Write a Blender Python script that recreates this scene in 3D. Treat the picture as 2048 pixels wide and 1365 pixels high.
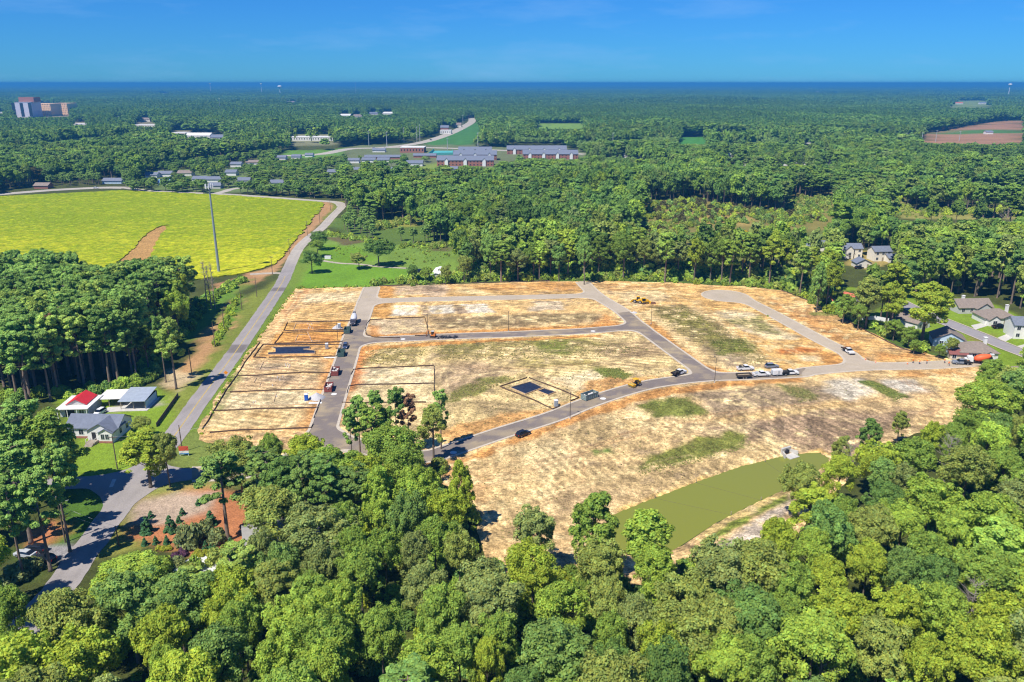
import bpy, bmesh, math, random
import numpy as np
from mathutils import Vector, Matrix, Euler
from math import radians, pi, sin, cos, tan, atan2, sqrt

for o in list(bpy.data.objects): bpy.data.objects.remove(o)
SC = bpy.context.scene
COL = SC.collection
random.seed(7)
RNG = np.random.default_rng(7)

# ------------------------------------------------------------------ camera
CAM_H, PITCH, FPX = 95.0, radians(17.96), 1592.0
cd = bpy.data.cameras.new('camera'); cam = bpy.data.objects.new('camera', cd); COL.objects.link(cam)
cam.location = (0, 0, CAM_H); cam.rotation_euler = (pi/2 - PITCH, 0, 0)
cd.sensor_width = 36; cd.lens = FPX/2048*36; cd.clip_start = 1; cd.clip_end = 120000
SC.camera = cam
# ------------------------------------------------------------------ world, sun, exposure
SUN_EL, SUN_AZ = radians(57), atan2(-0.66, -0.75)          # sun stands behind the camera, to its left
SUNV = Vector((-0.66*cos(SUN_EL), -0.75*cos(SUN_EL), sin(SUN_EL))).normalized()
w = bpy.data.worlds.new('World'); SC.world = w; w.use_nodes = True
nt = w.node_tree; nt.nodes.clear()
wo = nt.nodes.new('ShaderNodeOutputWorld'); bg = nt.nodes.new('ShaderNodeBackground')
sky = nt.nodes.new('ShaderNodeTexSky'); sky.sky_type = 'NISHITA'; sky.sun_disc = False
sky.sun_elevation = SUN_EL; sky.sun_rotation = math.atan2(SUNV.x, SUNV.y)
sky.altitude = 0; sky.air_density = 1.0; sky.dust_density = 0.0; sky.ozone_density = 3.0
hs = nt.nodes.new('ShaderNodeHueSaturation'); hs.inputs['Saturation'].default_value = 1.0
mulc = nt.nodes.new('ShaderNodeMix'); mulc.data_type = 'RGBA'; mulc.blend_type = 'MULTIPLY'
mulc.inputs[0].default_value = 1.0; mulc.inputs[7].default_value = (0.078, 0.31, 0.70, 1)
nt.links.new(sky.outputs[0], hs.inputs['Color']); nt.links.new(hs.outputs[0], mulc.inputs[6])
# a thin wisp of cirrus
tc = nt.nodes.new('ShaderNodeTexCoord'); mp = nt.nodes.new('ShaderNodeMapping')
mp.inputs['Scale'].default_value = (3.0, 3.0, 16.0); mp.inputs['Rotation'].default_value = (0, 0.06, 0)
ns = nt.nodes.new('ShaderNodeTexNoise'); ns.inputs['Scale'].default_value = 1.6; ns.inputs['Detail'].default_value = 7; ns.inputs['Roughness'].default_value = 0.6
rp = nt.nodes.new('ShaderNodeValToRGB'); rp.color_ramp.elements[0].position = 0.50; rp.color_ramp.elements[1].position = 0.85
rp.color_ramp.elements[1].color = (0.4, 0.4, 0.4, 1)
mx = nt.nodes.new('ShaderNodeMix'); mx.data_type = 'RGBA'; mx.inputs[7].default_value = (1.9, 3.4, 5.8, 1)
nt.links.new(tc.outputs['Generated'], mp.inputs[0]); nt.links.new(mp.outputs[0], ns.inputs['Vector'])
nt.links.new(ns.outputs[0], rp.inputs[0]); nt.links.new(rp.outputs[0], mx.inputs[0])
nt.links.new(mulc.outputs[2], mx.inputs[6]); nt.links.new(mx.outputs[2], bg.inputs[0])
bg.inputs[1].default_value = 0.12
nt.links.new(bg.outputs[0], wo.inputs[0])
sd = bpy.data.lights.new('sun', 'SUN'); sd.energy = 4.6; sd.angle = radians(0.53); sd.color = (1.0, 0.95, 0.86)
so = bpy.data.objects.new('sun', sd); COL.objects.link(so); so.rotation_euler = SUNV.to_track_quat('Z', 'Y').to_euler()
so.location = (-300, -300, 500)
SC.view_settings.view_transform = 'Standard'; SC.view_settings.look = 'None'
SC.view_settings.exposure = 0.5; SC.view_settings.gamma = 1
SC.cycles.use_denoising = True
SC.cycles.max_bounces = 6; SC.cycles.diffuse_bounces = 3; SC.cycles.glossy_bounces = 2
SC.cycles.transmission_bounces = 3; SC.cycles.transparent_max_bounces = 6; SC.cycles.volume_bounces = 0
SC.cycles.filter_width = 1.2; SC.cycles.use_adaptive_sampling = True; SC.cycles.adaptive_threshold = 0.02

# ------------------------------------------------------------------ projection helpers
CP, SP = cos(PITCH), sin(PITCH)
def G(px, py, z=0.0):
    """world point at height z that the photograph shows at pixel (px, py)"""
    dx = px-1024.0; dv = 682.5-py
    d = (dx, FPX*CP+dv*SP, -FPX*SP+dv*CP)
    t = (z-CAM_H)/d[2]
    return (d[0]*t, d[1]*t)
def PX(x, y, z):
    z = z-CAM_H
    dep = y*CP-z*SP; up = y*SP+z*CP
    dep = np.maximum(dep, 1e-3) if isinstance(dep, np.ndarray) else max(dep, 1e-3)
    return 1024+FPX*x/dep, 682.5-FPX*up/dep, dep
def depth_at(px, py, z=0.0):
    x, y = G(px, py, z); return PX(x, y, z)[2]

# ------------------------------------------------------------------ numpy noise and fields
_tab = np.random.default_rng(3).random((256, 256))
def vnoise(x, y):
    xi = np.floor(x).astype(int); yi = np.floor(y).astype(int); fx = x-xi; fy = y-yi
    fx = fx*fx*(3-2*fx); fy = fy*fy*(3-2*fy)
    a = _tab[xi & 255, yi & 255]; b = _tab[(xi+1) & 255, yi & 255]
    c = _tab[xi & 255, (yi+1) & 255]; d = _tab[(xi+1) & 255, (yi+1) & 255]
    return (a*(1-fx)+b*fx)*(1-fy)+(c*(1-fx)+d*fx)*fy
def fbm(x, y, s, oct=4, ox=0.0):
    v = 0; a = 0.5; t = 0
    for k in range(oct):
        v = v+a*vnoise(x/s+ox+17.3*k, y/s-ox*0.7+9.1*k); t += a; a *= 0.5; s = s*0.5
    return v/t
def sdf_poly(X, Y, poly):
    p = np.asarray(poly, float); d = np.full(X.shape, 1e18); ins = np.zeros(X.shape, bool)
    n = len(p)
    for i in range(n):
        ax, ay = p[i]; bx, by = p[(i+1) % n]
        ex, ey = bx-ax, by-ay; L = ex*ex+ey*ey+1e-12
        t = np.clip(((X-ax)*ex+(Y-ay)*ey)/L, 0, 1)
        d = np.minimum(d, (X-ax-ex*t)**2+(Y-ay-ey*t)**2)
        c = (ay > Y) != (by > Y)
        if ay != by: ins ^= c & (X < (bx-ax)*(Y-ay)/(by-ay)+ax)
    d = np.sqrt(d)
    return np.where(ins, -d, d)
def inside(X, Y, poly):
    p = np.asarray(poly, float); ins = np.zeros(X.shape, bool); n = len(p)
    for i in range(n):
        ax, ay = p[i]; bx, by = p[(i+1) % n]
        if ay != by: ins ^= ((ay > Y) != (by > Y)) & (X < (bx-ax)*(Y-ay)/(by-ay)+ax)
    return ins
def dist_line(X, Y, pts):
    d = np.full(X.shape, 1e18)
    for (ax, ay), (bx, by) in zip(pts[:-1], pts[1:]):
        ex, ey = bx-ax, by-ay; L = ex*ex+ey*ey+1e-12
        t = np.clip(((X-ax)*ex+(Y-ay)*ey)/L, 0, 1)
        d = np.minimum(d, (X-ax-ex*t)**2+(Y-ay-ey*t)**2)
    return np.sqrt(d)
def smin(a, b, k):
    h = np.clip(0.5+0.5*(b-a)/k, 0, 1)
    return b*(1-h)+a*h-k*h*(1-h)
def smooth(e0, e1, x):
    t = np.clip((x-e0)/(e1-e0), 0, 1); return t*t*(3-2*t)
def curve(pts, n=8):
    """Catmull-Rom through points"""
    out = []; P = [pts[0]]+list(pts)+[pts[-1]]
    for i in range(1, len(P)-2):
        p0, p1, p2, p3 = [np.array(q, float) for q in P[i-1:i+3]]
        for k in range(n):
            t = k/n
            out.append(tuple(0.5*((2*p1)+(-p0+p2)*t+(2*p0-5*p1+4*p2-p3)*t*t+(-p0+3*p1-3*p2+p3)*t**3)))
    out.append(tuple(pts[-1])); return out
def srgb(r, g, b):
    f = lambda c: (c/255/12.92) if c/255 <= 0.04045 else ((c/255+0.055)/1.055)**2.4
    return np.array([f(r), f(g), f(b)])
EXPO = 1.5
def shown(r, g, b):
    """base colour of a sunlit surface that the photograph shows as (r, g, b)"""
    return np.minimum(srgb(r, g, b)/EXPO, 0.8)

# ------------------------------------------------------------------ terrain height: the storm pond lies in a hollow
POND_Z = -2.5
POND_PX = [(1215,1035),(1245,1022),(1300,1000),(1400,962),(1480,934),(1560,914),(1610,907),(1640,907),(1658,916),(1655,930),(1600,965),(1500,1012),(1430,1048),(1385,1078),(1330,1112),(1270,1120),(1215,1080)]
POND = [G(x, y, POND_Z) for x, y in POND_PX]
_pc = np.mean(np.array(POND), axis=0)
_pd = np.array([POND[7][0]-POND[0][0], POND[7][1]-POND[0][1]]); _pd /= np.linalg.norm(_pd); _pn = np.array([-_pd[1], _pd[0]])
def zfun(X, Y):
    X = np.asarray(X, float); Y = np.asarray(Y, float)
    z = np.zeros(X.shape)
    m = (X > _pc[0]-130) & (X < _pc[0]+130) & (Y > _pc[1]-110) & (Y < _pc[1]+110)
    if m.any():
        d = sdf_poly(X[m], Y[m], POND)
        side = (X[m]-_pc[0])*_pn[0]+(Y[m]-_pc[1])*_pn[1]
        run = 9+21*smooth(-14, 14, side)
        z[m] = np.where(d < 0, POND_Z-smooth(0, 6, -d)*1.6, POND_Z*(1-smooth(-0.15, 1, d/run)*1.0))
        z[m] = np.where(d < 0, POND_Z-0.12-smooth(0, 6, -d)*1.6, POND_Z*(1-np.clip(d/run, 0, 1)**0.8))
    return z
def zat(x, y): return float(zfun(np.array([x]), np.array([y]))[0])
def GT(px, py):
    """ground point at a pixel, following the terrain"""
    z = 0.0
    for _ in range(5):
        x, y = G(px, py, z); z = zat(x, y)
    return (x, y)
def GP(pts): return [GT(*p) for p in pts]

# ------------------------------------------------------------------ materials
MATS = {}
def nodes_mat(name):
    m = bpy.data.materials.new(name); m.use_nodes = True
    t = m.node_tree; b = t.nodes['Principled BSDF']; MATS[name] = m
    return m, t, b
def M(name, col, rough=0.7, metal=0.0, var=0.12, scale=3.0, spec=0.3, bump=0.0, emit=None):
    """plain procedural material: colour with two scales of noise and optional bump"""
    if name in MATS: return MATS[name]
    m, t, b = nodes_mat(name)
    b.inputs['Roughness'].default_value = rough; b.inputs['Metallic'].default_value = metal
    b.inputs['Specular IOR Level'].default_value = spec
    tc = t.nodes.new('ShaderNodeTexCoord')
    n1 = t.nodes.new('ShaderNodeTexNoise'); n1.inputs['Scale'].default_value = scale; n1.inputs['Detail'].default_value = 5
    mr = t.nodes.new('ShaderNodeMapRange'); mr.inputs[1].default_value = 0.25; mr.inputs[2].default_value = 0.75
    mr.inputs[3].default_value = 1-var; mr.inputs[4].default_value = 1+var
    mm = t.nodes.new('ShaderNodeMix'); mm.data_type = 'RGBA'; mm.blend_type = 'MULTIPLY'; mm.inputs[0].default_value = 1
    mm.inputs[6].default_value = (*[float(c) for c in col[:3]], 1)
    t.links.new(tc.outputs['Object'], n1.inputs['Vector']); t.links.new(n1.outputs[0], mr.inputs[0])
    t.links.new(mr.outputs[0], mm.inputs[7]); t.links.new(mm.outputs[2], b.inputs['Base Color'])
    if bump:
        bp = t.nodes.new('ShaderNodeBump'); bp.inputs['Strength'].default_value = bump
        t.links.new(n1.outputs[0], bp.inputs['Height']); t.links.new(bp.outputs[0], b.inputs['Normal'])
    return m
def attr_mat(name, rough=0.9, fine=((0.5, 0.25), (0.12, 0.2)), bump=0.3, spec=0.15, bdist=0.15, lo=0.3):
    """material whose colour is the mesh's own 'col' attribute, broken up by fine noise in metres"""
    m, t, b = nodes_mat(name)
    b.inputs['Roughness'].default_value = rough; b.inputs['Specular IOR Level'].default_value = spec
    a = t.nodes.new('ShaderNodeAttribute'); a.attribute_name = 'col'
    geo = t.nodes.new('ShaderNodeNewGeometry')
    cur = a.outputs['Color']; last = None
    for size, amt in fine:
        n1 = t.nodes.new('ShaderNodeTexNoise'); n1.inputs['Scale'].default_value = 1/size; n1.inputs['Detail'].default_value = 4
        n1.inputs['Roughness'].default_value = 0.65
        t.links.new(geo.outputs['Position'], n1.inputs['Vector'])
        mr = t.nodes.new('ShaderNodeMapRange'); mr.inputs[1].default_value = lo; mr.inputs[2].default_value = 1-lo
        mr.inputs[3].default_value = 1-amt; mr.inputs[4].default_value = 1+amt; t.links.new(n1.outputs[0], mr.inputs[0])
        mm = t.nodes.new('ShaderNodeMix'); mm.data_type = 'RGBA'; mm.blend_type = 'MULTIPLY'; mm.inputs[0].default_value = 1
        t.links.new(cur, mm.inputs[6]); t.links.new(mr.outputs[0], mm.inputs[7]); cur = mm.outputs[2]; last = n1
    t.links.new(cur, b.inputs['Base Color'])
    if bump:
        bp = t.nodes.new('ShaderNodeBump'); bp.inputs['Strength'].default_value = bump; bp.inputs['Distance'].default_value = bdist
        t.links.new(last.outputs[0], bp.inputs['Height']); t.links.new(bp.outputs[0], b.inputs['Normal'])
    return m

# ------------------------------------------------------------------ mesh builders
def mesh_np(name, V, F, mats, mi=None, smooth_=False):
    me = bpy.data.meshes.new(name)
    V = np.asarray(V, np.float32).reshape(-1, 3)
    if isinstance(F, np.ndarray):
        k = F.shape[1]; n = len(F)
        me.vertices.add(len(V)); me.vertices.foreach_set('co', V.ravel())
        me.loops.add(n*k); me.loops.foreach_set('vertex_index', F.astype(np.int32).ravel())
        me.polygons.add(n); me.polygons.foreach_set('loop_start', np.arange(0, n*k, k, dtype=np.int32))
        me.update(calc_edges=True)
    else:
        me.from_pydata(V.tolist(), [], F); me.update()
    for m in (mats if isinstance(mats, (list, tuple)) else [mats]): me.materials.append(m)
    if mi is not None: me.polygons.foreach_set('material_index', np.asarray(mi, np.int32))
    if smooth_: me.polygons.foreach_set('use_smooth', np.ones(len(me.polygons), bool))
    return me
def set_col(me, c, name='col'):
    a = me.color_attributes.new(name, 'FLOAT_COLOR', 'POINT')
    d = np.ones((len(me.vertices), 4), np.float32); d[:, :3] = c; a.data.foreach_set('color', d.ravel())
def link(name, me, parent=None, loc=None, label=None, cat=None, group=None, kind=None):
    o = bpy.data.objects.new(name, me); COL.objects.link(o)
    if parent: o.parent = parent
    if loc is not None: o.location = loc
    if label: o['label'] = label
    if cat: o['category'] = cat
    if group: o['group'] = group
    if kind: o['kind'] = kind
    return o
def empty(name, loc, rz=0.0, label=None, cat=None, group=None, scale=None):
    o = link(name, None, None, loc, label, cat, group); o.rotation_euler = (0, 0, rz); o.empty_display_size = 0.3
    if scale: o.scale = scale
    return o
class MB:
    def __init__(s): s.v = []; s.f = []; s.mi = []; s.m = 0
    def add(s, V, F):
        b = len(s.v); s.v += [tuple(p) for p in V]
        for f in F: s.f.append([i+b for i in f]); s.mi.append(s.m)
        return s
    def box(s, c, d, rz=0.0, top=(1, 1), topoff=(0, 0)):
        x, y, z = d[0]/2, d[1]/2, d[2]/2; V = []
        for k, (sx, sy, sz) in enumerate([(-1,-1,-1),(1,-1,-1),(1,1,-1),(-1,1,-1),(-1,-1,1),(1,-1,1),(1,1,1),(-1,1,1)]):
            a, b_ = sx*x, sy*y
            if sz > 0: a, b_ = a*top[0]+topoff[0], b_*top[1]+topoff[1]
            V.append((c[0]+a*cos(rz)-b_*sin(rz), c[1]+a*sin(rz)+b_*cos(rz), c[2]+sz*z))
        return s.add(V, [(0,3,2,1),(4,5,6,7),(0,1,5,4),(1,2,6,5),(2,3,7,6),(3,0,4,7)])
    def cyl(s, p0, p1, r0, r1=None, n=8, cap=True):
        r1 = r0 if r1 is None else r1
        p0 = Vector(p0); p1 = Vector(p1); d = (p1-p0).normalized()
        u = d.orthogonal().normalized(); w_ = d.cross(u); V = []
        for p, r in ((p0, r0), (p1, r1)):
            for k in range(n):
                a = 2*pi*k/n; V.append(p+u*(r*cos(a))+w_*(r*sin(a)))
        F = [(k, (k+1) % n, n+(k+1) % n, n+k) for k in range(n)]
        if cap: F += [tuple(range(n-1, -1, -1)), tuple(range(n, 2*n))]
        return s.add(V, F)
    def tube(s, pts, rad, n=6):
        V = []; F = []; pts = [Vector(p) for p in pts]; m = len(pts)
        for i, p in enumerate(pts):
            d = (pts[min(i+1, m-1)]-pts[max(i-1, 0)]).normalized()
            u = d.cross(Vector((0.31, 0.95, 0.05))); u = u.normalized() if u.length > 1e-3 else d.orthogonal().normalized()
            w_ = d.cross(u); r = rad[i] if isinstance(rad, (list, tuple)) else rad
            for k in range(n): V.append(p+u*(r*cos(2*pi*k/n))+w_*(r*sin(2*pi*k/n)))
        for i in range(m-1):
            for k in range(n): F.append((i*n+k, i*n+(k+1) % n, (i+1)*n+(k+1) % n, (i+1)*n+k))
        F += [tuple(range(n-1, -1, -1)), tuple(range((m-1)*n, m*n))]
        return s.add(V, F)
    def prism(s, poly, y0, y1):
        """polygon in (x, z), extruded along y"""
        n = len(poly); V = [(x, y0, z) for x, z in poly]+[(x, y1, z) for x, z in poly]
        F = [tuple(range(n)), tuple(range(2*n-1, n-1, -1))]+[(k, k+n, (k+1) % n+n, (k+1) % n) for k in range(n)]
        return s.add(V, F)
    def ball(s, c, r, nu=10, nv=6, z0=-1.0):
        V = []; F = []
        for j in range(nv+1):
            t = -pi/2+pi*j/nv
            for i in range(nu):
                a = 2*pi*i/nu; V.append((c[0]+r[0]*cos(t)*cos(a), c[1]+r[1]*cos(t)*sin(a), c[2]+r[2]*max(sin(t), z0)))
        for j in range(nv):
            for i in range(nu): F.append((j*nu+i, j*nu+(i+1) % nu, (j+1)*nu+(i+1) % nu, (j+1)*nu+i))
        return s.add(V, F)
    def build(s, name, mats, parent=None, smooth_=False, **k):
        me = bpy.data.meshes.new(name); me.from_pydata(s.v, [], s.f)
        for m in (mats if isinstance(mats, (list, tuple)) else [mats]): me.materials.append(m)
        if any(s.mi): me.polygons.foreach_set('material_index', np.array(s.mi, np.int32))
        bm = bmesh.new(); bm.from_mesh(me); bmesh.ops.recalc_face_normals(bm, faces=bm.faces); bm.to_mesh(me); bm.free()
        if smooth_: me.polygons.foreach_set('use_smooth', np.ones(len(me.polygons), bool))
        me.update()
        return link(name, me, parent, **k)
def copy_tree(o, parent=None):
    c = o.copy(); COL.objects.link(c); c.parent = parent
    for ch in o.children: copy_tree(ch, c)
    return c

def iso_mesh(name, x0, x1, y0, y1, step, fields, mats, zoff=0.0, zf=zfun, skirt=0.0, colf=None, flat=None):
    """sheet over the region where every field is <= 0, its edge cut cleanly along the zero lines"""
    xs = np.arange(x0, x1+step, step); ys = np.arange(y0, y1+step, step)
    X, Y = np.meshgrid(xs, ys); Fv = [f(X, Y) for f in fields]; ny, nx = X.shape
    inn = np.ones((ny-1, nx-1), bool); some = np.ones((ny-1, nx-1), bool)
    for f in Fv:
        i = f <= 0
        q = [i[:-1, :-1], i[:-1, 1:], i[1:, 1:], i[1:, :-1]]
        inn &= q[0] & q[1] & q[2] & q[3]; some &= q[0] | q[1] | q[2] | q[3]
    idx = np.arange(nx*ny).reshape(ny, nx)
    Q = np.stack([idx[:-1, :-1][inn], idx[:-1, 1:][inn], idx[1:, 1:][inn], idx[1:, :-1][inn]], 1)
    used = np.unique(Q); remap = -np.ones(nx*ny, int); remap[used] = np.arange(len(used))
    Vx = list(X.ravel()[used]); Vy = list(Y.ravel()[used]); faces = remap[Q].tolist() if len(Q) else []
    skf = []
    js, is_ = np.nonzero(some & ~inn)
    for j, i in zip(js, is_):
        poly = [(X[a, b], Y[a, b], *[f[a, b] for f in Fv], 0) for a, b in ((j, i), (j, i+1), (j+1, i+1), (j+1, i))]
        for k in range(len(Fv)):
            out = []; n = len(poly)
            for q in range(n):
                A = poly[q]; B = poly[(q+1) % n]; fa, fb = A[2+k], B[2+k]
                if fa <= 0: out.append(A)
                if (fa <= 0) != (fb <= 0):
                    t = fa/(fa-fb); out.append(tuple(a+(b-a)*t for a, b in zip(A[:-1], B[:-1]))+(1,))
            poly = out
            if len(poly) < 3: break
        if len(poly) < 3: continue
        b = len(Vx); Vx += [p[0] for p in poly]; Vy += [p[1] for p in poly]
        faces.append(list(range(b, b+len(poly))))
        if skirt:
            n = len(poly)
            for q in range(n):
                A, B = poly[q], poly[(q+1) % n]
                if A[-1] and B[-1]: skf.append((b+q, b+(q+1) % n))
    Vx = np.array(Vx); Vy = np.array(Vy); Z = (zf(Vx, Vy) if flat is None else np.full(Vx.shape, flat))+zoff
    V = np.stack([Vx, Vy, Z], 1)
    if skirt:
        extra = []
        for a, b in skf:
            n0 = len(V)+len(extra)
            extra += [(V[b][0], V[b][1], V[b][2]-skirt), (V[a][0], V[a][1], V[a][2]-skirt)]
            faces.append([b, a, n0+1, n0])
        if extra: V = np.concatenate([V, np.array(extra)])
    me = mesh_np(name, V, faces, mats)
    if colf is not None: set_col(me, colf(V[:, 0], V[:, 1]))
    return me
# ================================================================== ROADS (centre lines traced on the ground)
R_PUB = curve(GP([(20,1290),(77,1224),(125,1168),(166,1108),(190,1079),(209,1049),(233,1019),(258,985),(290,942),(343,880),(403,796),(476,697),(557,578),(573,547),(594,502),(616,478),(644,456),(664,434),(684,413),(676,406)]), 6)
R_BACK = curve(GP([(-60,393),(0,389),(100,381),(200,376),(250,376)]), 5)
R_BACK2 = curve(GP([(250,376),(300,382),(380,386),(450,389),(540,395),(620,401),(672,405),(684,413)]), 5)
R_BACK3 = curve(GP([(430,388),(450,383),(462,379),(490,375)]), 4)
R_ARM = curve(GP([(100,968),(150,966),(200,964),(258,970)]), 4)
R_ENT = curve(GP([(258,970),(300,958),(350,951),(400,949),(480,945),(560,930),(622,905),(636,889)]), 5)
R_V = curve(GP([(630,900),(636,889),(646,860),(664,804),(675,771),(691,723),(698,700),(708,669),(720,639),(731,609),(743,577)]), 4)
R_H = curve(GP([(728,682.5),(760,680),(828,677),(916,673),(1010,670),(1100,666),(1167,663),(1262,655)]), 4)
R_T = curve(GP([(750,603.5),(790,601.5),(828,600),(964,597),(1100,594),(1172,592)]), 4)
R_D = curve(GP([(1166,566),(1192,591),(1242,622),(1272,648),(1306,673),(1350,705),(1400,741)]), 4)
R_L = curve(GP([(668,878),(710,890),(780,908),(850,914),(904,900),(999,868),(1104,835),(1167,810),(1231,788),(1294,771),(1358,761),(1421,755),(1488,753),(1594,748),(1621,743),(1716,735),(1800,733),(1843,732),(1906,729),(1945,726)]), 5)
R_C = curve(GP([(1712,724),(1699,711),(1688,704),(1640,680),(1596,656),(1550,631),(1501,606),(1470,596)]), 4)
CUL = GT(1449, 592)
R_DRV1 = curve(GP([(500,549),(540,547),(573,547)]), 4)
R_DRV2 = curve(GP([(640,521),(680,527),(720,529),(760,534),(815,537)]), 4)
R_NB = curve([G(*p) for p in [(1775,592),(1800,605),(1840,624),(1900,648),(1960,672),(2010,693),(2060,712),(2200,765)]], 5)
R_HWY = curve([G(*p) for p in [(560,312),(640,309),(700,298),(760,296),(830,288),(880,275),(920,258),(944,243),(940,232)]], 5)
R_HWY2 = curve([G(*p) for p in [(700,298),(800,295),(900,297),(1000,301),(1080,304),(1170,309)]], 5)
SITE_PX = [(590,578),(660,576),(740,574),(860,571),(1000,566),(1180,562),(1350,565),(1440,572),(1500,573),(1570,583),(1650,616),(1720,655),(1800,694),(1860,709),(1905,719),(1960,735),(1992,766),(1970,800),(1900,850),(1830,870),(1760,895),(1700,925),(1690,965),(1640,1010),(1600,1070),(1540,1120),(1440,1140),(1330,1160),(1200,1180),(1050,1170),(980,1150),(960,1060),(930,985),(860,960),(760,950),(690,930),(600,920),(500,905),(400,880),(400,860),(432,800),(470,740),(545,640)]
SITE = GP(SITE_PX)
def f_site(X, Y): return sdf_poly(X, Y, SITE)+(fbm(X, Y, 7, 3)-0.5)*3.0
def f_roads(X, Y):
    f = dist_line(X, Y, R_V)-3.5
    for r, hw, k in ((R_H, 3.1, 6.5), (R_T, 3.0, 6.5), (R_D, 3.0, 6.5), (R_L, 3.1, 6.5), (R_C, 3.0, 6.5)):
        f = smin(f, dist_line(X, Y, r)-hw, k)
    f = smin(f, np.hypot(X-CUL[0], (Y-CUL[1]))-10.0, 8)
    return smin(f, dist_line(X, Y, R_ENT)-3.4, 8)
GRAV_PX = [[(680,643),(790,640),(790,616),(1000,611),(1190,610),(1236,627),(1300,612),(1215,580),(1180,545),(700,555)],
           [(1607,760),(1607,720),(1640,700),(1400,620),(1400,560),(1520,560),(1720,680),(2000,700),(2000,760)]]
GRAV = [GP(p) for p in GRAV_PX]
def f_gravel(X, Y): return np.minimum(sdf_poly(X, Y, GRAV[0]), sdf_poly(X, Y, GRAV[1]))+(fbm(X, Y, 5, 3, 3)-0.5)*4
def f_pub(X, Y):
    f = dist_line(X, Y, R_PUB)-3.3
    f = smin(f, dist_line(X, Y, R_ARM)-3.2, 10)
    return smin(f, dist_line(X, Y, R_ENT[:14])-3.2, 9)+(fbm(X, Y, 2.5, 2, 5)-0.5)*0.5

# ================================================================== GROUND
def zone(col, X, Y, poly, rgb, soft=2.0, wob=4.0, ws=9.0, amt=1.0, ox=0.0):
    b = np.array(poly); mg = soft+wob+4
    m = (X > b[:, 0].min()-mg) & (X < b[:, 0].max()+mg) & (Y > b[:, 1].min()-mg) & (Y < b[:, 1].max()+mg)
    if not m.any(): return
    x, y = X[m], Y[m]
    d = sdf_poly(x, y, poly)+(fbm(x, y, ws, 4, 11+ox)-0.5)*2*wob
    k = (smooth(soft, -soft, d) if soft > 0 else (d < 0).astype(float))*amt
    col[m] = col[m]*(1-k[:, None])+np.asarray(rgb)[None, :]*k[:, None]
FLOOR = srgb(92, 100, 48)*0.6
LAWN = shown(140, 168, 50); LAWN2 = shown(124, 168, 48); MEADOW = shown(132, 162, 66); VERGE = shown(140, 150, 62)
DIRT = shown(205, 160, 110); DIRT2 = shown(190, 145, 100); MULCH = shown(205, 135, 90); PALE = shown(220, 195, 150); SCRUB = shown(150, 140, 75)
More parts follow.
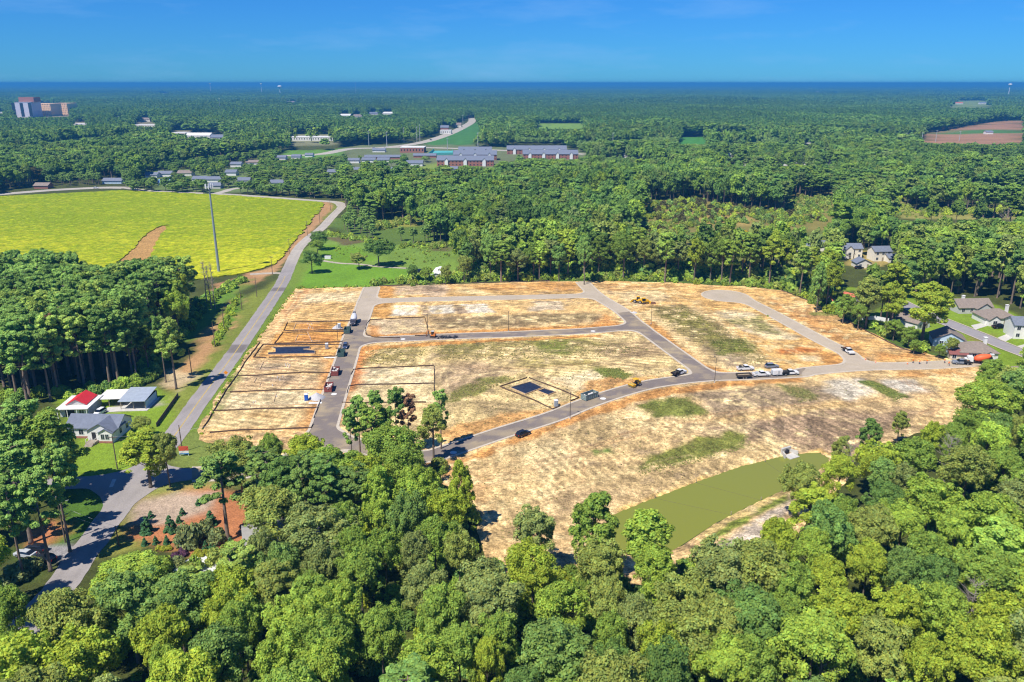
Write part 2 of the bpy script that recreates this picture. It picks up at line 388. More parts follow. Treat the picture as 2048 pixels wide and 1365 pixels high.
GZ = [  # (pixel polygon, colour, soft, wobble)
 ([(640,440),(760,430),(960,480),(960,560),(700,480)], shown(105,130,55), 6, 8),
 ([(648,404),(690,402),(660,450),(600,520),(560,560),(500,590),(460,640),(400,700),(330,790),(300,870),(420,880),(480,740),(545,640),(592,575),(650,470)], VERGE, 2, 3),
 ([(660,404),(645,404),(600,468),(546,532),(495,548),(500,570),(560,540),(610,480),(662,420)], DIRT, 1.5, 4),
 ([(500,545),(430,570),(410,592),(450,596),(520,560)], DIRT2, 1.5, 3),
 ([(480,590),(452,612),(425,650),(400,690),(345,760),(352,775),(410,720),(450,680),(470,640),(490,605)], DIRT, 2, 5),
 ([(340,740),(345,775),(335,800),(372,790),(385,755)], PALE, 2, 5),
 ([(490,590),(470,640),(440,690),(430,680),(450,630),(478,590)], shown(100,145,40), 1.5, 2),
 ([(500,560),(430,590),(380,640),(350,700),(400,670),(460,600)], shown(118,155,55), 3, 5),
 ([(650,462),(697,470),(790,490),(895,490),(915,506),(925,560),(960,567),(740,575),(592,579),(560,570),(600,515)], MEADOW, 3, 3),
 ([(640,523),(815,539),(830,552),(740,574),(592,579),(575,560),(615,525)], LAWN2, 2, 2),
 ([(650,476),(720,474),(740,482),(690,490)], shown(120,110,70), 2, 4),
 ([(645,490),(720,495),(760,520),(700,528),(640,515)], shown(125,165,45), 3, 5),
 ([(860,490),(905,495),(900,505),(865,502)], shown(120,115,70), 2, 4),
 ([(590,500),(560,560),(480,680),(420,780),(340,890),(420,880),(480,745),(548,642),(592,578),(640,500)], shown(128,152,56), 2, 2),
 ([(110,790),(310,775),(345,800),(345,870),(250,955),(120,965),(160,900),(130,850)], LAWN, 2, 2),
 ([(232,825),(300,815),(330,810),(315,800),(235,805)], shown(175,165,150), 0.7, 1),
 ([(130,970),(235,985),(215,1025),(150,1085),(120,1110),(90,1130),(60,1160),(40,1100),(110,1040)], shown(90,125,45), 2, 2),
 ([(40,1060),(110,1030),(140,1060),(100,1090),(50,1095)], MULCH, 1.5, 2),
 ([(60,1098),(140,1088),(165,1098),(150,1125),(90,1128)], shown(165,160,160), 1, 1),
 ([(262,1000),(340,965),(420,965),(520,1010),(520,1090),(430,1110),(360,1110),(290,1085),(240,1075),(250,1040)], MULCH, 1.5, 2),
 ([(262,1010),(350,980),(420,990),(420,1030),(330,1050),(255,1050)], shown(205,180,155), 2, 3),
 ([(190,1085),(235,1035),(262,1000),(275,990),(262,1030),(250,1070),(290,1090),(240,1110),(180,1120)], shown(150,150,70), 1, 1.5),
 ([(940,560),(1180,555),(1440,565),(1580,580),(1720,648),(1860,705),(1910,722),(1890,735),(1720,665),(1570,590),(1430,575),(1180,568),(940,572)], shown(95,120,50), 2, 3),
 ([(1590,575),(1700,575),(1780,595),(1860,640),(1930,670),(1990,700),(2060,725),(2060,640),(1960,600),(1860,590)], LAWN, 2, 3),
 ([(1740,640),(1890,690),(1960,735),(1990,760),(2060,800),(2060,700),(1900,640),(1780,600)], LAWN, 2, 3),
 ([(1940,660),(1990,668),(1980,690),(1930,680)], shown(150,145,70), 2, 3),
 ([(1690,505),(1740,500),(1800,520),(1740,540),(1690,530)], shown(185,165,95), 2, 3),
 ([(1240,440),(1300,400),(1700,400),(1720,500),(1560,545),(1300,545),(1230,520)], shown(120,130,60), 8, 12),
 ([(330,880),(400,865),(420,880),(620,905),(620,935),(400,955),(340,930)], shown(135,150,70), 2, 3),
 ([(255,1000),(260,950),(400,935),(640,890),(640,960),(420,975),(300,990)], shown(160,165,85), 3, 4),
 ([(1290,400),(1440,395),(1700,400),(1700,450),(1500,480),(1260,500),(1270,430)], SCRUB, 6, 12),
 ([(1330,420),(1420,415),(1520,430),(1500,450),(1340,450)], shown(185,160,90), 5, 12),
 ([(1560,385),(1680,385),(1690,430),(1560,425)], shown(150,145,80), 5, 9),
 ([(1775,395),(1810,395),(1830,420),(2060,415),(2060,440),(1790,440)], shown(165,160,85), 5, 9),
 ([(740,440),(840,430),(850,450),(760,460)], shown(165,165,75), 5, 9),
 ([(560,302),(650,300),(690,296),(690,310),(640,320),(560,315)], shown(115,160,65), 6, 6),
 ([(850,285),(900,268),(950,246),(966,250),(960,270),(940,298),(860,297)], shown(85,140,65), 8, 6),
 ([(690,290),(1000,290),(1180,300),(1180,335),(1000,335),(900,350),(690,345)], shown(125,135,90), 6, 9),
 ([(820,335),(900,320),(930,330),(900,350)], shown(140,160,70), 5, 6),
 ([(280,340),(690,330),(690,380),(460,385),(280,380)], shown(120,140,80), 6, 9),
 ([(1075,247),(1165,247),(1170,260),(1070,262)], shown(135,170,70), 8, 8),
 ([(1355,274),(1412,274),(1412,292),(1352,292)], shown(85,150,60), 8, 8),
 ([(1845,266),(1900,258),(1985,243),(2060,240),(2060,290),(1845,288)], shown(185,140,105), 8, 10),
 ([(1895,262),(2000,260),(2060,270),(1985,266),(1890,270)], shown(95,140,60), 8, 8),
 ([(1895,200),(1990,200),(1990,220),(1890,220)], shown(150,170,90), 12, 12),
 ([(20,225),(150,225),(320,240),(320,265),(20,262)], shown(160,150,120), 12, 20),
 ([(330,262),(450,262),(450,288),(330,288)], shown(165,155,125), 12, 16),
 ([(560,270),(670,268),(670,292),(560,292)], shown(150,150,110), 12, 16),
]
GZW = [([GT(*p) for p in poly], c, s, wv) for poly, c, s, wv in GZ]
def ground_col(X, Y):
    n = fbm(X, Y, 24, 4); n2 = fbm(X, Y, 5, 3, 4)
    col = FLOOR[None, :]*(0.65+0.7*n2[:, None])
    far = smooth(1500, 5000, np.hypot(X, Y))[:, None]
    col = col*(1-far)+np.array([0.035, 0.06, 0.02])[None, :]*(0.6+0.8*fbm(X, Y, 400, 4)[:, None])*far
    for i, (poly, c, s, wv) in enumerate(GZW): zone(col, X, Y, poly, c, s, wv, max(4, wv*2), 1, i*3.1)
    return col*(0.78+0.44*fbm(X, Y, 11, 4, 8)[:, None])
def graded(a, b, fine, lo, hi, g=1.12):
    xs = list(np.arange(a, b+fine, fine)); s = fine
    while xs[-1] < hi: s = min(s*g, 4000); xs.append(xs[-1]+s)
    s = fine; pre = []; x = a
    while x > lo: s = min(s*g, 4000); x -= s; pre.append(x)
    return np.array(pre[::-1]+xs)
xs = graded(-330, 330, 2.0, -60000, 60000); ys = graded(85, 640, 2.0, -9000, 60000, 1.03)
X, Y = np.meshgrid(xs, ys); ny, nx = X.shape; Z = zfun(X, Y)
idx = np.arange(nx*ny).reshape(ny, nx)
Fq = np.stack([idx[:-1, :-1].ravel(), idx[:-1, 1:].ravel(), idx[1:, 1:].ravel(), idx[1:, :-1].ravel()], 1)
GM = attr_mat('ground_cover', 0.95, ((1.6, 0.22), (0.4, 0.3)), 0.6, bdist=0.3)
me = mesh_np('ground', np.stack([X.ravel(), Y.ravel(), Z.ravel()-0.02], 1), Fq, GM)
set_col(me, ground_col(X.ravel(), Y.ravel()))
link('ground', me, kind='structure', label='flat open land with grass, dirt verges and woodland floor')

# ------------------------------------------------------------------ graded building lots
STRAW = shown(236,208,150); TAN = shown(230,192,132); ORANGE = shown(216,150,80); ORANGE2 = shown(222,158,80); BROWN = shown(172,145,104)
GREY = shown(190,172,142); WHITE = shown(232,220,196); OLIVE = shown(150,138,78); GREEN = shown(118,132,46); RUST = shown(196,112,50); GREYB = shown(160,138,112)
SZ = [  # (pixel polygon, colour, soft, wobble, streak)
 ([(590,578),(745,572),(690,700),(660,650),(560,640)], shown(232,188,120), 4, 4),
 ([(600,590),(720,585),(715,603),(610,606)], shown(235,210,160), 4, 6),
 ([(560,625),(600,580),(620,580),(570,650)], shown(214,160,105), 2, 3),
 ([(480,740),(560,630),(575,640),(500,745)], shown(218,172,115), 2, 3),
 ([(572,646),(690,642),(706,668),(560,668)], shown(228,170,86), 1, 1.5),
 ([(552,668),(700,664),(690,688),(540,690)], shown(222,158,76), 1, 1.5),
 ([(600,648),(660,648),(655,660),(600,662)], ORANGE, 2, 3),
 ([(595,672),(670,670),(665,682),(590,684)], ORANGE, 2, 3),
 ([(520,690),(690,690),(678,716),(505,716)], shown(222,168,98), 1, 1.5),
 ([(500,718),(670,716),(662,744),(470,748)], shown(226,190,136), 2, 3),
 ([(520,728),(580,726),(570,740),(515,740)], GREYB, 3, 4),
 ([(470,750),(664,748),(652,776),(450,782)], shown(220,188,140), 2, 3),
 ([(520,752),(600,752),(575,766),(530,764)], GREYB, 3, 4),
 ([(440,785),(650,780),(640,812),(430,820)], shown(232,208,160), 2, 3),
 ([(425,822),(640,815),(625,850),(410,862)], shown(230,198,140), 2, 3),
 ([(500,830),(560,828),(560,842),(510,840)], shown(205,165,105), 3, 4),
 ([(405,862),(630,852),(620,880),(395,890)], shown(222,180,120), 2, 3),
 ([(650,722),(676,718),(662,775),(638,830),(622,860),(600,858),(635,780)], ORANGE, 3, 3),
 ([(405,890),(470,745),(482,748),(425,860)], shown(135,150,65), 3, 5),
 # top strip
 ([(755,572),(1165,566),(1185,590),(760,598)], shown(222,178,112), 2, 3),
 ([(790,573),(890,570),(890,592),(790,592)], shown(208,180,145), 3, 5),
 ([(850,570),(880,570),(890,585),(860,585)], GREYB, 3, 5),
 ([(755,572),(785,572),(785,596),(758,597)], shown(216,152,76), 2, 2),
 ([(960,568),(1160,566),(1150,582),(960,582)], shown(212,158,92), 4, 5),
 ([(930,576),(1000,590),(960,592),(900,585)], STRAW, 3, 5),
 # between top road and middle road
 ([(748,608),(1190,598),(1250,652),(735,672)], shown(230,190,125), 2, 3),
 ([(745,608),(785,606),(778,636),(738,636)], shown(218,158,80), 2, 3),
 ([(790,612),(840,610),(834,632),(780,632)], WHITE, 1.2, 1.5),
 ([(852,612),(906,610),(912,627),(860,628)], WHITE, 1.2, 1.5),
 ([(925,610),(970,608),(990,625),(930,627)], WHITE, 1.2, 2),
 ([(1065,604),(1120,603),(1130,620),(1060,622)], shown(222,200,165), 2, 3),
 ([(838,611),(852,611),(862,632),(846,634)], GREYB, 1, 2),
 ([(908,611),(922,610),(936,627),(916,628)], GREYB, 1, 2),
 ([(740,634),(1000,628),(1200,618),(1205,622),(1000,634),(740,640)], shown(236,196,130), 1, 1.5),
 ([(860,636),(1000,632),(1200,623),(1225,640),(1100,650),(960,656),(862,660)], BROWN, 3, 5),
 ([(870,640),(930,636),(940,652),(875,658)], shown(148,124,86), 3, 5),
 ([(945,638),(1010,633),(1020,650),(950,654)], shown(150,128,88), 3, 5),
 ([(1030,632),(1190,626),(1190,640),(1040,648)], shown(158,136,92), 3, 6),
 ([(1210,630),(1250,652),(1180,656),(1190,645)], ORANGE, 3, 3),
 ([(745,640),(850,636),(856,670),(735,672)], shown(214,188,148), 1.5, 2),
 ([(732,650),(755,652),(760,672),(735,674)], ORANGE, 2, 3),
 ([(735,671),(1000,659),(1245,648),(1250,658),(1000,668),(735,680)], shown(214,146,70), 1, 2),
 # central block
 ([(722,694),(900,683),(1150,671),(1290,668),(1390,745),(1290,762),(1160,800),(1000,860),(900,890),(700,870),(690,800)], shown(228,200,138), 2, 3),
 ([(722,694),(900,683),(1200,670),(1200,675),(900,689),(722,702)], shown(214,146,70), 1, 2),
 ([(735,700),(840,692),(860,705),(835,725),(720,730)], shown(180,160,96), 4, 7),
 ([(860,692),(1050,680),(1080,690),(1060,712),(880,720)], shown(168,148,92), 4, 9),
 ([(880,694),(1040,684),(1040,696),(890,708)], shown(150,138,76), 4, 9),
 ([(1070,685),(1160,678),(1230,688),(1200,705),(1090,715)], shown(152,146,70), 4, 8),
 ([(1085,690),(1135,684),(1130,705),(1090,705)], shown(132,138,60), 4, 7),
 ([(1150,690),(1300,682),(1330,710),(1200,715)], shown(178,150,108), 5, 9),
 ([(1060,722),(1180,718),(1200,735),(1060,742)], shown(160,146,80), 5, 8),
 ([(1190,738),(1235,736),(1262,750),(1250,760),(1205,755)], GREEN, 2.5, 4),
 ([(880,800),(930,770),(1010,752),(1030,758),(950,790),(900,805)], shown(140,140,66), 2, 5),
 ([(870,735),(960,725),(1060,740),(1000,760),(880,790)], shown(186,158,120), 5, 8),
 ([(1080,755),(1200,745),(1240,760),(1160,790)], shown(226,206,160), 4, 7),
 ([(960,800),(1060,810),(1040,840),(960,830)], shown(172,148,104), 4, 7),
 ([(880,870),(1000,830),(1100,820),(1140,810),(1050,850),(900,890)], shown(218,160,92), 3, 6),
 ([(705,738),(866,733),(870,770),(695,775)], shown(234,214,166), 1.5, 2),
 ([(695,777),(870,772),(872,808),(690,812)], shown(232,206,152), 1.5, 2),
 ([(715,700),(735,700),(720,770),(690,812),(672,850),(660,860),(690,780),(705,730)], RUST, 2.5, 3),
 ([(722,694),(760,693),(745,710),(720,730)], ORANGE, 2, 3),
 ([(1015,770),(1070,755),(1140,795),(1100,815)], shown(236,208,150), 1.5, 2),
 ([(1180,762),(1300,752),(1350,752),(1300,764),(1180,800),(1150,806)], shown(226,166,92), 2, 4),
 # right of the diagonal road
 ([(1190,562),(1440,572),(1570,583),(1650,616),(1905,720),(1720,730),(1690,690),(1500,600),(1400,600),(1300,640)], shown(226,180,112), 2, 4),
 ([(1215,585),(1320,582),(1340,602),(1270,612)], shown(234,204,150), 4, 6),
 ([(1200,570),(1340,572),(1330,582),(1220,582)], shown(214,164,104), 4, 6),
 ([(1270,625),(1330,612),(1400,620),(1470,660),(1550,735),(1450,740),(1400,720)], shown(226,194,136), 3, 5),
 ([(1305,614),(1365,612),(1430,640),(1500,690),(1545,722),(1500,735),(1400,690),(1330,650)], shown(150,132,82), 3, 7),
 ([(1330,630),(1370,622),(1450,670),(1500,700),(1440,700)], shown(140,132,66), 3, 7),
 ([(1420,680),(1490,680),(1510,705),(1440,708)], shown(118,124,50), 3, 6),
 ([(1420,708),(1490,712),(1530,735),(1450,738)], shown(172,150,118), 3, 5),
 ([(1290,640),(1310,645),(1400,725),(1460,748),(1430,748),(1380,725),(1310,668)], shown(216,152,78), 2, 3),
 ([(1400,600),(1510,610),(1700,710),(1700,738),(1560,742),(1540,725),(1480,670),(1400,620)], shown(228,180,108), 2, 4),
 ([(1440,625),(1500,625),(1560,655),(1590,680),(1530,680),(1450,645)], shown(226,206,164), 3, 6),
 ([(1455,640),(1520,632),(1560,660),(1580,672),(1500,668)], shown(160,152,90), 2, 6),
 ([(1548,700),(1600,695),(1640,698),(1630,706),(1560,708)], RUST, 2, 2),
 ([(1600,712),(1640,712),(1640,722),(1605,722)], shown(240,216,170), 3, 3),
 ([(1620,690),(1690,715),(1700,735),(1640,738)], shown(220,156,84), 3, 5),
 ([(1545,600),(1650,640),(1720,690),(1740,720),(1700,700),(1560,625)], shown(216,160,96), 3, 4),
 ([(1560,612),(1640,616),(1690,640),(1600,636)], shown(206,160,104), 3, 6),
 ([(1620,624),(1680,622),(1690,630),(1630,632)], shown(140,140,70), 1.5, 4),
 ([(1640,640),(1740,650),(1800,690),(1700,680)], shown(224,178,110), 3, 6),
 ([(1720,700),(1830,695),(1890,715),(1740,726)], shown(232,188,122), 3, 5),
 ([(1760,705),(1850,705),(1840,718),(1760,720)], shown(222,158,88), 3, 5),
 # below the lower road
 ([(930,920),(1050,870),(1180,825),(1300,785),(1440,768),(1640,752),(1960,742),(1990,768),(1900,850),(1700,920),(1300,1010),(960,1100)], shown(226,192,134), 2, 3),
 ([(900,925),(1010,882),(1110,846),(1175,820),(1300,782),(1440,765),(1600,754),(1600,762),(1440,776),(1310,795),(1180,836),(1050,880),(930,930)], shown(212,146,74), 1.5, 3),
 ([(1120,860),(1260,830),(1330,850),(1240,890),(1120,900)], shown(196,168,116), 5, 9),
 ([(1275,812),(1330,796),(1375,794),(1418,826),(1380,836),(1310,834)], shown(124,134,52), 2, 3),
 ([(1390,788),(1500,778),(1640,775),(1680,795),(1560,815),(1430,828)], shown(160,138,108), 4, 6),
 ([(1560,770),(1600,772),(1640,800),(1600,805)], shown(134,136,72), 2, 5),
 ([(1660,765),(1720,760),(1750,785),(1700,800),(1660,785)], shown(220,208,184), 3, 5),
 ([(1760,762),(1830,762),(1860,785),(1800,795)], shown(214,204,184), 3, 5),
 ([(1722,764),(1745,762),(1820,795),(1790,802)], shown(104,126,48), 1.5, 4),
 ([(1850,750),(1985,760),(1960,790),(1900,800)], shown(236,196,130), 3, 5),
 ([(1800,752),(1990,750),(1960,742),(1800,746)], shown(214,160,96), 2, 4),
 ([(1380,850),(1500,830),(1700,820),(1860,820),(1800,870),(1690,905),(1500,900),(1400,870)], shown(158,132,104), 5, 8),
 ([(1430,838),(1560,818),(1680,808),(1690,814),(1560,828),(1440,848)], shown(232,196,130), 3, 4),
 ([(1360,890),(1440,868),(1495,862),(1505,880),(1470,892),(1390,915),(1290,940),(1270,935),(1300,910)], shown(126,132,52), 2, 4),
 ([(1090,940),(1260,930),(1420,910),(1540,895),(1480,930),(1300,995),(1160,1020)], shown(206,176,122), 4, 7),
 ([(1180,900),(1220,897),(1230,906),(1190,910)], shown(112,140,60), 2, 3),
 ([(1040,900),(1120,880),(1160,920),(1080,960)], shown(232,204,148), 5, 9),
 ([(970,960),(1060,930),(1100,980),(1000,1030)], shown(230,196,136), 5, 9),
 ([(1100,990),(1240,960),(1300,990),(1200,1030),(1100,1040)], shown(196,166,120), 5, 8),
 ([(940,940),(1000,960),(970,1060),(950,1100)], shown(228,184,124), 4, 6),
 ([(1240,1018),(1400,958),(1560,910),(1640,900),(1662,910),(1640,907),(1560,920),(1400,968),(1240,1030)], shown(224,184,110), 1, 1.5),
 ([(1400,1062),(1500,1010),(1600,962),(1640,950),(1600,985),(1500,1035),(1410,1080)], shown(224,194,124), 1, 2),
 ([(1410,1075),(1500,1030),(1570,990),(1575,1000),(1500,1042),(1415,1088)], shown(140,158,56), 1.2, 2),
 ([(1415,1090),(1500,1045),(1580,1000),(1570,1060),(1500,1110),(1400,1110)], shown(206,190,170), 2, 4),
 ([(640,880),(900,930),(930,985),(860,960),(690,930)], shown(214,160,100), 3, 4),
]
SZW = [(GP(poly), c, s, wv) for poly, c, s, wv in SZ]
TRK = [GP(q) for q in [
 [(930,985),(1050,940),(1200,890),(1330,850),(1450,830),(1560,815),(1700,806),(1850,790)], [(960,1040),(1080,990),(1230,950),(1380,915)], [(1000,900),(1100,905),(1180,940),(1240,985)], [(1100,870),(1150,905),(1160,960)],
 [(1300,850),(1390,860),(1480,855),(1560,880),(1600,895)], [(1500,790),(1560,812),(1640,830),(1760,850)], [(1800,760),(1880,800),(1850,830)], [(1700,760),(1760,790),(1850,812)], [(1900,760),(1960,775)],
 [(880,720),(960,735),(1080,735),(1200,728),(1330,735)], [(885,740),(890,790),(900,850)], [(900,760),(1000,745),(1150,735),(1260,720)], [(1060,745),(1150,775),(1240,760)], [(740,705),(860,700),(1000,705),(1150,700),(1280,690)],
 [(1330,590),(1420,590),(1520,612),(1640,670),(1700,712)], [(1400,585),(1500,590),(1600,625),(1720,680),(1850,712)], [(1230,575),(1320,585),(1390,605),(1440,640),(1540,720)], [(1460,630),(1560,690),(1640,725)], [(1640,632),(1740,680),(1830,708)],
 [(600,585),(590,610),(560,645),(525,690),(485,745),(450,800),(420,850)], [(610,590),(720,588)], [(605,612),(715,608)], [(590,630),(700,628)], [(480,735),(560,730),(650,726)], [(470,770),(640,764)], [(445,800),(600,798)], [(430,845),(600,838)],
 [(760,585),(900,580),(1050,578),(1160,576)], [(760,618),(900,614),(1050,610),(1180,607)], [(870,648),(1000,642),(1200,630)], [(720,755),(860,750)], [(705,790),(860,786)]]]
def site_col(X, Y):
    col = np.repeat(TAN[None, :], len(X), 0)
    for i, (poly, c, s, wv) in enumerate(SZW):
        if c[1] < c[0]*0.93 and c[0] < c[2]*6.5: zone(col, X, Y, poly, c, s*0.8, wv*0.9, max(4, wv*1.8), 0.92, i*2.7)
    n = fbm(X, Y, 6, 5, 21); n3 = fbm(X, Y, 2.4, 3, 31)
    # straw blankets lie in strips, machine tracks run along them
    u = X*0.96-Y*0.28; v = X*0.28+Y*0.96
    st = fbm(u/14, v, 2.0, 3, 5); st2 = fbm(u, v/14, 2.0, 3, 15)
    k = smooth(0.35, 0.65, fbm(X, Y, 40, 3, 41))[:, None]
    tone = 0.62+0.22*n[:, None]+0.26*n3[:, None]+0.28*(st[:, None]*k+st2[:, None]*(1-k))
    # loose straw lies pale over the darker soil in ragged patches; weeds thinly on the rest
    straw = smooth(0.55, 0.68, fbm(X, Y, 3.2, 4, 61))[:, None]*smooth(0.42, 0.6, fbm(X, Y, 30, 3, 71))[:, None]*0.8
    soil = smooth(0.58, 0.70, fbm(X, Y, 3.6, 5, 81))[:, None]*smooth(0.40, 0.6, fbm(X, Y, 26, 3, 91))[:, None]*0.5
    col = col*(1-straw)+STRAW[None, :]*1.12*straw
    col = col*(1-soil)+GREYB[None, :]*0.9*soil
    sp = smooth(0.42, 0.58, fbm(u/3.2, v, 2.2, 3, 101))*k[:, 0]+smooth(0.42, 0.58, fbm(u, v/3.2, 2.2, 3, 111))*(1-k[:, 0])
    for i, (poly, c, s, wv) in enumerate(SZW):
        if c[1] >= c[0]*0.93: zone(col, X, Y, poly, c*0.86, s*0.7, wv*0.8, max(3, wv*1.2), 0.93, i*2.7)
        elif c[0] >= c[2]*6.5: zone(col, X, Y, poly, c*0.95, s*0.8, wv*0.8, max(3, wv*1.5), 0.82, i*2.7)
    wob = (fbm(X, Y, 6, 2, 131)-0.5)*1.6
    for i, q in enumerate(TRK):
        b = np.array(q); mm = (X > b[:, 0].min()-4) & (X < b[:, 0].max()+4) & (Y > b[:, 1].min()-4) & (Y < b[:, 1].max()+4)
        d = dist_line(X[mm], Y[mm], curve(q, 4))+wob[mm]
        g = np.exp(-((np.abs(d)-1.0)/0.45)**2)*(0.35+0.65*fbm(X[mm], Y[mm], 8, 2, 141+i))
        col[mm] = col[mm]*(1-0.8*g[:, None])+(STRAW*1.05 if i % 3 else DIRT2*0.9)[None, :]*0.8*g[:, None]
    # rows left by the seeding and tracking machines: down the pond bank, along the lots
    a = _pn[0]*Y-_pn[1]*X; bank = smooth(60, 20, sdf_poly(X, Y, POND))
    rows = np.sin(2*pi*(a+wob*0.5)/2.6)*bank+np.sin(2*pi*(v+wob*0.6)/2.9)*(1-bank)*smooth(0.38, 0.52, fbm(X, Y, 28, 2, 151))
    col = col*(1+0.30*rows*smooth(0.3, 0.55, fbm(X, Y, 9, 2, 161)))[:, None]
    fine = smooth(0.40, 0.62, fbm(X, Y, 1.9, 2, 121))
    return col*tone*(0.72+0.46*sp+0.32*fine)[:, None]
SM = attr_mat('graded_soil', 0.95, ((2.4, 0.14), (0.95, 0.28), (0.45, 0.26)), 1.0, bdist=0.2, lo=0.40)
b = np.array(SITE)
me = iso_mesh('building_lots', b[:, 0].min()-4, b[:, 0].max()+4, b[:, 1].min()-4, b[:, 1].max()+4, 0.72, [f_site], SM, 0.03, colf=site_col)
link('building_lots', me, kind='structure', label='bare graded soil and straw of the building lots')

# ------------------------------------------------------------------ water
m, t, bs = nodes_mat('pond_water'); bs.inputs['Base Color'].default_value = (*shown(156, 160, 54)*0.93, 1)
bs.inputs['Roughness'].default_value = 0.05; bs.inputs['Specular IOR Level'].default_value = 0.5
n1 = t.nodes.new('ShaderNodeTexNoise'); n1.inputs['Scale'].default_value = 1.2; n1.inputs['Detail'].default_value = 4
bp = t.nodes.new('ShaderNodeBump'); bp.inputs['Strength'].default_value = 0.2; bp.inputs['Distance'].default_value = 0.1
ge = t.nodes.new('ShaderNodeNewGeometry'); t.links.new(ge.outputs['Position'], n1.inputs['Vector'])
t.links.new(n1.outputs[0], bp.inputs['Height']); t.links.new(bp.outputs[0], bs.inputs['Normal'])
b = np.array(POND)
me = iso_mesh('pond_water', b[:, 0].min()-6, b[:, 0].max()+6, b[:, 1].min()-6, b[:, 1].max()+6, 1.0,
              [lambda X, Y: sdf_poly(X, Y, POND)-0.5+(fbm(X, Y, 5, 3, 2)-0.5)*1.4], m, 0, flat=POND_Z)
link('pond_water', me, kind='structure', label='still olive green water of the storm pond')

# ------------------------------------------------------------------ roads and kerbs
def road_col(base, a1, a2):
    def f(X, Y):
        n = fbm(X, Y, 3.0, 4, 51); n2 = fbm(X, Y, 14, 3, 52)
        dust = (smooth(0.5, 0.72, fbm(X, Y, 9, 4, 53))*0.55+smooth(0.50, 0.62, fbm((X*0.96-Y*0.28)*0.6, X*0.28+Y*0.96, 2.2, 4, 58))*0.5)[:, None]
        c = np.repeat(np.asarray(base)[None, :], len(X), 0)*(0.82+0.2*n[:, None]+0.16*n2[:, None])
        return c*(1-dust)+shown(205, 184, 145)[None, :]*dust*a1+c*dust*(1-a1)
    return f
AM = attr_mat('asphalt', 0.85, ((0.35, 0.12), (0.1, 0.12)), 0.15)
GRM = attr_mat('gravel_base', 0.95, ((0.5, 0.14), (0.12, 0.16)), 0.3)
b = np.array(SITE+GP([(380,955),(250,965)])); bb = (b[:, 0].min()-2, b[:, 0].max()+8, b[:, 1].min()-4, b[:, 1].max()+3)
NPOLY = GP([(384,900),(384,985),(200,1060),(120,1000),(120,900)])
_n = lambda X, Y: -sdf_poly(X, Y, NPOLY)
me = iso_mesh('site_road', *bb, 0.9, [f_roads, lambda X, Y: -f_gravel(X, Y), _n], AM, 0.06, colf=road_col(shown(146, 134, 126), 0.7, 0))
link('site_road', me, kind='structure', label='new dark asphalt streets of the building site')
me = iso_mesh('gravel_road', *bb, 0.9, [f_roads, f_gravel, _n], GRM, 0.06, colf=road_col(shown(208, 192, 170), 0.3, 0))
link('gravel_road', me, kind='structure', label='pale unpaved streets of crushed stone')
KM = M('kerb_concrete', shown(222, 208, 186), 0.85, var=0.2, scale=1.5)
me = iso_mesh('kerb', *bb, 0.6, [lambda X, Y: -f_roads(X, Y), lambda X, Y: f_roads(X, Y)-0.8, _n,
      lambda X, Y: 3.0-np.hypot(X-GT(743,574)[0], Y-GT(743,574)[1]), lambda X, Y: 3.5-np.hypot(X-GT(1166,564)[0], Y-GT(1166,564)[1]),
      lambda X, Y: 4.0-np.hypot(X-R_L[-1][0], Y-R_L[-1][1])], KM, 0.15, skirt=0.16)
link('kerb', me, kind='structure', label='pale concrete kerbs along the site streets')
PM = attr_mat('old_asphalt', 0.9, ((0.4, 0.1), (0.1, 0.12)), 0.15)
def pub_col(X, Y):
    c = np.repeat(shown(178, 170, 166)[None, :], len(X), 0)
    d = np.hypot(X-0, Y-0)
    pal = smooth(GT(573,540)[1]-6, GT(590,510)[1], Y)[:, None]; c = c*(1-pal)+shown(205, 195, 180)[None, :]*pal
    for p in (GP([(462,690),(498,690),(486,706),(452,706)]), GP([(545,576),(580,576),(575,583),(540,583)])):
        zone(c, X, Y, p, shown(140, 132, 128), 0.4, 0.3)
    dl = dist_line(X, Y, R_PUB)
    trk = np.exp(-((dl-1.6)/0.5)**2)[:, None]*0.10
    return c*(1-trk)*(0.86+0.28*fbm(X, Y, 5, 4, 55)[:, None])
b = np.array(R_PUB+R_ARM+R_ENT[:14])
me = iso_mesh('country_road', b[:, 0].min()-6, b[:, 0].max()+6, b[:, 1].min()-6, b[:, 1].max()+8, 1.1, [f_pub, lambda X, Y: np.minimum(-f_roads(X, Y)-0.2, sdf_poly(X, Y, NPOLY))], PM, 0.05, colf=pub_col)
link('country_road', me, kind='structure', label='worn grey two lane country road')
def ribbon(name, pts, wid, mat, z=0.05, label=None, off=0.0, dash=None):
    V = []; F = []; acc = 0
    for i, p in enumerate(pts):
        a = pts[max(i-1, 0)]; b_ = pts[min(i+1, len(pts)-1)]
        dx, dy = b_[0]-a[0], b_[1]-a[1]; L = sqrt(dx*dx+dy*dy) or 1
        nx_, ny_ = -dy/L, dx/L
        for s in (-1, 1): V.append((p[0]+nx_*(off+s*wid/2), p[1]+ny_*(off+s*wid/2), z+zat(p[0], p[1])))
    for i in range(len(pts)-1): F.append((2*i, 2*i+1, 2*i+3, 2*i+2))
    me = mesh_np(name, V, F, mat); return link(name, me, kind='structure', label=label)
YM = M('yellow_paint', shown(222, 190, 90), 0.8, var=0.35, scale=0.6); WM = M('white_paint', shown(232, 228, 220), 0.8, var=0.2, scale=1)
i0 = min(range(len(R_PUB)), key=lambda i: abs(R_PUB[i][1]-GT(335,890)[1])); i1 = min(range(len(R_PUB)), key=lambda i: abs(R_PUB[i][1]-GT(573,547)[1]))
ribbon('centre_line', R_PUB[i0:i1], 0.28, YM, 0.056, 'yellow centre line of the country road')
a_, b_ = GT(222, 975), GT(229, 959)
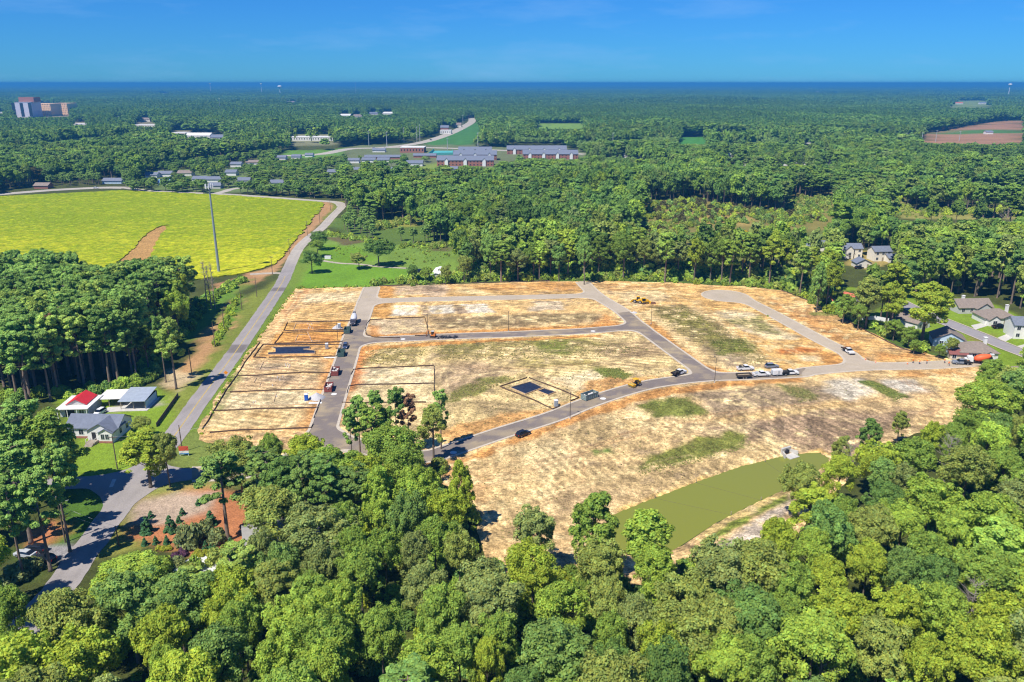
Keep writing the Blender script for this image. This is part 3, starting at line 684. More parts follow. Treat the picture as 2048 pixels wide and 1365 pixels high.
ribbon('stop_line', [a_, b_], 0.9, WM, 0.056, 'white stop line at the junction')
CM = M('far_road_grey', shown(205, 196, 180), 0.9, var=0.12, scale=0.05)
ribbon('highway', R_BACK, 15, CM, 0.04, 'wide pale highway beyond the yellow field')
ribbon('highway_branch', R_BACK2, 8, CM, 0.035, 'pale road curving round the yellow field')
ribbon('estate_road', R_BACK3, 8, CM, 0.03, 'short road into the houses behind the field')
ribbon('farm_drive', R_DRV1, 4.0, M('drive_gravel', shown(205, 192, 172), 0.95, var=0.2, scale=0.5), 0.03, 'gravel drive from the road to the pine stand')
ribbon('trailer_drive', R_DRV2, 2.6, MATS['drive_gravel'], 0.03, 'narrow gravel drive crossing the green meadow')
ribbon('estate_street', R_NB, 7.5, M('estate_asphalt', shown(172, 166, 168), 0.9, var=0.1, scale=0.4), 0.05, 'grey street between the brown roofed houses')
for s in (-1, 1): ribbon('estate_kerb', R_NB, 0.6, KM, 0.15, 'concrete kerb of the estate street', off=s*4.05)
ribbon('distant_highway', R_HWY, 20, CM, 0.04, 'far pale highway climbing to the horizon')
ribbon('distant_crossroad', R_HWY2, 18, CM, 0.034, 'far pale road in front of the apartments')

# ------------------------------------------------------------------ crop field
SOY = GP([(-90,400),(0,394),(240,382),(450,391),(640,405),(648,410),(601,470),(549,531),(490,547),(400,560),(200,580),(0,600),(-90,600)])
PATH = GP([(338,452),(322,453),(300,465),(282,478),(270,495),(247,517),(200,560),(260,560),(300,520),(312,490),(322,470)])
def f_soy(X, Y): return sdf_poly(X, Y, SOY)+(fbm(X, Y, 6, 3, 7)-0.5)*5
def f_path(X, Y): return -(sdf_poly(X, Y, PATH)+(fbm(X, Y, 6, 3, 9)-0.5)*4)
def soy_col(X, Y):
    n = fbm(X, Y, 70, 3, 3); u = X*0.9+Y*0.35; v = -X*0.35+Y*0.9
    st = fbm(u/10, v, 2.6, 3, 13); s2 = fbm(X, Y, 2.4, 3, 23)
    g_ = smooth(620, 330, Y); k = np.clip(-0.1+0.35*n+0.42*g_+0.35*(st-0.5)+1.0*(s2-0.5), 0, 1)[:, None]
    return shown(150, 172, 0)[None, :]*(1-k)+shown(250, 240, 50)[None, :]*k
b = np.array(SOY)
FM = attr_mat('crop_leaves', 0.8, ((3.0, 0.2), (1.2, 0.45)), 1.0, bdist=0.5)
me = iso_mesh('crop_field', b[:, 0].min()-3, b[:, 0].max()+3, b[:, 1].min()-3, b[:, 1].max()+3, 1.5, [f_soy, f_path], FM, 0,
              zf=lambda X, Y: 0.55+0.45*(fbm(X, Y, 2.2, 2, 77)-0.5)+0.25*(vnoise(X*0.5, Y*0.16)-0.5), skirt=0.7, colf=soy_col)
link('crop_field', me, kind='stuff', label='ripening yellow green soybean crop covering the big field')
me = iso_mesh('field_path', *[f(np.array(PATH)[:, k]) + e for k in (0, 1) for f, e in ((np.min, -6), (np.max, 6))], 1.5,
              [lambda X, Y: sdf_poly(X, Y, PATH)-4, lambda X, Y: sdf_poly(X, Y, SOY)], SM, 0.02,
              colf=lambda X, Y: shown(205, 160, 95)[None, :]*(0.8+0.4*fbm(X, Y, 5, 4)[:, None]))
link('field_path', me, kind='structure', label='bare tan dirt track running into the yellow field')
# ================================================================== TREES
def leaf_mat(name, trans=0.36, rough=0.6, var=0.5):
    m, t, b = nodes_mat(name)
    a = t.nodes.new('ShaderNodeAttribute'); a.attribute_type = 'INSTANCER'; a.attribute_name = 'tint'
    lv = t.nodes.new('ShaderNodeAttribute'); lv.attribute_name = 'lv'
    mm = t.nodes.new('ShaderNodeMix'); mm.data_type = 'RGBA'; mm.blend_type = 'MULTIPLY'; mm.inputs[0].default_value = 1
    t.links.new(a.outputs['Color'], mm.inputs[6]); t.links.new(lv.outputs['Color'], mm.inputs[7])
    t.nodes.remove(b); b = t.nodes.new('ShaderNodeBsdfDiffuse'); t.links.new(mm.outputs[2], b.inputs['Color'])
    tr = t.nodes.new('ShaderNodeBsdfTranslucent'); t.links.new(mm.outputs[2], tr.inputs['Color'])
    ms = t.nodes.new('ShaderNodeMixShader'); ms.inputs[0].default_value = trans
    t.links.new(b.outputs[0], ms.inputs[1]); t.links.new(tr.outputs[0], ms.inputs[2])
    t.links.new(ms.outputs[0], t.nodes['Material Output'].inputs['Surface'])
    return m
LEAF = leaf_mat('leaves'); NEEDLE = leaf_mat('needles', 0.25)
BARK = M('bark', srgb(112, 100, 88), 0.95, var=0.3, scale=1.2, bump=0.4)
PBARK = M('pine_bark', srgb(126, 110, 98), 0.95, var=0.3, scale=1.0, bump=0.4)
DBARK = M('dead_bark', srgb(150, 140, 130), 0.95, var=0.2, scale=1.0)

def unit(v): return v/np.maximum(np.linalg.norm(v, axis=1, keepdims=True), 1e-6)
def leaf_quads(rng, C, N, size):
    """one bent-looking leaf clump (a quad) at each centre C facing N"""
    n = len(C); a = unit(np.cross(N, unit(rng.normal(size=(n, 3))))); b = np.cross(N, a)
    s = size*(0.6+0.8*rng.random((n, 1))); a = a*s; b = b*s*(0.6+0.4*rng.random((n, 1)))
    V = np.stack([C-a-b*0.35, C+a*0.2-b, C+a+b*0.4, C-a*0.25+b], 1)
    return V
NL = 52
def crown(rng, kind, H, R, n_leaf, leaf):
    """leaf clumps on many lumps; returns vertices (n,4,3) and brightness (n,3)"""
    if kind == 'pine':
        z0, z1 = 0.46*H, 0.99*H; nl = 64
        zz = z0+(z1-z0)*np.sqrt(rng.random(nl)); f = (zz-z0)/(z1-z0)
        prof = R*np.clip(1.05*np.sqrt(np.clip(1-f**2.2, 0, 1))*(0.55+0.45*np.minimum(f/0.25, 1)), 0.16*R, None)
        a = rng.random(nl)*2*pi; rr = prof*np.sqrt(0.12+0.85*rng.random(nl))
        L = np.stack([rr*np.cos(a), rr*np.sin(a), zz], 1); lr = (0.19+0.15*rng.random(nl))*R*(1-0.2*f); fl = 0.7
    elif kind == 'cone':
        nl = 60; zz = H*(0.02+0.96*rng.random(nl)**1.3); prof = R*(1-zz/H)**0.8
        a = rng.random(nl)*2*pi; L = np.stack([prof*0.8*np.cos(a), prof*0.8*np.sin(a), zz], 1); lr = 0.12*R+0.24*prof; fl = 1
    elif kind == 'bush':
        nl = 34; d = unit(rng.normal(size=(nl, 3))); d[:, 2] = np.abs(d[:, 2])
        L = d*np.array([R*0.72, R*0.72, H*0.66])*(0.7+0.35*rng.random((nl, 1))); L[:, 2] += H*0.12; lr = (0.26+0.2*rng.random(nl))*R; fl = 0.9
    else:
        tall = kind == 'tall'; nl = NL
        zc, hz = (0.60*H, 0.37*H) if not tall else (0.57*H, 0.41*H); nb = rng.integers(6, 10)
        lobe = unit(rng.normal(size=(nb, 3))+np.array([0, 0, 0.35])); lobe[:, 2] = np.where(lobe[:, 2] < -0.4, -lobe[:, 2], lobe[:, 2]); reach = 0.62+0.5*rng.random((nb, 1))
        kk = rng.integers(0, nb, nl); fill = rng.random(nl) < 0.38
        d = unit(lobe[kk]*1.0+rng.normal(size=(nl, 3))*0.42); d2 = unit(rng.normal(size=(nl, 3))); d2[:, 2] = np.where(d2[:, 2] < -0.5, -d2[:, 2], d2[:, 2])
        rad = np.where(fill[:, None], 0.45+0.42*rng.random((nl, 1)), reach[kk]*(0.55+0.5*rng.random((nl, 1)))); d = np.where(fill[:, None], d2, d)
        L = d*np.array([R*0.92, R*0.92, hz*0.95])*rad; L[:, 2] += zc
        L[:, :2] *= (1.0-0.38*np.clip((L[:, 2:]-zc)/hz, 0, 1)**1.5) if tall else 1.0
        lr = (0.15+0.26*rng.random(nl)**1.4)*R*(52/nl)**0.42; fl = 0.85
    tone = 0.82+0.36*rng.random(nl)
    k = rng.choice(nl, n_leaf, p=lr**2/np.sum(lr**2))
    ax = np.zeros((n_leaf, 3)); ax[:] = L[k]; ctr = np.array([0, 0, 0.5*H if kind != 'pine' else 0.72*H])
    out = unit(ax-ctr); d = unit(rng.normal(size=(n_leaf, 3))+out*0.55+np.array([0, 0, 0.4]))
    sh = 0.66+0.46*rng.random((n_leaf, 1))**1.3 if kind != 'pine' else 0.45+0.6*rng.random((n_leaf, 1))
    C = ax+d*lr[k][:, None]*sh*np.array([1, 1, fl])
    N = unit(d+rng.normal(size=(n_leaf, 3))*0.5+np.array([-0.1, -0.12, 0.35]))
    Q = leaf_quads(rng, C, N, leaf)
    t = (tone[k]*(0.75+0.5*rng.random(n_leaf)))[:, None]
    warm = (rng.random((n_leaf, 1))-0.35)*0.35
    lv = np.concatenate([t*(1+warm*0.8), t, t*(1-warm)], 1)
    return Q, lv, L, lr
def trunk_geo(mb, rng, H, kind, L, lr):
    lean = rng.normal(size=2)*0.018*H; r0 = 0.0125*H+0.05 if kind == 'pine' else 0.017*H
    top = 0.93 if kind == 'pine' else 0.72
    P = [(lean[0]*f*f+0.1*sin(3*f), lean[1]*f*f, H*f) for f in (0, 0.03, 0.2, 0.4, 0.6, top)]
    mb.tube(P, [r0*1.5, r0*1.08, r0*0.92, r0*0.75, r0*0.55, r0*0.12], 7)
    for i in rng.choice(len(L), min(16 if kind != 'pine' else 18, len(L)), replace=False):
        e = L[i]; zb = max(0.25*H, e[2]-(0.16 if kind != 'pine' else 0.04)*H); f = zb/H
        b0 = (lean[0]*f*f, lean[1]*f*f, zb); mid = (b0[0]*0.5+e[0]*0.5, b0[1]*0.5+e[1]*0.5, zb*0.45+e[2]*0.55)
        mb.tube([b0, mid, tuple(e)], [r0*0.34, r0*0.22, r0*0.07], 4)
def quads_mesh(name, Q, lv, mat):
    n = len(Q); me = mesh_np(name, Q.reshape(-1, 3), np.arange(4*n).reshape(n, 4), mat)
    set_col(me, np.repeat(lv, 4, 0), 'lv'); return me
def tree_protos(kind, count, H, R, n_leaf, leaf, seed, mat, bark):
    out = []
    for i in range(count):
        rng = np.random.default_rng(seed+i)
        Q, lv, L, lr = crown(rng, kind, H, R*(0.9+0.2*rng.random()), n_leaf, leaf)
        if leaf > 0.5: lv = lv.mean(0)+(lv-lv.mean(0))*0.55
        cm = quads_mesh('crown_'+kind, Q, lv, mat)
        mb = MB(); trunk_geo(mb, rng, H, kind, L, lr)
        tm = mesh_np('trunk_'+kind, mb.v, mb.f, bark, smooth_=True)
        out.append((tm, cm, H, R))
    return out
def merged(name, tm, cm):
    """trunk and crown in one mesh, for the distant mass of the wood"""
    V1 = np.array([v.co[:] for v in tm.vertices]) if tm else np.zeros((0, 3)); n1 = len(V1)
    n2 = len(cm.vertices); V2 = np.empty(n2*3, np.float32); cm.vertices.foreach_get('co', V2)
    faces = ([list(p.vertices) for p in tm.polygons] if tm else [])
    k = len(faces); faces += (np.arange(n2).reshape(-1, 4)+n1).tolist()
    me = mesh_np(name, np.concatenate([V1, V2.reshape(-1, 3)]), faces, [cm.materials[0], tm.materials[0] if tm else BARK], [1]*k+[0]*(len(faces)-k))
    a = me.color_attributes.new('lv', 'FLOAT_COLOR', 'POINT'); d = np.ones((n1+n2, 4), np.float32)
    src = np.empty(n2*4, np.float32); cm.attributes['lv'].data.foreach_get('color', src); d[n1:] = src.reshape(-1, 4)
    a.data.foreach_set('color', d.ravel()); return me
NL = 150
PROTO = {
 'round': tree_protos('round', 8, 18, 6.2, 19000, 0.205, 100, LEAF, BARK),
 'tall': tree_protos('tall', 5, 21, 5.0, 16000, 0.21, 200, LEAF, BARK),
 'pine': tree_protos('pine', 5, 25, 4.2, 12000, 0.225, 300, NEEDLE, PBARK),
 'cone': tree_protos('cone', 2, 5, 1.5, 1600, 0.22, 400, LEAF, BARK),
 'bush': tree_protos('bush', 3, 3, 2.2, 1500, 0.24, 500, LEAF, BARK),
}
NL = 52
# distant prototypes: fewer, larger clumps; index order is the collection's alphabetical order
PC = bpy.data.collections.new('far_tree_kinds'); FAR = {}
def add_far(kind, me, H, R):
    i = len(PC.objects); o = bpy.data.objects.new('kind_%03d' % i, me); PC.objects.link(o); FAR.setdefault(kind, []).append((i, H, R))
for kind, cnt, H, R, nl, lf, mt, bk in (('round', 6, 18, 6.2, 1500, 0.72, LEAF, BARK), ('tall', 3, 21, 5.0, 1500, 0.7, LEAF, BARK), ('pine', 4, 25, 4.2, 1400, 0.64, NEEDLE, PBARK), ('bush', 2, 3, 2.2, 260, 0.5, LEAF, BARK)):
    for tm, cm, h, r in tree_protos(kind, cnt, H, R, nl, lf, 600, mt, bk): add_far(kind+'1', merged('far_'+kind, tm, cm), h, r)
for kind, cnt, H, R, nl, lf, mt, bk in (('round', 4, 18, 6.2, 200, 1.9, LEAF, BARK), ('pine', 3, 22, 4.6, 150, 1.7, NEEDLE, PBARK)):
    for tm, cm, h, r in tree_protos(kind, cnt, H, R, nl, lf, 700, mt, bk): add_far(kind+'2', merged('farther_'+kind, None, cm), h, r)
for tm, cm, h, r in PROTO['bush']: add_far('bush0', merged('near_bush', tm, cm), h, r)
for i in range(4):                                             # a stretch of canopy 70 m across, many crowns
    rng = np.random.default_rng(800+i); Qs = []; Ls = []
    for k in range(70):
        c = rng.random(2)*70-35; Q, lv, L, lr = crown(rng, 'round', 15+5*rng.random(), 5.5+2*rng.random(), 26, 3.4)
        Qs.append(Q+np.array([c[0], c[1], 0])); Ls.append(lv*(0.75+0.5*rng.random()))
    add_far('patch', merged('canopy_stretch', None, quads_mesh('p', np.concatenate(Qs), np.concatenate(Ls), LEAF)), 18, 35)

# ------------------------------------------------------------------ where no trees hide the view (what the photograph shows open)
# far buildings: label, x0, x1 and base y in pixels, depth and height in metres, wall, roof
ap = 'apartment block with grey roof and white gables'
FARA = [('nearest brick '+ap, 874, 987, 333, 22, 7, 3), ('middle brick '+ap+' left of the drive', 907, 993, 321, 22, 7, 3), ('farthest brick '+ap+' beside the teal court', 917, 983, 311, 22, 6, 3),
      ('long brick '+ap+' under the tall trees', 1014, 1133, 309, 20, 6.5, 4), ('front brick '+ap+' right of the drive', 1046, 1156, 319, 22, 6.5, 4)]
FARB = [
 ('red brick hall with pale flat roof by the crossroads', 800, 848, 306, 30, 7, 'BRICK', 'R_WHT', 'flat'), ('long grey roofed brick terrace left of the court', 729, 800, 319, 10, 2.88, 'BRICK', 'R_SLATE', 'gable'),
 ('slanting grey roofed terrace right of the red hall', 827, 872, 316, 10, 2.88, 'BRICK', 'R_SLATE', 'gable'), ('grey roofed terrace end above the dark pines', 813, 845, 333, 12, 3.6, 'W_WHITE', 'R_SLATE', 'gable'),
 ('pair of slate roofed flats beside the round tree', 696, 718, 327, 10, 3.6, 'W_WHITE', 'R_SLATE', 'gable'), ('slate roofed flats second from the round tree', 724, 750, 326, 10, 3.6, 'W_WHITE', 'R_SLATE', 'gable'), ('slate roofed flats third from the round tree', 755, 778, 326, 10, 3.6, 'W_CREAM', 'R_SLATE', 'gable'),
 ('small white shop beside the crossroads', 745, 770, 305, 10, 2.88, 'W_WHITE', 'R_SLATE', 'gable'), ('slate roof among the dark pines below the terraces', 706, 722, 345, 10, 2.88, 'W_GREY', 'R_SLATE', 'gable'), ('slate roof at the pine tops below the terraces', 770, 800, 345, 10, 2.88, 'W_GREY', 'R_SLATE', 'gable'),
 ('slate roofed house below the brick apartments', 898, 915, 345, 10, 3.6, 'W_WHITE', 'R_SLATE', 'gable'), ('grey house deep in the pines', 655, 672, 350, 10, 2.88, 'W_GREY', 'R_SLATE', 'gable'),
 ('white house with grey roof at the left of the field row', 290, 314, 356, 10, 2.88, 'W_WHITE', 'R_GREY', 'gable'), ('white gabled house second in the field row', 315, 342, 354, 10, 3.24, 'W_WHITE', 'R_GREY', 'gable'), ('cream house third in the field row', 355, 383, 352, 10, 2.88, 'W_CREAM', 'R_BROWN', 'gable'),
 ('house with a blue roof behind the field', 316, 338, 371, 10, 2.8, 'W_WHITE', 'R_BLUE', 'gable'), ('long slate roofed house behind the roadside pines', 385, 411, 364, 10, 2.88, 'W_WHITE', 'R_SLATE', 'gable'), ('slate roofed house next to the long one', 413, 441, 365, 10, 2.88, 'W_WHITE', 'R_SLATE', 'gable'),
 ('grey house at the estate road mouth', 417, 441, 378, 10, 2.88, 'W_GREY', 'R_GREY', 'gable'), ('slate roofed house right of the estate road', 475, 499, 367, 10, 2.88, 'W_WHITE', 'R_SLATE', 'gable'), ('white house among pines right of the estate road', 540, 566, 372, 10, 2.88, 'W_WHITE', 'R_SLATE', 'gable'),
 ('white house on the far green lawn', 461, 482, 335, 10, 3.6, 'W_WHITE', 'R_GREY', 'gable'), ('pale brown roofed house in the middle woods', 492, 516, 330, 10, 2.88, 'W_WHITE', 'R_BROWN', 'gable'), ('small grey house on the far lawn', 554, 571, 320, 10, 2.88, 'W_WHITE', 'R_GREY', 'gable'),
 ('white house in the middle of the far lawn', 583, 600, 318, 10, 2.88, 'W_WHITE', 'R_GREY', 'gable'), ('rightmost white house on the far lawn', 610, 625, 315, 10, 2.88, 'W_WHITE', 'R_GREY', 'gable'), ('tall narrow house behind the pines', 451, 472, 352, 10, 3.6, 'W_WHITE', 'R_SLATE', 'gable'),
 ('low brown building beside the highway', 68, 96, 378, 10, 2.8, 'BRICK', 'R_BROWN', 'gable'), ('long blue grey building behind the highway', 205, 243, 368, 10, 2.8, 'W_BLUE', 'R_GREY', 'gable'),
 ('white flat roofed store below the tan hospital', 145, 174, 255, 30, 7, 'W_WHITE', 'R_WHT', 'flat'), ('cream flat roofed offices in the far woods', 268, 310, 259, 30, 9, 'W_CREAM', 'R_WHT', 'flat'), ('white warehouse with low roof in the far woods', 372, 420, 279, 24, 6.4, 'W_WHITE', 'R_WHT', 'gable'),
 ('pale shed left of the white warehouse', 343, 371, 273, 30, 6, 'W_CREAM', 'R_WHT', 'flat'), ('grey shed right of the white warehouse', 421, 446, 282, 18, 5.6, 'W_GREY', 'R_SLATE', 'gable'), ('long white school building with dark window bands', 581, 622, 282, 30, 6, 'W_WHITE', 'R_WHT', 'flat'), ('right wing of the long white school building', 624, 666, 282, 30, 6, 'W_WHITE', 'R_WHT', 'flat'),
 ('teal roofed store behind the car park', 228, 244, 236, 18, 4.32, 'W_WHITE', 'R_TEAL', 'gable'), ('brown roofed store left of the far offices', 282, 300, 244, 18, 5.6, 'W_CREAM', 'R_BROWN', 'gable'), ('white barn beyond the ploughed field', 1972, 1986, 269, 10, 4.32, 'W_WHITE', 'R_GREY', 'gable'),
 ('white house left of the two in the far woods', 1245, 1257, 318, 10, 4.32, 'W_WHITE', 'R_WHT', 'gable'), ('white gabled house right of the two in the far woods', 1269, 1287, 318, 10, 4.32, 'W_WHITE', 'R_WHT', 'gable'), ('tall white house end in the far woods', 1456, 1463, 320, 10, 5.6, 'W_WHITE', 'R_WHT', 'gable'),
 ('pale brown house leftmost in the far clearing', 1466, 1497, 333, 10, 3.6, 'W_WHITE', 'R_BROWN', 'gable'), ('pale house second in the far clearing', 1545, 1577, 332, 10, 3.6, 'W_WHITE', 'R_SLATE', 'gable'), ('white twin gabled house third in the far clearing', 1581, 1600, 333, 10, 4.32, 'W_WHITE', 'R_WHT', 'gable'),
 ('white house fourth in the far clearing', 1602, 1620, 333, 10, 4.32, 'W_CREAM', 'R_SLATE', 'gable'), ('slate roofed house rightmost in the far clearing', 1640, 1664, 332, 10, 3.6, 'W_WHITE', 'R_SLATE', 'gable'), ('lone white roofed farmhouse in the far woods', 1609, 1629, 288, 10, 3.6, 'W_WHITE', 'R_WHT', 'gable'),
 ('brick store beside the climbing highway', 881, 897, 262, 18, 6.4, 'BRICK', 'R_SLATE', 'gable'), ('white store below the brick store by the highway', 880, 902, 268, 24, 6, 'W_WHITE', 'R_WHT', 'flat'), ('brown roofed house near the highway crest', 910, 922, 254, 18, 4.32, 'W_CREAM', 'R_BROWN', 'gable'),
 ('pale building at the left picture edge in the far woods', -8, 8, 231, 50, 8, 'W_CREAM', 'R_WHT', 'flat'),
 ('large white roof leftmost of the far town', 680, 700, 237, 36, 7.2, 'W_WHITE', 'R_WHT', 'gable'), ('cream block in the far town', 706, 724, 238, 36, 7.2, 'W_CREAM', 'R_BROWN', 'gable'), ('grey block in the middle of the far town', 738, 756, 234, 36, 8.8, 'W_GREY', 'R_SLATE', 'gable'), ('white block rightmost of the far town', 765, 785, 233, 36, 8, 'W_WHITE', 'R_WHT', 'gable'),
 ('white roofed store farthest out on the left', 306, 314, 187, 60, 14, 'W_WHITE', 'R_WHT', 'flat'), ('pinkish store row farthest out on the left', 322, 340, 190, 60, 12, 'W_CREAM', 'R_BROWN', 'flat'), ('brown roofed store far right of the first mast', 573, 588, 209, 36, 9.6, 'W_CREAM', 'R_BROWN', 'gable'), ('small cream tower block beside the brown store', 593, 601, 208, 40, 14, 'W_CREAM', 'R_WHT', 'flat'),
 ('white shed far out on the right', 1631, 1640, 186, 80, 12, 'W_WHITE', 'R_WHT', 'flat'), ('pale shed row far out on the right', 1664, 1682, 189, 80, 10, 'W_CREAM', 'R_WHT', 'flat'), ('brown roofed farm on the far right meadow', 1912, 1926, 209, 18, 5.6, 'W_CREAM', 'R_RUST', 'gable'), ('grey farm shed on the far right meadow', 1960, 1974, 209, 18, 5.6, 'W_WHITE', 'R_GREY', 'gable'),
]
OPEN_B = []
for x0, x1, py, D, h, rh in [(r[1], r[2], r[3], r[4], r[5], 4.5) for r in FARA]+[(r[1], r[2], r[3], r[4], r[5], min(4.0, r[4]*0.22)) for r in FARB]:
    xw, yw = G((x0+x1)/2, py); top = PX(xw, yw+D/2, h+rh)[1]
    lo = top+(py-top)*(0.62 if x1-x0 < 60 else 0.9); OPEN_B.append([(x0-1, top), (x1+1, top), (x1+2, lo), (x0-2, lo)])
OPEN = [
 [(-300,400),(0,388),(240,376),(450,386),(690,402),(690,425),(655,462),(600,520),(548,535),(500,535),(480,515),(440,508),(320,512),(240,522),(180,532),(160,508),(90,498),(0,502),(-300,520)],
 [(0,380),(160,372),(250,370),(250,384),(0,398)],
 [(690,402),(648,404),(545,530),(500,540),(455,590),(410,628),(378,655),(345,700),(300,760),(300,790),(330,815),(340,870),(345,890),(420,880),(480,740),(545,640),(600,570),(640,500),(662,450)],
 [(115,800),(190,775),(300,765),(340,800),(345,870),(280,905),(245,930),(250,955),(130,965),(165,900),(140,860)],
 [(130,965),(250,950),(275,985),(245,1040),(180,1110),(70,1232),(70,1190),(115,1125),(50,1100),(60,1060),(120,1085),(150,1040),(160,990)],
 [(265,1000),(330,985),(400,1000),(420,1040),(500,1060),(505,1080),(430,1105),(440,1140),(370,1135),(340,1100),(280,1085),(230,1095),(250,1040)],
 [(590,579),(740,575),(1000,567),(1180,563),(1350,566),(1440,573),(1500,574),(1570,584),(1650,617),(1720,656),(1800,696),(1860,711),(1905,720),(1960,735),(1990,766),(1925,790),(1915,830),(1880,855),(1830,858),(1760,885),(1700,908),(1655,920),(1640,940),(1582,978),(1572,1005),(1525,1085),(1450,1092),(1400,1090),(1370,1060),(1300,1030),(1230,1035),(1190,1010),(1140,1030),(1060,1032),(1025,1080),(1000,1125),(970,1125),(955,1070),(955,960),(940,930),(900,925),(885,905),(890,860),(830,790),(700,800),(670,870),(640,885),(560,880),(400,880),(470,740),(545,640)],
 [(650,464),(697,470),(730,478),(790,490),(892,490),(910,506),(905,525),(925,558),(960,566),(740,574),(590,578),(575,560),(615,510)],
 [(1683,488),(1718,488),(1716,515),(1790,502),(1797,522),(1740,537),(1705,535),(1680,510)],
 [(1608,486),(1650,484),(1650,500),(1600,500),(1580,505),(1580,495)],
 [(1790,602),(1840,612),(1900,594),(1960,596),(2010,610),(2048,628),(2048,712),(1990,700),(1965,690),(1958,735),(1905,722),(1890,690),(1885,660),(1840,640)],
 [(1660,590),(1700,585),(1710,605),(1660,608)],
 [(560,316),(560,307),(640,303),(700,292),(820,286),(900,262),(932,238),(950,235),(958,250),(962,264),(935,292),(1000,296),(1090,299),(1172,306),(1172,314),(1000,306),(860,304),(850,309),(700,305),(640,314)],
 [(560,302),(640,300),(640,310),(560,312)],[(905,322),(990,334),(1000,322),(1046,322),(1010,312),(993,306)],[(815,337),(880,318),(900,316),(880,335)],
 [(430,384),(440,379),(495,372),(495,378),(460,386)],
 [(30,206),(66,204),(138,214),(140,234),(30,236)],
 [(1845,268),(1900,260),(1985,244),(2048,240),(2048,286),(1845,286)],
 [(1898,202),(1985,202),(1985,216),(1898,216)],
 [(1072,247),(1168,247),(1168,258),(1072,258)],[(1358,275),(1412,275),(1412,288),(1358,288)],
]
SCRUBP = [
 [(1300,405),(1390,400),(1440,412),(1530,422),(1640,428),(1660,440),(1600,456),(1500,448),(1420,450),(1330,468),(1285,470),(1280,440)],
 [(1575,395),(1665,393),(1672,428),(1575,422)],[(1778,395),(1805,398),(1820,420),(2048,418),(2048,434),(1790,436)],[(745,446),(800,440),(840,432),(845,444),(760,462)],
]
OPEN = OPEN+OPEN_B
OPEN_S = OPEN+SCRUBP
def open_hit(px, py, polys):
    hit = np.zeros(px.shape, bool)
    for p in polys: hit |= inside(px, py, p)
    return hit
def free_mask(X, Y, H, R, polys):
    bad = np.zeros(X.shape, bool)
    for f, s in ((0, 0), (0.3, 0), (0.62, -0.75), (0.62, 0.75), (0.8, 0), (1.0, 0), (0.85, -0.5), (0.85, 0.5)):
        px, py, _ = PX(X+R*s, Y, H*f); bad |= open_hit(px, py, polys)
    return ~bad
TREES = []       # dict rows: x, y, H, R, kind, tint, hand, label
T_MID = (0.108, 0.172, 0.036); T_YEL = (0.150, 0.205, 0.030); T_BRI = (0.138, 0.208, 0.038); T_OLI = (0.128, 0.168, 0.046); T_BLU = (0.090, 0.152, 0.044)
T_DRK = (0.074, 0.136, 0.038); T_GRY = (0.118, 0.158, 0.056); T_GOLD = (0.30, 0.24, 0.02); T_PIN = (0.104, 0.182, 0.050); T_PIN2 = (0.140, 0.208, 0.052); T_RED = (0.150, 0.098, 0.066)
_g = globals()
for _k in [k for k in _g if k.startswith('T_') and isinstance(_g[k], tuple)]: _g[_k] = tuple(v*2.5*s for v, s in zip(_g[_k], (1.07, 1.0, 0.88)))
def hand(cx, cy, wpx, tint, kind='round', hf=None, H=None, label=None, base=None):
    """a crown seen in the photograph: centre and width in pixels -> a tree at its real place and size"""
    H = H or (13.5+min(wpx, 150)/150*4.5 if kind != 'pine' else 23)
    zc = H*{'round': 0.62, 'tall': 0.6, 'pine': 0.76, 'bush': 0.5, 'cone': 0.45}[kind]
    x, y = base if base else G(cx, cy, zc)
    R = wpx*PX(x, y, zc)[2]/FPX/2
    TREES.append(dict(x=x, y=y, H=H, R=R, kind=kind, tint=np.array(tint), hand=True, label=label))
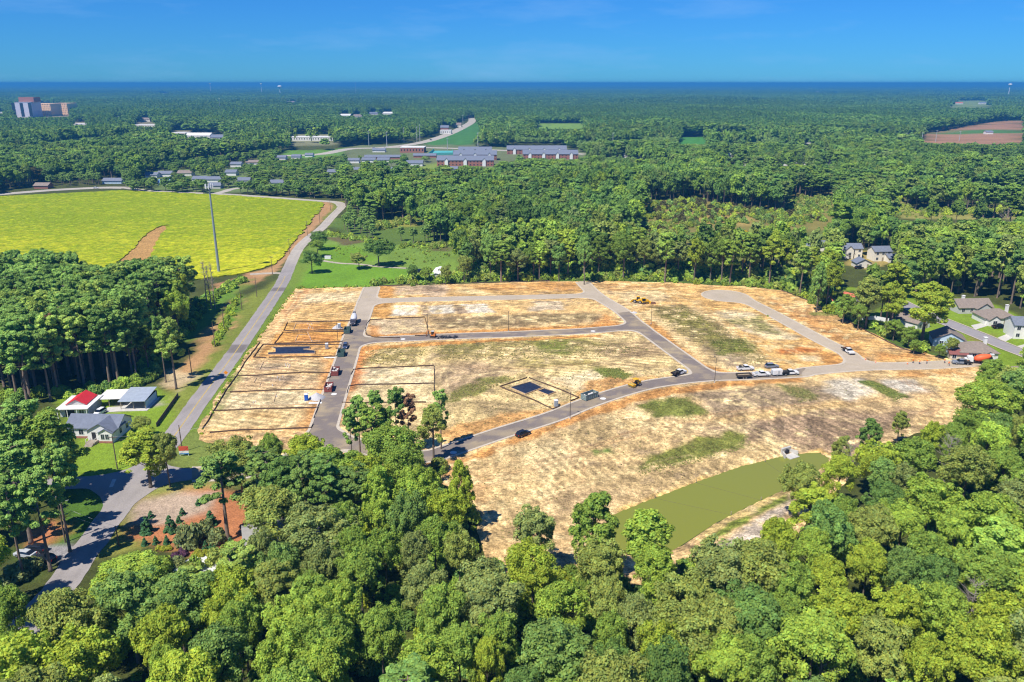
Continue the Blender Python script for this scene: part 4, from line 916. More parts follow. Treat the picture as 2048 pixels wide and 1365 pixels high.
for row in [
(127,1242,142,T_OLI),(258,1215,150,T_BLU),(356,1212,130,T_BLU),(320,1280,110,T_YEL),(163,1330,150,T_YEL),(27,1227,75,T_MID),(18,1316,90,T_BRI),(454,1227,100,T_YEL),
 (341,1343,80,T_BRI),(439,1322,130,T_BLU),(475,1260,80,T_MID),(478,920,95,T_OLI),(607,908,105,T_YEL),(545,1030,135,T_OLI),(630,1065,150,T_GRY),(690,1055,90,T_MID),(735,950,75,T_YEL),(810,932,85,T_MID),
 (835,985,95,T_BRI),(790,892,110,T_MID),(890,1020,75,T_YEL),(870,1080,90,T_MID),(918,1105,70,T_OLI),(563,1135,95,T_BLU),(640,1135,85,T_GRY),(720,1150,105,T_MID),(770,1100,75,T_MID),(832,1110,60,T_GRY),
 (460,1190,110,T_YEL),(630,1195,105,T_MID),(680,1225,110,T_BRI),(595,1245,110,T_BRI),(485,1245,90,T_MID),(560,1322,105,T_BRI),(660,1285,110,T_MID),(650,1345,115,T_BRI),(762,1270,85,T_MID),(845,1182,85,T_GRY),
 (877,1235,110,T_MID),(960,1180,130,T_GRY),(845,1337,130,T_BRI),(920,1320,100,T_MID),(975,1337,70,T_YEL),(1074,1067,100,T_GRY),(1066,1137,100,T_YEL),(1203,1130,100,T_OLI),(1307,1142,90,T_BRI),
 (974,1215,120,T_GRY),(1125,1215,110,T_BRI),(1218,1215,90,T_OLI),(1103,1310,160,T_BLU),(1003,1278,90,T_MID),(1218,1275,85,T_MID),(1373,1205,130,T_OLI),(1447,1138,125,T_GRY),(1380,1275,150,T_OLI),(1325,1315,105,T_YEL),
 (1436,1250,115,T_OLI),(1455,1330,120,T_BRI),(1233,1345,90,T_DRK),(1982,805,110,T_BRI),(1942,855,60,T_MID),(1995,862,60,T_DRK),(2026,866,50,T_OLI),(1605,965,80,T_OLI),(1680,955,70,T_YEL),(1760,928,95,T_YEL),
 (1822,915,100,T_MID),(1938,937,100,T_OLI),(2008,937,90,T_MID),(1862,1000,110,T_BRI),(1769,1008,70,T_DRK),(1742,1061,100,T_OLI),(1805,1048,90,T_BRI),(1680,1035,75,T_MID),(1982,1044,130,T_BRI),(1552,1080,80,T_YEL),
 (1623,1101,80,T_BRI),(1849,1115,110,T_MID),(1734,1137,85,T_YEL),(1800,1140,80,T_BLU),(1982,1145,110,T_MID),(1516,1137,140,T_OLI),(1508,1238,140,T_DRK),(1680,1243,120,T_YEL),(1796,1225,110,T_YEL),(1884,1230,105,T_BRI),
 (1990,1235,115,T_YEL),(1871,1168,90,T_DRK),(1627,1305,150,T_BRI),(1760,1305,120,T_OLI),(1849,1327,100,T_YEL),(1960,1305,130,T_YEL),(1494,1330,110,T_MID),(1580,1180,100,T_MID),(1650,1160,90,T_YEL),(2040,1000,90,T_GRY),(1910,1080,90,T_BRI),(1570,1250,80,T_MID),
 (1900,880,60,T_MID),(1860,880,60,T_YEL),(700,1100,70,T_MID),(760,1030,70,T_BRI),(520,1110,60,T_GRY),(330,905,60,T_OLI),(540,905,55,T_MID),
]: hand(*row)
hand(250, 1160, 150, T_BRI, 'round', H=11, label='large round bright green tree between the road and the garden')
for cx, cy, wpx, tint, H in [(1188,1050,95,T_MID,22),(1296,1085,130,T_BRI,22),(920,970,52,T_YEL,19),(1623,1017,95,T_YEL,18),(1742,862,48,T_DRK,13),(1800,848,35,T_OLI,11),(1685,893,40,T_OLI,12),
   (290,900,95,T_YEL,17),(770,855,34,T_MID,14),(865,850,60,T_OLI,18),(1990,748,60,T_MID,15),(1968,775,46,T_MID,12)]: hand(cx, cy, wpx, tint, 'tall', H=H)
for cx, cy, wpx, tint, H in [(440,950,95,T_BLU,21),(610,950,60,T_BLU,20),(650,955,78,T_DRK,20),(383,1180,90,T_PIN2,15),(476,1130,80,T_PIN2,15),(40,850,90,T_PIN,25),
   (30,935,90,T_PIN,24),(70,990,80,T_PIN,23),(15,1010,70,T_PIN,22),(110,950,70,T_PIN,24),(10,880,70,T_PIN,25),(338,672,48,T_PIN2,24),(318,665,30,T_PIN,23),
   (715,825,45,T_PIN,18),(750,815,45,T_PIN,19),(790,812,40,T_DRK,19),(700,850,34,T_PIN,17),(880,810,38,T_PIN,17)]: hand(cx, cy, wpx, tint, 'pine', H=H)
hand(95, 890, 125, T_MID, 'tall', H=25, label='huge dense tree left of the white house with bare trunk below')
hand(815, 820, 34, T_RED, 'pine', H=17, label='dying red brown pine among the green pines at the site entrance')
hand(100, 666, 26, T_RED, 'pine', H=24, label='dead rust red pine crown in the middle of the pine stand')
for cx, cy, wpx, tint, H, lab in [(756,497,62,T_DRK,16,'big dark oak standing alone in the green meadow'),(622,517,44,T_DRK,13,'dark round tree nearest the lawn beside the country road'),(634,492,34,T_MID,11,'middle one of three roadside trees by the meadow'),(640,476,32,T_DRK,12,'farthest of three roadside trees by the meadow'),
   (717,518,40,T_OLI,9,'small olive tree beside the narrow meadow drive'),(825,543,24,T_DRK,10,'narrow dark tree in front of the white trailer'),(852,545,24,T_MID,9,'leafy tree directly left of the white trailer'),(890,545,22,T_OLI,10,'thin tree directly right of the white trailer'),(928,530,34,T_OLI,14,'airy olive tree at the meadow corner behind the site'),
   (1856,610,92,T_YEL,26,'tall spreading oak with thick bare trunk at the site edge'),(1740,592,60,T_OLI,23,'tall thin crowned tree on several pale trunks by the fence'),(1780,600,55,T_YEL,22,None),(1640,560,34,T_PIN,24,None),(283,850,42,T_OLI,7,'dense rounded bush on the lawn beside the white house'),
   (1495,495,36,T_GOLD,24,'bright golden yellow tree in the tree line behind the site'),(980,500,36,T_PIN,25,None),(1170,510,30,T_PIN,25,None),(1690,610,44,T_MID,13,None),(1720,625,40,T_MID,12,None),(1790,655,36,T_MID,9,None),(1820,668,34,T_MID,9,None),(1830,690,26,T_MID,6,None),(1880,698,20,T_MID,6,None),(1905,690,28,T_OLI,8,None)]:
    hand(cx, cy, wpx, tint, 'tall' if H > 20 else 'round', H=H, label=lab)
hand(62, 345, 44, (0.17,0.15,0.04), 'round', H=17, label='pale yellow brown tree behind the highway and the yellow field')
hand(710, 380, 10, T_RED, 'round', H=14); hand(835, 372, 60, (0.15,0.13,0.06), 'round', H=17, label='pale brown crown in the woods beyond the meadow')
for k, xx in enumerate(range(252, 700, 13)):
    if 408 < xx < 478 or (k*7) % 5 == 0: continue
    bx, by = G(xx+(k*37 % 9)-4, 383+(xx-250)*0.035-(k*13 % 5)); hh = 9+(k*29 % 7)*0.7
    TREES.append(dict(x=bx, y=by, H=hh, R=4.3+(k*17 % 5)*0.4, kind='round', tint=np.array(T_BLU if k % 3 else T_DRK), hand=False, label=None))
PINE_BASE = [(-200,560),(0,548),(170,575),(250,560),(330,548),(470,540),(500,556),(450,580),(405,622),(362,642),(330,692),(275,738),(245,792),(160,802),(60,808),(-250,815)]
PINEW = [G(*p) for p in PINE_BASE]

# jittered points, tested against what is open
def jitter(x0, x1, y0, y1, s, rng):
    gx, gy = np.meshgrid(np.arange(x0, x1, s), np.arange(y0, y1, s)); gx = gx.ravel(); gy = gy.ravel()
    return gx+(rng.random(len(gx))-0.5)*s*0.95, gy+(rng.random(len(gy))-0.5)*s*0.95
def keep_frame(X, Y, m=160):
    px, py, d = PX(X, Y, np.full(X.shape, 12.0)); return (d > 20) & (px > -m) & (px < 2048+m) & (py < 1365+220)
def add_auto(X, Y, H, R, kinds, tints):
    for a in zip(X, Y, H, R, kinds, tints): TREES.append(dict(x=a[0], y=a[1], H=a[2], R=a[3], kind=a[4], tint=a[5], hand=False, label=None))
PAL = np.array([T_MID, T_YEL, T_BRI, T_OLI, T_BLU, T_DRK, T_GRY])
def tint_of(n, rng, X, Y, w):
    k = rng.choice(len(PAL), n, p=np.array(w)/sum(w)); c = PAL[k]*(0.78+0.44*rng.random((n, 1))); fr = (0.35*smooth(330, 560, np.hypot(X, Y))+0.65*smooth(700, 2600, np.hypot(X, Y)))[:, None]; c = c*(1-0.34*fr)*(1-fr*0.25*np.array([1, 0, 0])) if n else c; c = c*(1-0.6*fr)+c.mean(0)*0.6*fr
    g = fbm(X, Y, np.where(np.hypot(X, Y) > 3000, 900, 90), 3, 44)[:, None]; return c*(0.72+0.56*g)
rng = np.random.default_rng(21)
# 1. pine stand by the country road
X, Y = jitter(-330, -60, 180, 420, 5.6, rng); m = inside(X, Y, PINEW) & keep_frame(X, Y, 60); X, Y = X[m], Y[m]
H = 22+5*rng.random(len(X)); R = 3.9+1.7*rng.random(len(X)); m = free_mask(X, Y, H, R*0.8, OPEN); X, Y, H, R = X[m], Y[m], H[m], R[m]
t = np.where(rng.random((len(X), 1)) < 0.6, np.array(T_PIN), np.where(rng.random((len(X), 1)) < 0.5, np.array(T_PIN2), np.array(T_DRK)))*(0.8+0.4*rng.random((len(X), 1)))
add_auto(X, Y, H, R, ['pine']*len(X), t)
# 2. woods within a kilometre
def hand_clear(X, Y, R, f=0.75):
    ok = np.ones(X.shape, bool)
    for q in TREES:
        if q['hand'] and q['y'] < 520: ok &= np.hypot(X-q['x'], Y-q['y']) > (R+q['R'])*f
    return ok
X, Y = jitter(-420, 420, 78, 460, 8.2, rng); m = keep_frame(X, Y) & ~inside(X, Y, PINEW); X, Y = X[m], Y[m]
H = 14+9*fbm(X, Y, 60, 3, 5)*1.1+4*rng.random(len(X)); R = 3.6+2.4*rng.random(len(X)); H = np.where(Y < 200, H*0.86, H)
m = free_mask(X, Y, H, R, OPEN_S+[[(-100,690),(120,740),(200,740),(200,830),(110,812),(-100,812)]]); X, Y, H, R = X[m], Y[m], H[m], R[m]; m = hand_clear(X, Y, R); X, Y, H, R = X[m], Y[m], H[m], R[m]
kd = np.where(rng.random(len(X)) < 0.55, 'round', np.where(rng.random(len(X)) < 0.8, 'tall', 'pine'))
edge = (Y > 285) & (Y < 420) & (X > -10); kd = np.where(edge & (rng.random(len(X)) < 0.35), 'pine', np.where(edge, 'tall', kd)); H = np.where(edge, H*1.12, H)
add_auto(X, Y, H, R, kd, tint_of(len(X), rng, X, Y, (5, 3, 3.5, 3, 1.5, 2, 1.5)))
X, Y = jitter(-1100, 1100, 460, 1500, 7.8, rng); m = keep_frame(X, Y, 60); X, Y = X[m], Y[m]
H = 9+13*fbm(X, Y, 90, 3, 5)+8*rng.random(len(X)); R = 3.6+4.2*rng.random(len(X))**1.3; pl = fbm(X, Y, 130, 3, 66)
young = pl > 0.60; H = np.where(young, 9+2*rng.random(len(X)), H); R = np.where(young, 2.6, R)
pxs, pys, _ = PX(X, Y, 5.0); town = inside(pxs, pys, [(280,335),(560,300),(1180,295),(1180,330),(900,350),(690,350),(690,392),(280,388)])
H = np.where(town, 6+4.5*rng.random(len(X)), H); R = np.where(town, 2.6+2*rng.random(len(X)), R); young &= ~town; drop = town & (rng.random(len(X)) < 0.15)
m = free_mask(X, Y, H, R, OPEN_S) & ~drop; X, Y, H, R, pl, young = [v[m] for v in (X, Y, H, R, pl, young)]
kd = np.where((pl < 0.40) | young | (rng.random(len(X)) < 0.12), 'pine', np.where(rng.random(len(X)) < 0.75, 'round', 'tall'))
tt = tint_of(len(X), rng, X, Y, (5, 1.0, 2, 1.5, 3, 4, 1.5)); tt[young] = np.array(T_BLU)*1.1
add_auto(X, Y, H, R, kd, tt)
# young growth filling the rows between the young pines
# 3. far woods to 3.4 km, then stretches of canopy to the horizon
X, Y = jitter(-2500, 2500, 1500, 3400, 10.5, rng); m = keep_frame(X, Y, 40); X, Y = X[m], Y[m]
H = 10+15*fbm(X, Y, 160, 3, 5)+4*rng.random(len(X)); R = 5+4*rng.random(len(X)); m = free_mask(X, Y, H, R, OPEN_S); X, Y, H, R = X[m], Y[m], H[m], R[m]
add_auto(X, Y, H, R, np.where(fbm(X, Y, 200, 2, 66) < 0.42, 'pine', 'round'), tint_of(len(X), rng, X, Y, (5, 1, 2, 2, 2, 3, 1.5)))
PATCH = []
for y0, y1, s in ((3300, 9000, 58), (9000, 20000, 150), (20000, 45000, 420)):
    X, Y = jitter(-y1*0.72, y1*0.72, y0, y1, s, rng); m = np.abs(X) < Y*0.69; X, Y = X[m], Y[m]
    H = np.full(X.shape, 18.0); m = free_mask(X, Y, H, np.full(X.shape, 30.0), OPEN); X, Y = X[m], Y[m]
    sc = s/58; hz = 0.55+0.8*fbm(X, Y, 500*sc**0.6, 3, 5)+0.2*rng.random(len(X))
    PATCH.append((X, Y, np.full(X.shape, sc*1.0), hz, tint_of(len(X), rng, X, Y, (5, 1, 2, 2, 2, 3, 1))))
# shrubs: undergrowth along edges and scrub
def add_bush(poly, n, h0, h1, tints, s=(0.8, 1.3)):
    P = np.array([G(*p) for p in poly]); k = 0; r_ = np.random.default_rng(int(abs(P.sum()))+n); tot = []
    while len(tot) < n and k < 60:
        x = P[:, 0].min()+r_.random(n*2)*np.ptp(P[:, 0]); y = P[:, 1].min()+r_.random(n*2)*np.ptp(P[:, 1]); mk = inside(x, y, P)
        tot += list(zip(x[mk], y[mk])); k += 1
    for x, y in tot[:n]:
        h = h0+(h1-h0)*r_.random()**1.6
        BUSH.append((x, y, h, h*WIDE*(s[0]+(s[1]-s[0])*r_.random()), np.array(tints[r_.integers(len(tints))])*(0.7+0.6*r_.random())))
BUSH = []; WIDE = 0.62
EDGE_T = [T_MID, T_BRI, T_OLI, T_YEL, T_MID]
add_bush([(740,572),(830,556),(960,553),(1180,549),(1440,560),(1580,572),(1720,645),(1860,704),(1850,708),(1715,653),(1570,581),(1440,570),(1180,561),(960,564),(820,568)], 520, 0.8, 4.0, EDGE_T)
add_bush([(930,556),(1180,550),(1440,560),(1580,572),(1700,632),(1690,615),(1590,560),(1440,545),(1180,535),(930,540)], 420, 2.5, 8.5, EDGE_T+[T_DRK, T_DRK])
add_bush([(805,575),(960,562),(960,552),(840,545)], 90, 1, 3.5, EDGE_T)
add_bush(SCRUBP[0], 700, 0.8, 4.5, [T_OLI, T_YEL, T_MID, T_BLU, (0.13,0.13,0.05)])
add_bush(SCRUBP[1], 160, 1, 4, [T_OLI, T_MID, T_BLU]); add_bush(SCRUBP[2], 220, 1, 4, [T_OLI, T_YEL, T_BLU]); add_bush(SCRUBP[3], 60, 1, 4, [T_OLI, T_MID])
add_bush([(500,558),(430,600),(400,640),(350,700),(320,750),(260,790),(0,805),(0,790),(240,775),(330,680),(400,600),(480,560)], 420, 0.8, 3.6, [T_MID, T_BRI, T_DRK])
add_bush([(485,588),(465,640),(432,695),(425,690),(450,630),(474,592)], 120, 0.6, 2.0, [T_BRI, T_YEL])
add_bush([(650,466),(720,474),(790,490),(890,491),(905,500),(860,498),(780,497),(700,480),(655,474)], 130, 0.8, 3.2, EDGE_T)
add_bush([(660,490),(720,485),(740,520),(660,515)], 40, 0.4, 1.2, EDGE_T); add_bush([(780,500),(900,497),(905,535),(800,525)], 60, 0.5, 1.5, EDGE_T)
add_bush([(592,579),(740,575),(740,572),(592,575)], 60, 0.4, 1.3, EDGE_T)
add_bush([(405,870),(470,748),(545,646),(592,584),(588,580),(540,640),(462,745),(396,872)], 150, 0.25, 0.8, [T_BRI, T_YEL])
add_bush([(1400,615),(1440,605),(1870,705),(1900,722),(1880,716),(1720,660)], 1, 0.6, 1.4, EDGE_T)
add_bush([(960,1060),(1000,1130),(1100,1150),(1300,1160),(1420,1100),(1600,1100),(2048,900),(2048,1365),(0,1365),(0,1240),(300,1150),(700,1000),(880,930)], 900, 0.8, 4.0, EDGE_T+[T_DRK])
WEED = []; WIDE = 0.9
def weeds(poly, n, tints, h=(0.25, 0.7)):
    k = len(BUSH); add_bush(poly, int(n*3), h[0]*0.45, h[1]*0.5, tints); WEED.extend(BUSH[k:]); del BUSH[k:]
WT = [(0.38,0.36,0.15), (0.42,0.38,0.17), (0.32,0.33,0.12), (0.48,0.40,0.20)]
weeds([(1305,614),(1365,612),(1430,640),(1500,690),(1545,722),(1500,735),(1400,690),(1330,650)], 700, WT)
weeds([(860,692),(1050,680),(1230,688),(1300,700),(1200,716),(880,722)], 700, WT); weeds([(735,700),(840,692),(860,705),(835,725),(720,730)], 160, WT)
weeds([(880,800),(930,770),(1010,752),(1030,758),(950,790),(900,805)], 160, WT); weeds([(1190,738),(1235,736),(1262,750),(1250,760),(1205,755)], 160, [(0.28,0.34,0.10), (0.34,0.37,0.11)])
weeds([(1275,812),(1330,796),(1375,794),(1418,826),(1380,836),(1310,834)], 350, [(0.28,0.34,0.10), (0.34,0.37,0.11)], (0.2, 0.45))
weeds([(1360,890),(1440,868),(1495,862),(1505,880),(1470,892),(1390,915),(1290,940),(1270,935),(1300,910)], 420, [(0.28,0.34,0.10), (0.34,0.37,0.11)], (0.2, 0.5))
weeds([(1722,764),(1745,762),(1820,795),(1790,802)], 160, [(0.28,0.34,0.10), (0.34,0.37,0.11)]); weeds([(1560,770),(1600,772),(1640,800),(1600,805)], 100, WT)
weeds([(900,800),(1060,740),(1380,745),(1290,762),(1160,800),(1000,860),(900,890)], 380, WT, (0.15, 0.5)); weeds([(940,930),(1300,800),(1700,770),(1700,900),(1300,1000),(1000,1080)], 500, WT, (0.15, 0.5))
weeds([(860,636),(1200,623),(1225,640),(962,656),(862,660)], 220, WT, (0.15, 0.4))

# ------------------------------------------------------------------ individuals: the trees that show largest; the rest as one wood
def seen_size(q):
    px, py, d = PX(q['x'], q['y'], q['H']*0.65)
    if px < -80 or px > 2128 or py > 1640 or d < 30: return 0
    return FPX*q['R']/d
for q in TREES: q['s'] = seen_size(q)+(1000 if q['hand'] else 0)
ind = []
for grp in ('pine', 'leafy'):
    c = [q for q in TREES if (q['kind'] == 'pine') == (grp == 'pine') and q['s'] > 0]
    c.sort(key=lambda q: -q['s']); ind += c[:300]
for q in ind: q['ind'] = True
def zone_words(q):
    px, py, _ = PX(q['x'], q['y'], q['H']*0.65); y = q['y']
    third = 'left' if px < 500 else ('centre' if px < 1100 else 'right')
    if y < 190 and px < 260: return 'by the road junction'
    if inside(np.array([q['x']]), np.array([y]), PINEW)[0]:
        return ('on the road side' if py > 620 and px > 250 else ('at the near edge' if py > 690 else ('at the field end' if py < 560 else 'in the middle')))+' of the pine stand'
    if y < 215 and px > 1500: return 'in the wood right of the pond' if px > 1780 else 'in the wood at the pond bank'
    if y < 150: return 'in the wood at the bottom '+third
    if y < 235 and px < 960: return 'at the site entrance' if px > 560 else 'behind the garden'
    if y < 235: return 'below the bare slope'
    if px > 1560: return 'beside the brown roofed estate' if y < 330 else 'in the woods round the clearing houses'
    if y > 285: return 'in the back tree line, '+('behind the pale top street' if px < 1180 else ('behind the cul-de-sac' if px > 1380 else 'behind the diagonal street'))
    return 'at the site edge'
def colour_word(t):
    if t[0] > 0.55: return 'golden'
    if t[0] > t[1]: return 'red brown'
    if t[0]/t[1] > 0.78: return 'yellow green'
    if t[2]/t[1] > 0.32: return 'blue green'
    if t[1] > 0.47: return 'bright green'
    if t[1] < 0.32: return 'dark green'
    return 'mid green'
rng = np.random.default_rng(5)
for q in ind:
    pk = 'pine' if q['kind'] == 'pine' else ('tall' if q['kind'] == 'tall' else 'round')
    tm, cm, h, r = PROTO[pk][rng.integers(len(PROTO[pk]))]
    nm = 'pine_tree' if pk == 'pine' else 'broadleaf_tree'
    szw = 'tall' if q['H'] > 20 else ('small' if q['H'] < 11 else 'medium')
    lab = q['label'] or '%s %s %s %s' % (szw, colour_word(q['tint']), 'pine' if pk == 'pine' else ('slender tree' if pk == 'tall' else 'round tree'), zone_words(q))
    o = empty(nm, (q['x'], q['y'], zat(q['x'], q['y'])-0.05), rng.random()*6.28, lab, 'tree', None if q['label'] else lab.split(' ', 1)[1]+'s group')
    if not q['label']: o['group'] = ('pines ' if pk == 'pine' else 'leafy trees ')+zone_words(q)+', '+szw+' '+colour_word(q['tint'])
    e_ = 0.88+0.24*rng.random(); o.scale = (q['R']/r*e_, q['R']/r/e_, q['H']/h)
    tr = link('trunk', tm, o); cr = link('crown', cm, o); cr['tint'] = [float(v) for v in q['tint']]

# geometry-node wood
def gn_stuff(name, pts, rot, scl, pidx, tint, coll, label, cat=None):
    me = bpy.data.meshes.new(name); me.vertices.add(len(pts)); me.vertices.foreach_set('co', np.asarray(pts, np.float32).ravel())
    for an, ty, dat in (('rot', 'FLOAT_VECTOR', rot), ('scl', 'FLOAT_VECTOR', scl), ('tint', 'FLOAT_VECTOR', tint)):
        a = me.attributes.new(an, ty, 'POINT'); a.data.foreach_set('vector', np.asarray(dat, np.float32).ravel())
    a = me.attributes.new('pidx', 'INT', 'POINT'); a.data.foreach_set('value', np.asarray(pidx, np.int32))
    o = link(name, me, kind='stuff', label=label)
    g = bpy.data.node_groups.new(name, 'GeometryNodeTree')
    g.interface.new_socket('Geometry', in_out='INPUT', socket_type='NodeSocketGeometry'); g.interface.new_socket('Geometry', in_out='OUTPUT', socket_type='NodeSocketGeometry')
    N = g.nodes; gi = N.new('NodeGroupInput'); go = N.new('NodeGroupOutput'); iop = N.new('GeometryNodeInstanceOnPoints'); ci = N.new('GeometryNodeCollectionInfo')
    ci.inputs['Collection'].default_value = coll; ci.inputs['Separate Children'].default_value = True; ci.inputs['Reset Children'].default_value = True
    iop.inputs['Pick Instance'].default_value = True
    def na(nm_, ty):
        n = N.new('GeometryNodeInputNamedAttribute'); n.data_type = ty; n.inputs[0].default_value = nm_; return [s for s in n.outputs if s.enabled][0]
    L = g.links; L.new(gi.outputs[0], iop.inputs['Points']); L.new(ci.outputs[0], iop.inputs['Instance'])
    L.new(na('pidx', 'INT'), iop.inputs['Instance Index']); L.new(na('rot', 'FLOAT_VECTOR'), iop.inputs['Rotation']); L.new(na('scl', 'FLOAT_VECTOR'), iop.inputs['Scale'])
    L.new(iop.outputs[0], go.inputs[0])
    md = o.modifiers.new('scatter', 'NODES'); md.node_group = g
    return o
P, Rt, S_, I_, T_ = [], [], [], [], []
rng = np.random.default_rng(9)
for q in TREES:
    if q.get('ind'): continue
    far = q['y'] > 1150
    kd = ('pine' if q['kind'] == 'pine' else 'round')+'2' if far else q['kind']+'1'
    i, h, r = FAR[kd][rng.integers(len(FAR[kd]))]
    P.append((q['x'], q['y'], 0)); Rt.append((0, 0, rng.random()*6.28)); S_.append((q['R']/r, q['R']/r, q['H']/h)); I_.append(i); T_.append(q['tint'])
for X, Y, sc, hz, tt in PATCH:
    for x, y, s, h, c in zip(X, Y, sc, hz, tt):
        i, h0, r0 = FAR['patch'][rng.integers(4)]
        P.append((x, y, 0)); Rt.append((0, 0, rng.random()*6.28)); S_.append((s, s, h)); I_.append(i); T_.append(c)
gn_stuff('forest', P, Rt, S_, I_, T_, PC, 'endless mixed green woodland reaching to the horizon')
print('trees', len(TREES), 'individual', len(ind), 'wood', len(P), 'bush', len(BUSH), 'weeds', len(WEED))
def scatter_bush(name, rows, label):
    P = []; Rt = []; S_ = []; I_ = []; T_ = []
    for x, y, h, r, c in rows:
        i, h0, r0 = FAR['bush0' if y < 260 else 'bush1'][rng.integers(2)]
        P.append((x, y, zat(x, y)-0.05)); Rt.append((0, 0, rng.random()*6.28)); S_.append((r/r0, r/r0, h/h0)); I_.append(i); T_.append(c)
    gn_stuff(name, P, Rt, S_, I_, T_, PC, label)
scatter_bush('undergrowth', BUSH, 'scrubby bushes and undergrowth along the wood edges')
scatter_bush('weeds', WEED, 'low weeds growing in patches on the bare lots')
# ================================================================== BUILDINGS
def siding(name, col): return M(name, col, 0.8, var=0.06, scale=1.5)
W_WHITE = siding('white_siding', (0.74, 0.73, 0.70)); W_CREAM = siding('cream_siding', (0.74, 0.70, 0.61)); W_BLUE = siding('pale_blue_siding', (0.50, 0.62, 0.72)); W_TAN = siding('tan_siding', (0.58, 0.50, 0.36)); W_GREY = siding('grey_siding', (0.50, 0.50, 0.48))
BRICK = M('brick_red', (0.34, 0.15, 0.11), 0.9, var=0.2, scale=2); PEACH = M('tan_render', (0.90, 0.60, 0.36), 0.9, var=0.06, scale=0.2); PLUM = M('mauve_panel', (0.62, 0.60, 0.68), 0.7, var=0.08, scale=0.2)
R_GREY = M('grey_shingle', (0.17, 0.19, 0.24), 0.9, var=0.18, scale=1.4); R_SLATE = M('slate_shingle', (0.16, 0.18, 0.23), 0.9, var=0.15, scale=1.0); R_BROWN = M('brown_shingle', (0.24, 0.195, 0.165), 0.9, var=0.18, scale=1.4); R_RED = M('red_metal', (0.62, 0.03, 0.04), 0.5, var=0.08, scale=1, spec=0.5)
R_MET = M('galvanised_metal', (0.46, 0.52, 0.60), 0.45, 0.35, var=0.12, scale=0.8); R_WHT = M('white_roofing', (0.68, 0.66, 0.62), 0.7, var=0.16, scale=0.7); R_RUST = M('rust_roof', (0.50, 0.14, 0.08), 0.8, var=0.2, scale=1); R_TEAL = M('teal_roof', (0.10, 0.40, 0.38), 0.6, var=0.1, scale=0.3)
R_BLUE = M('blue_roof', (0.16, 0.28, 0.5), 0.7); TRIM = M('white_trim', (0.76, 0.76, 0.74), 0.7, var=0.04); DARKIN = M('dark_interior', (0.03, 0.03, 0.035), 0.9, var=0.2)
GLASS = M('window_glass', (0.03, 0.04, 0.055), 0.08, var=0.1, spec=0.6); CONC = M('concrete', (0.50, 0.48, 0.44), 0.9, var=0.14, scale=0.8); WOOD = M('weathered_wood', (0.33, 0.28, 0.22), 0.9, var=0.25, scale=2)
def window(parent, x, y, z, w_, h_, face='-y', frame=TRIM):
    """window set in a wall facing -y or +x"""
    f = MB(); p = MB(); t = 0.05
    if face == '-y':
        f.box((x, y-0.03, z), (w_+0.2, 0.06, h_+0.2)); p.box((x-w_*0.255, y-0.065, z), (w_*0.45, 0.03, h_)).box((x+w_*0.255, y-0.065, z), (w_*0.45, 0.03, h_))
    else:
        f.box((x+0.03, y, z), (0.06, w_+0.2, h_+0.2)); p.box((x+0.065, y-w_*0.255, z), (0.03, w_*0.45, h_)).box((x+0.065, y+w_*0.255, z), (0.03, w_*0.45, h_))
    o = f.build('window', frame, parent); p.build('pane', GLASS, o); return o
def door(parent, x, y, w_=1.0, h_=2.1, z=0.1, mat=None, face='-y'):
    d = MB(); hdl = MB()
    if face == '-y': d.box((x, y-0.04, z+h_/2), (w_, 0.07, h_)); hdl.box((x+w_*0.36, y-0.1, z+h_*0.48), (0.1, 0.06, 0.12))
    else: d.box((x+0.04, y, z+h_/2), (0.07, w_, h_)); hdl.box((x+0.1, y+w_*0.36, z+h_*0.48), (0.06, 0.1, 0.12))
    o = d.build('door', mat or WOOD, parent); hdl.build('handle', DARKIN, o); return o
def gable_wall(mb, x0, x1, y0, y1, h, rh, axis='x', z0=0):
    if axis == 'x':
        ym = (y0+y1)/2; pr = [(y0, z0), (y1, z0), (y1, h), (ym, h+rh), (y0, h)]
        V = [(x0, a, b) for a, b in pr]+[(x1, a, b) for a, b in pr]
    else:
        xm = (x0+x1)/2; pr = [(x0, z0), (x1, z0), (x1, h), (xm, h+rh), (x0, h)]
        V = [(a, y0, b) for a, b in pr]+[(a, y1, b) for a, b in pr]
    return mb.add(V, [(0,1,2,3,4), (9,8,7,6,5)]+[(k, k+5, (k+1) % 5+5, (k+1) % 5) for k in range(5)])
def gable_roof(mb, x0, x1, y0, y1, h, rh, axis='x', ov=0.45, th=0.16):
    lift = 0.03
    if axis == 'x': L0, L1, a0, a1 = x0-ov, x1+ov, y0, y1
    else: L0, L1, a0, a1 = y0-ov, y1+ov, x0, x1
    am = (a0+a1)/2; sl = rh/((a1-a0)/2); e = ov; top = h+rh+lift
    prof = [(a0-e, h-sl*e+lift), (am, top), (a1+e, h-sl*e+lift), (a1+e, h-sl*e+lift+th), (am, top+th), (a0-e, h-sl*e+lift+th)]
    for half in ((0, 1, 4, 5), (1, 2, 3, 4)):
        pr = [prof[k] for k in half]
        V = [((L0, a, b) if axis == 'x' else (a, L0, b)) for a, b in pr]+[((L1, a, b) if axis == 'x' else (a, L1, b)) for a, b in pr]
        mb.add(V, [(0,1,2,3), (7,6,5,4)]+[(k, k+4, (k+1) % 4+4, (k+1) % 4) for k in range(4)])
    return mb
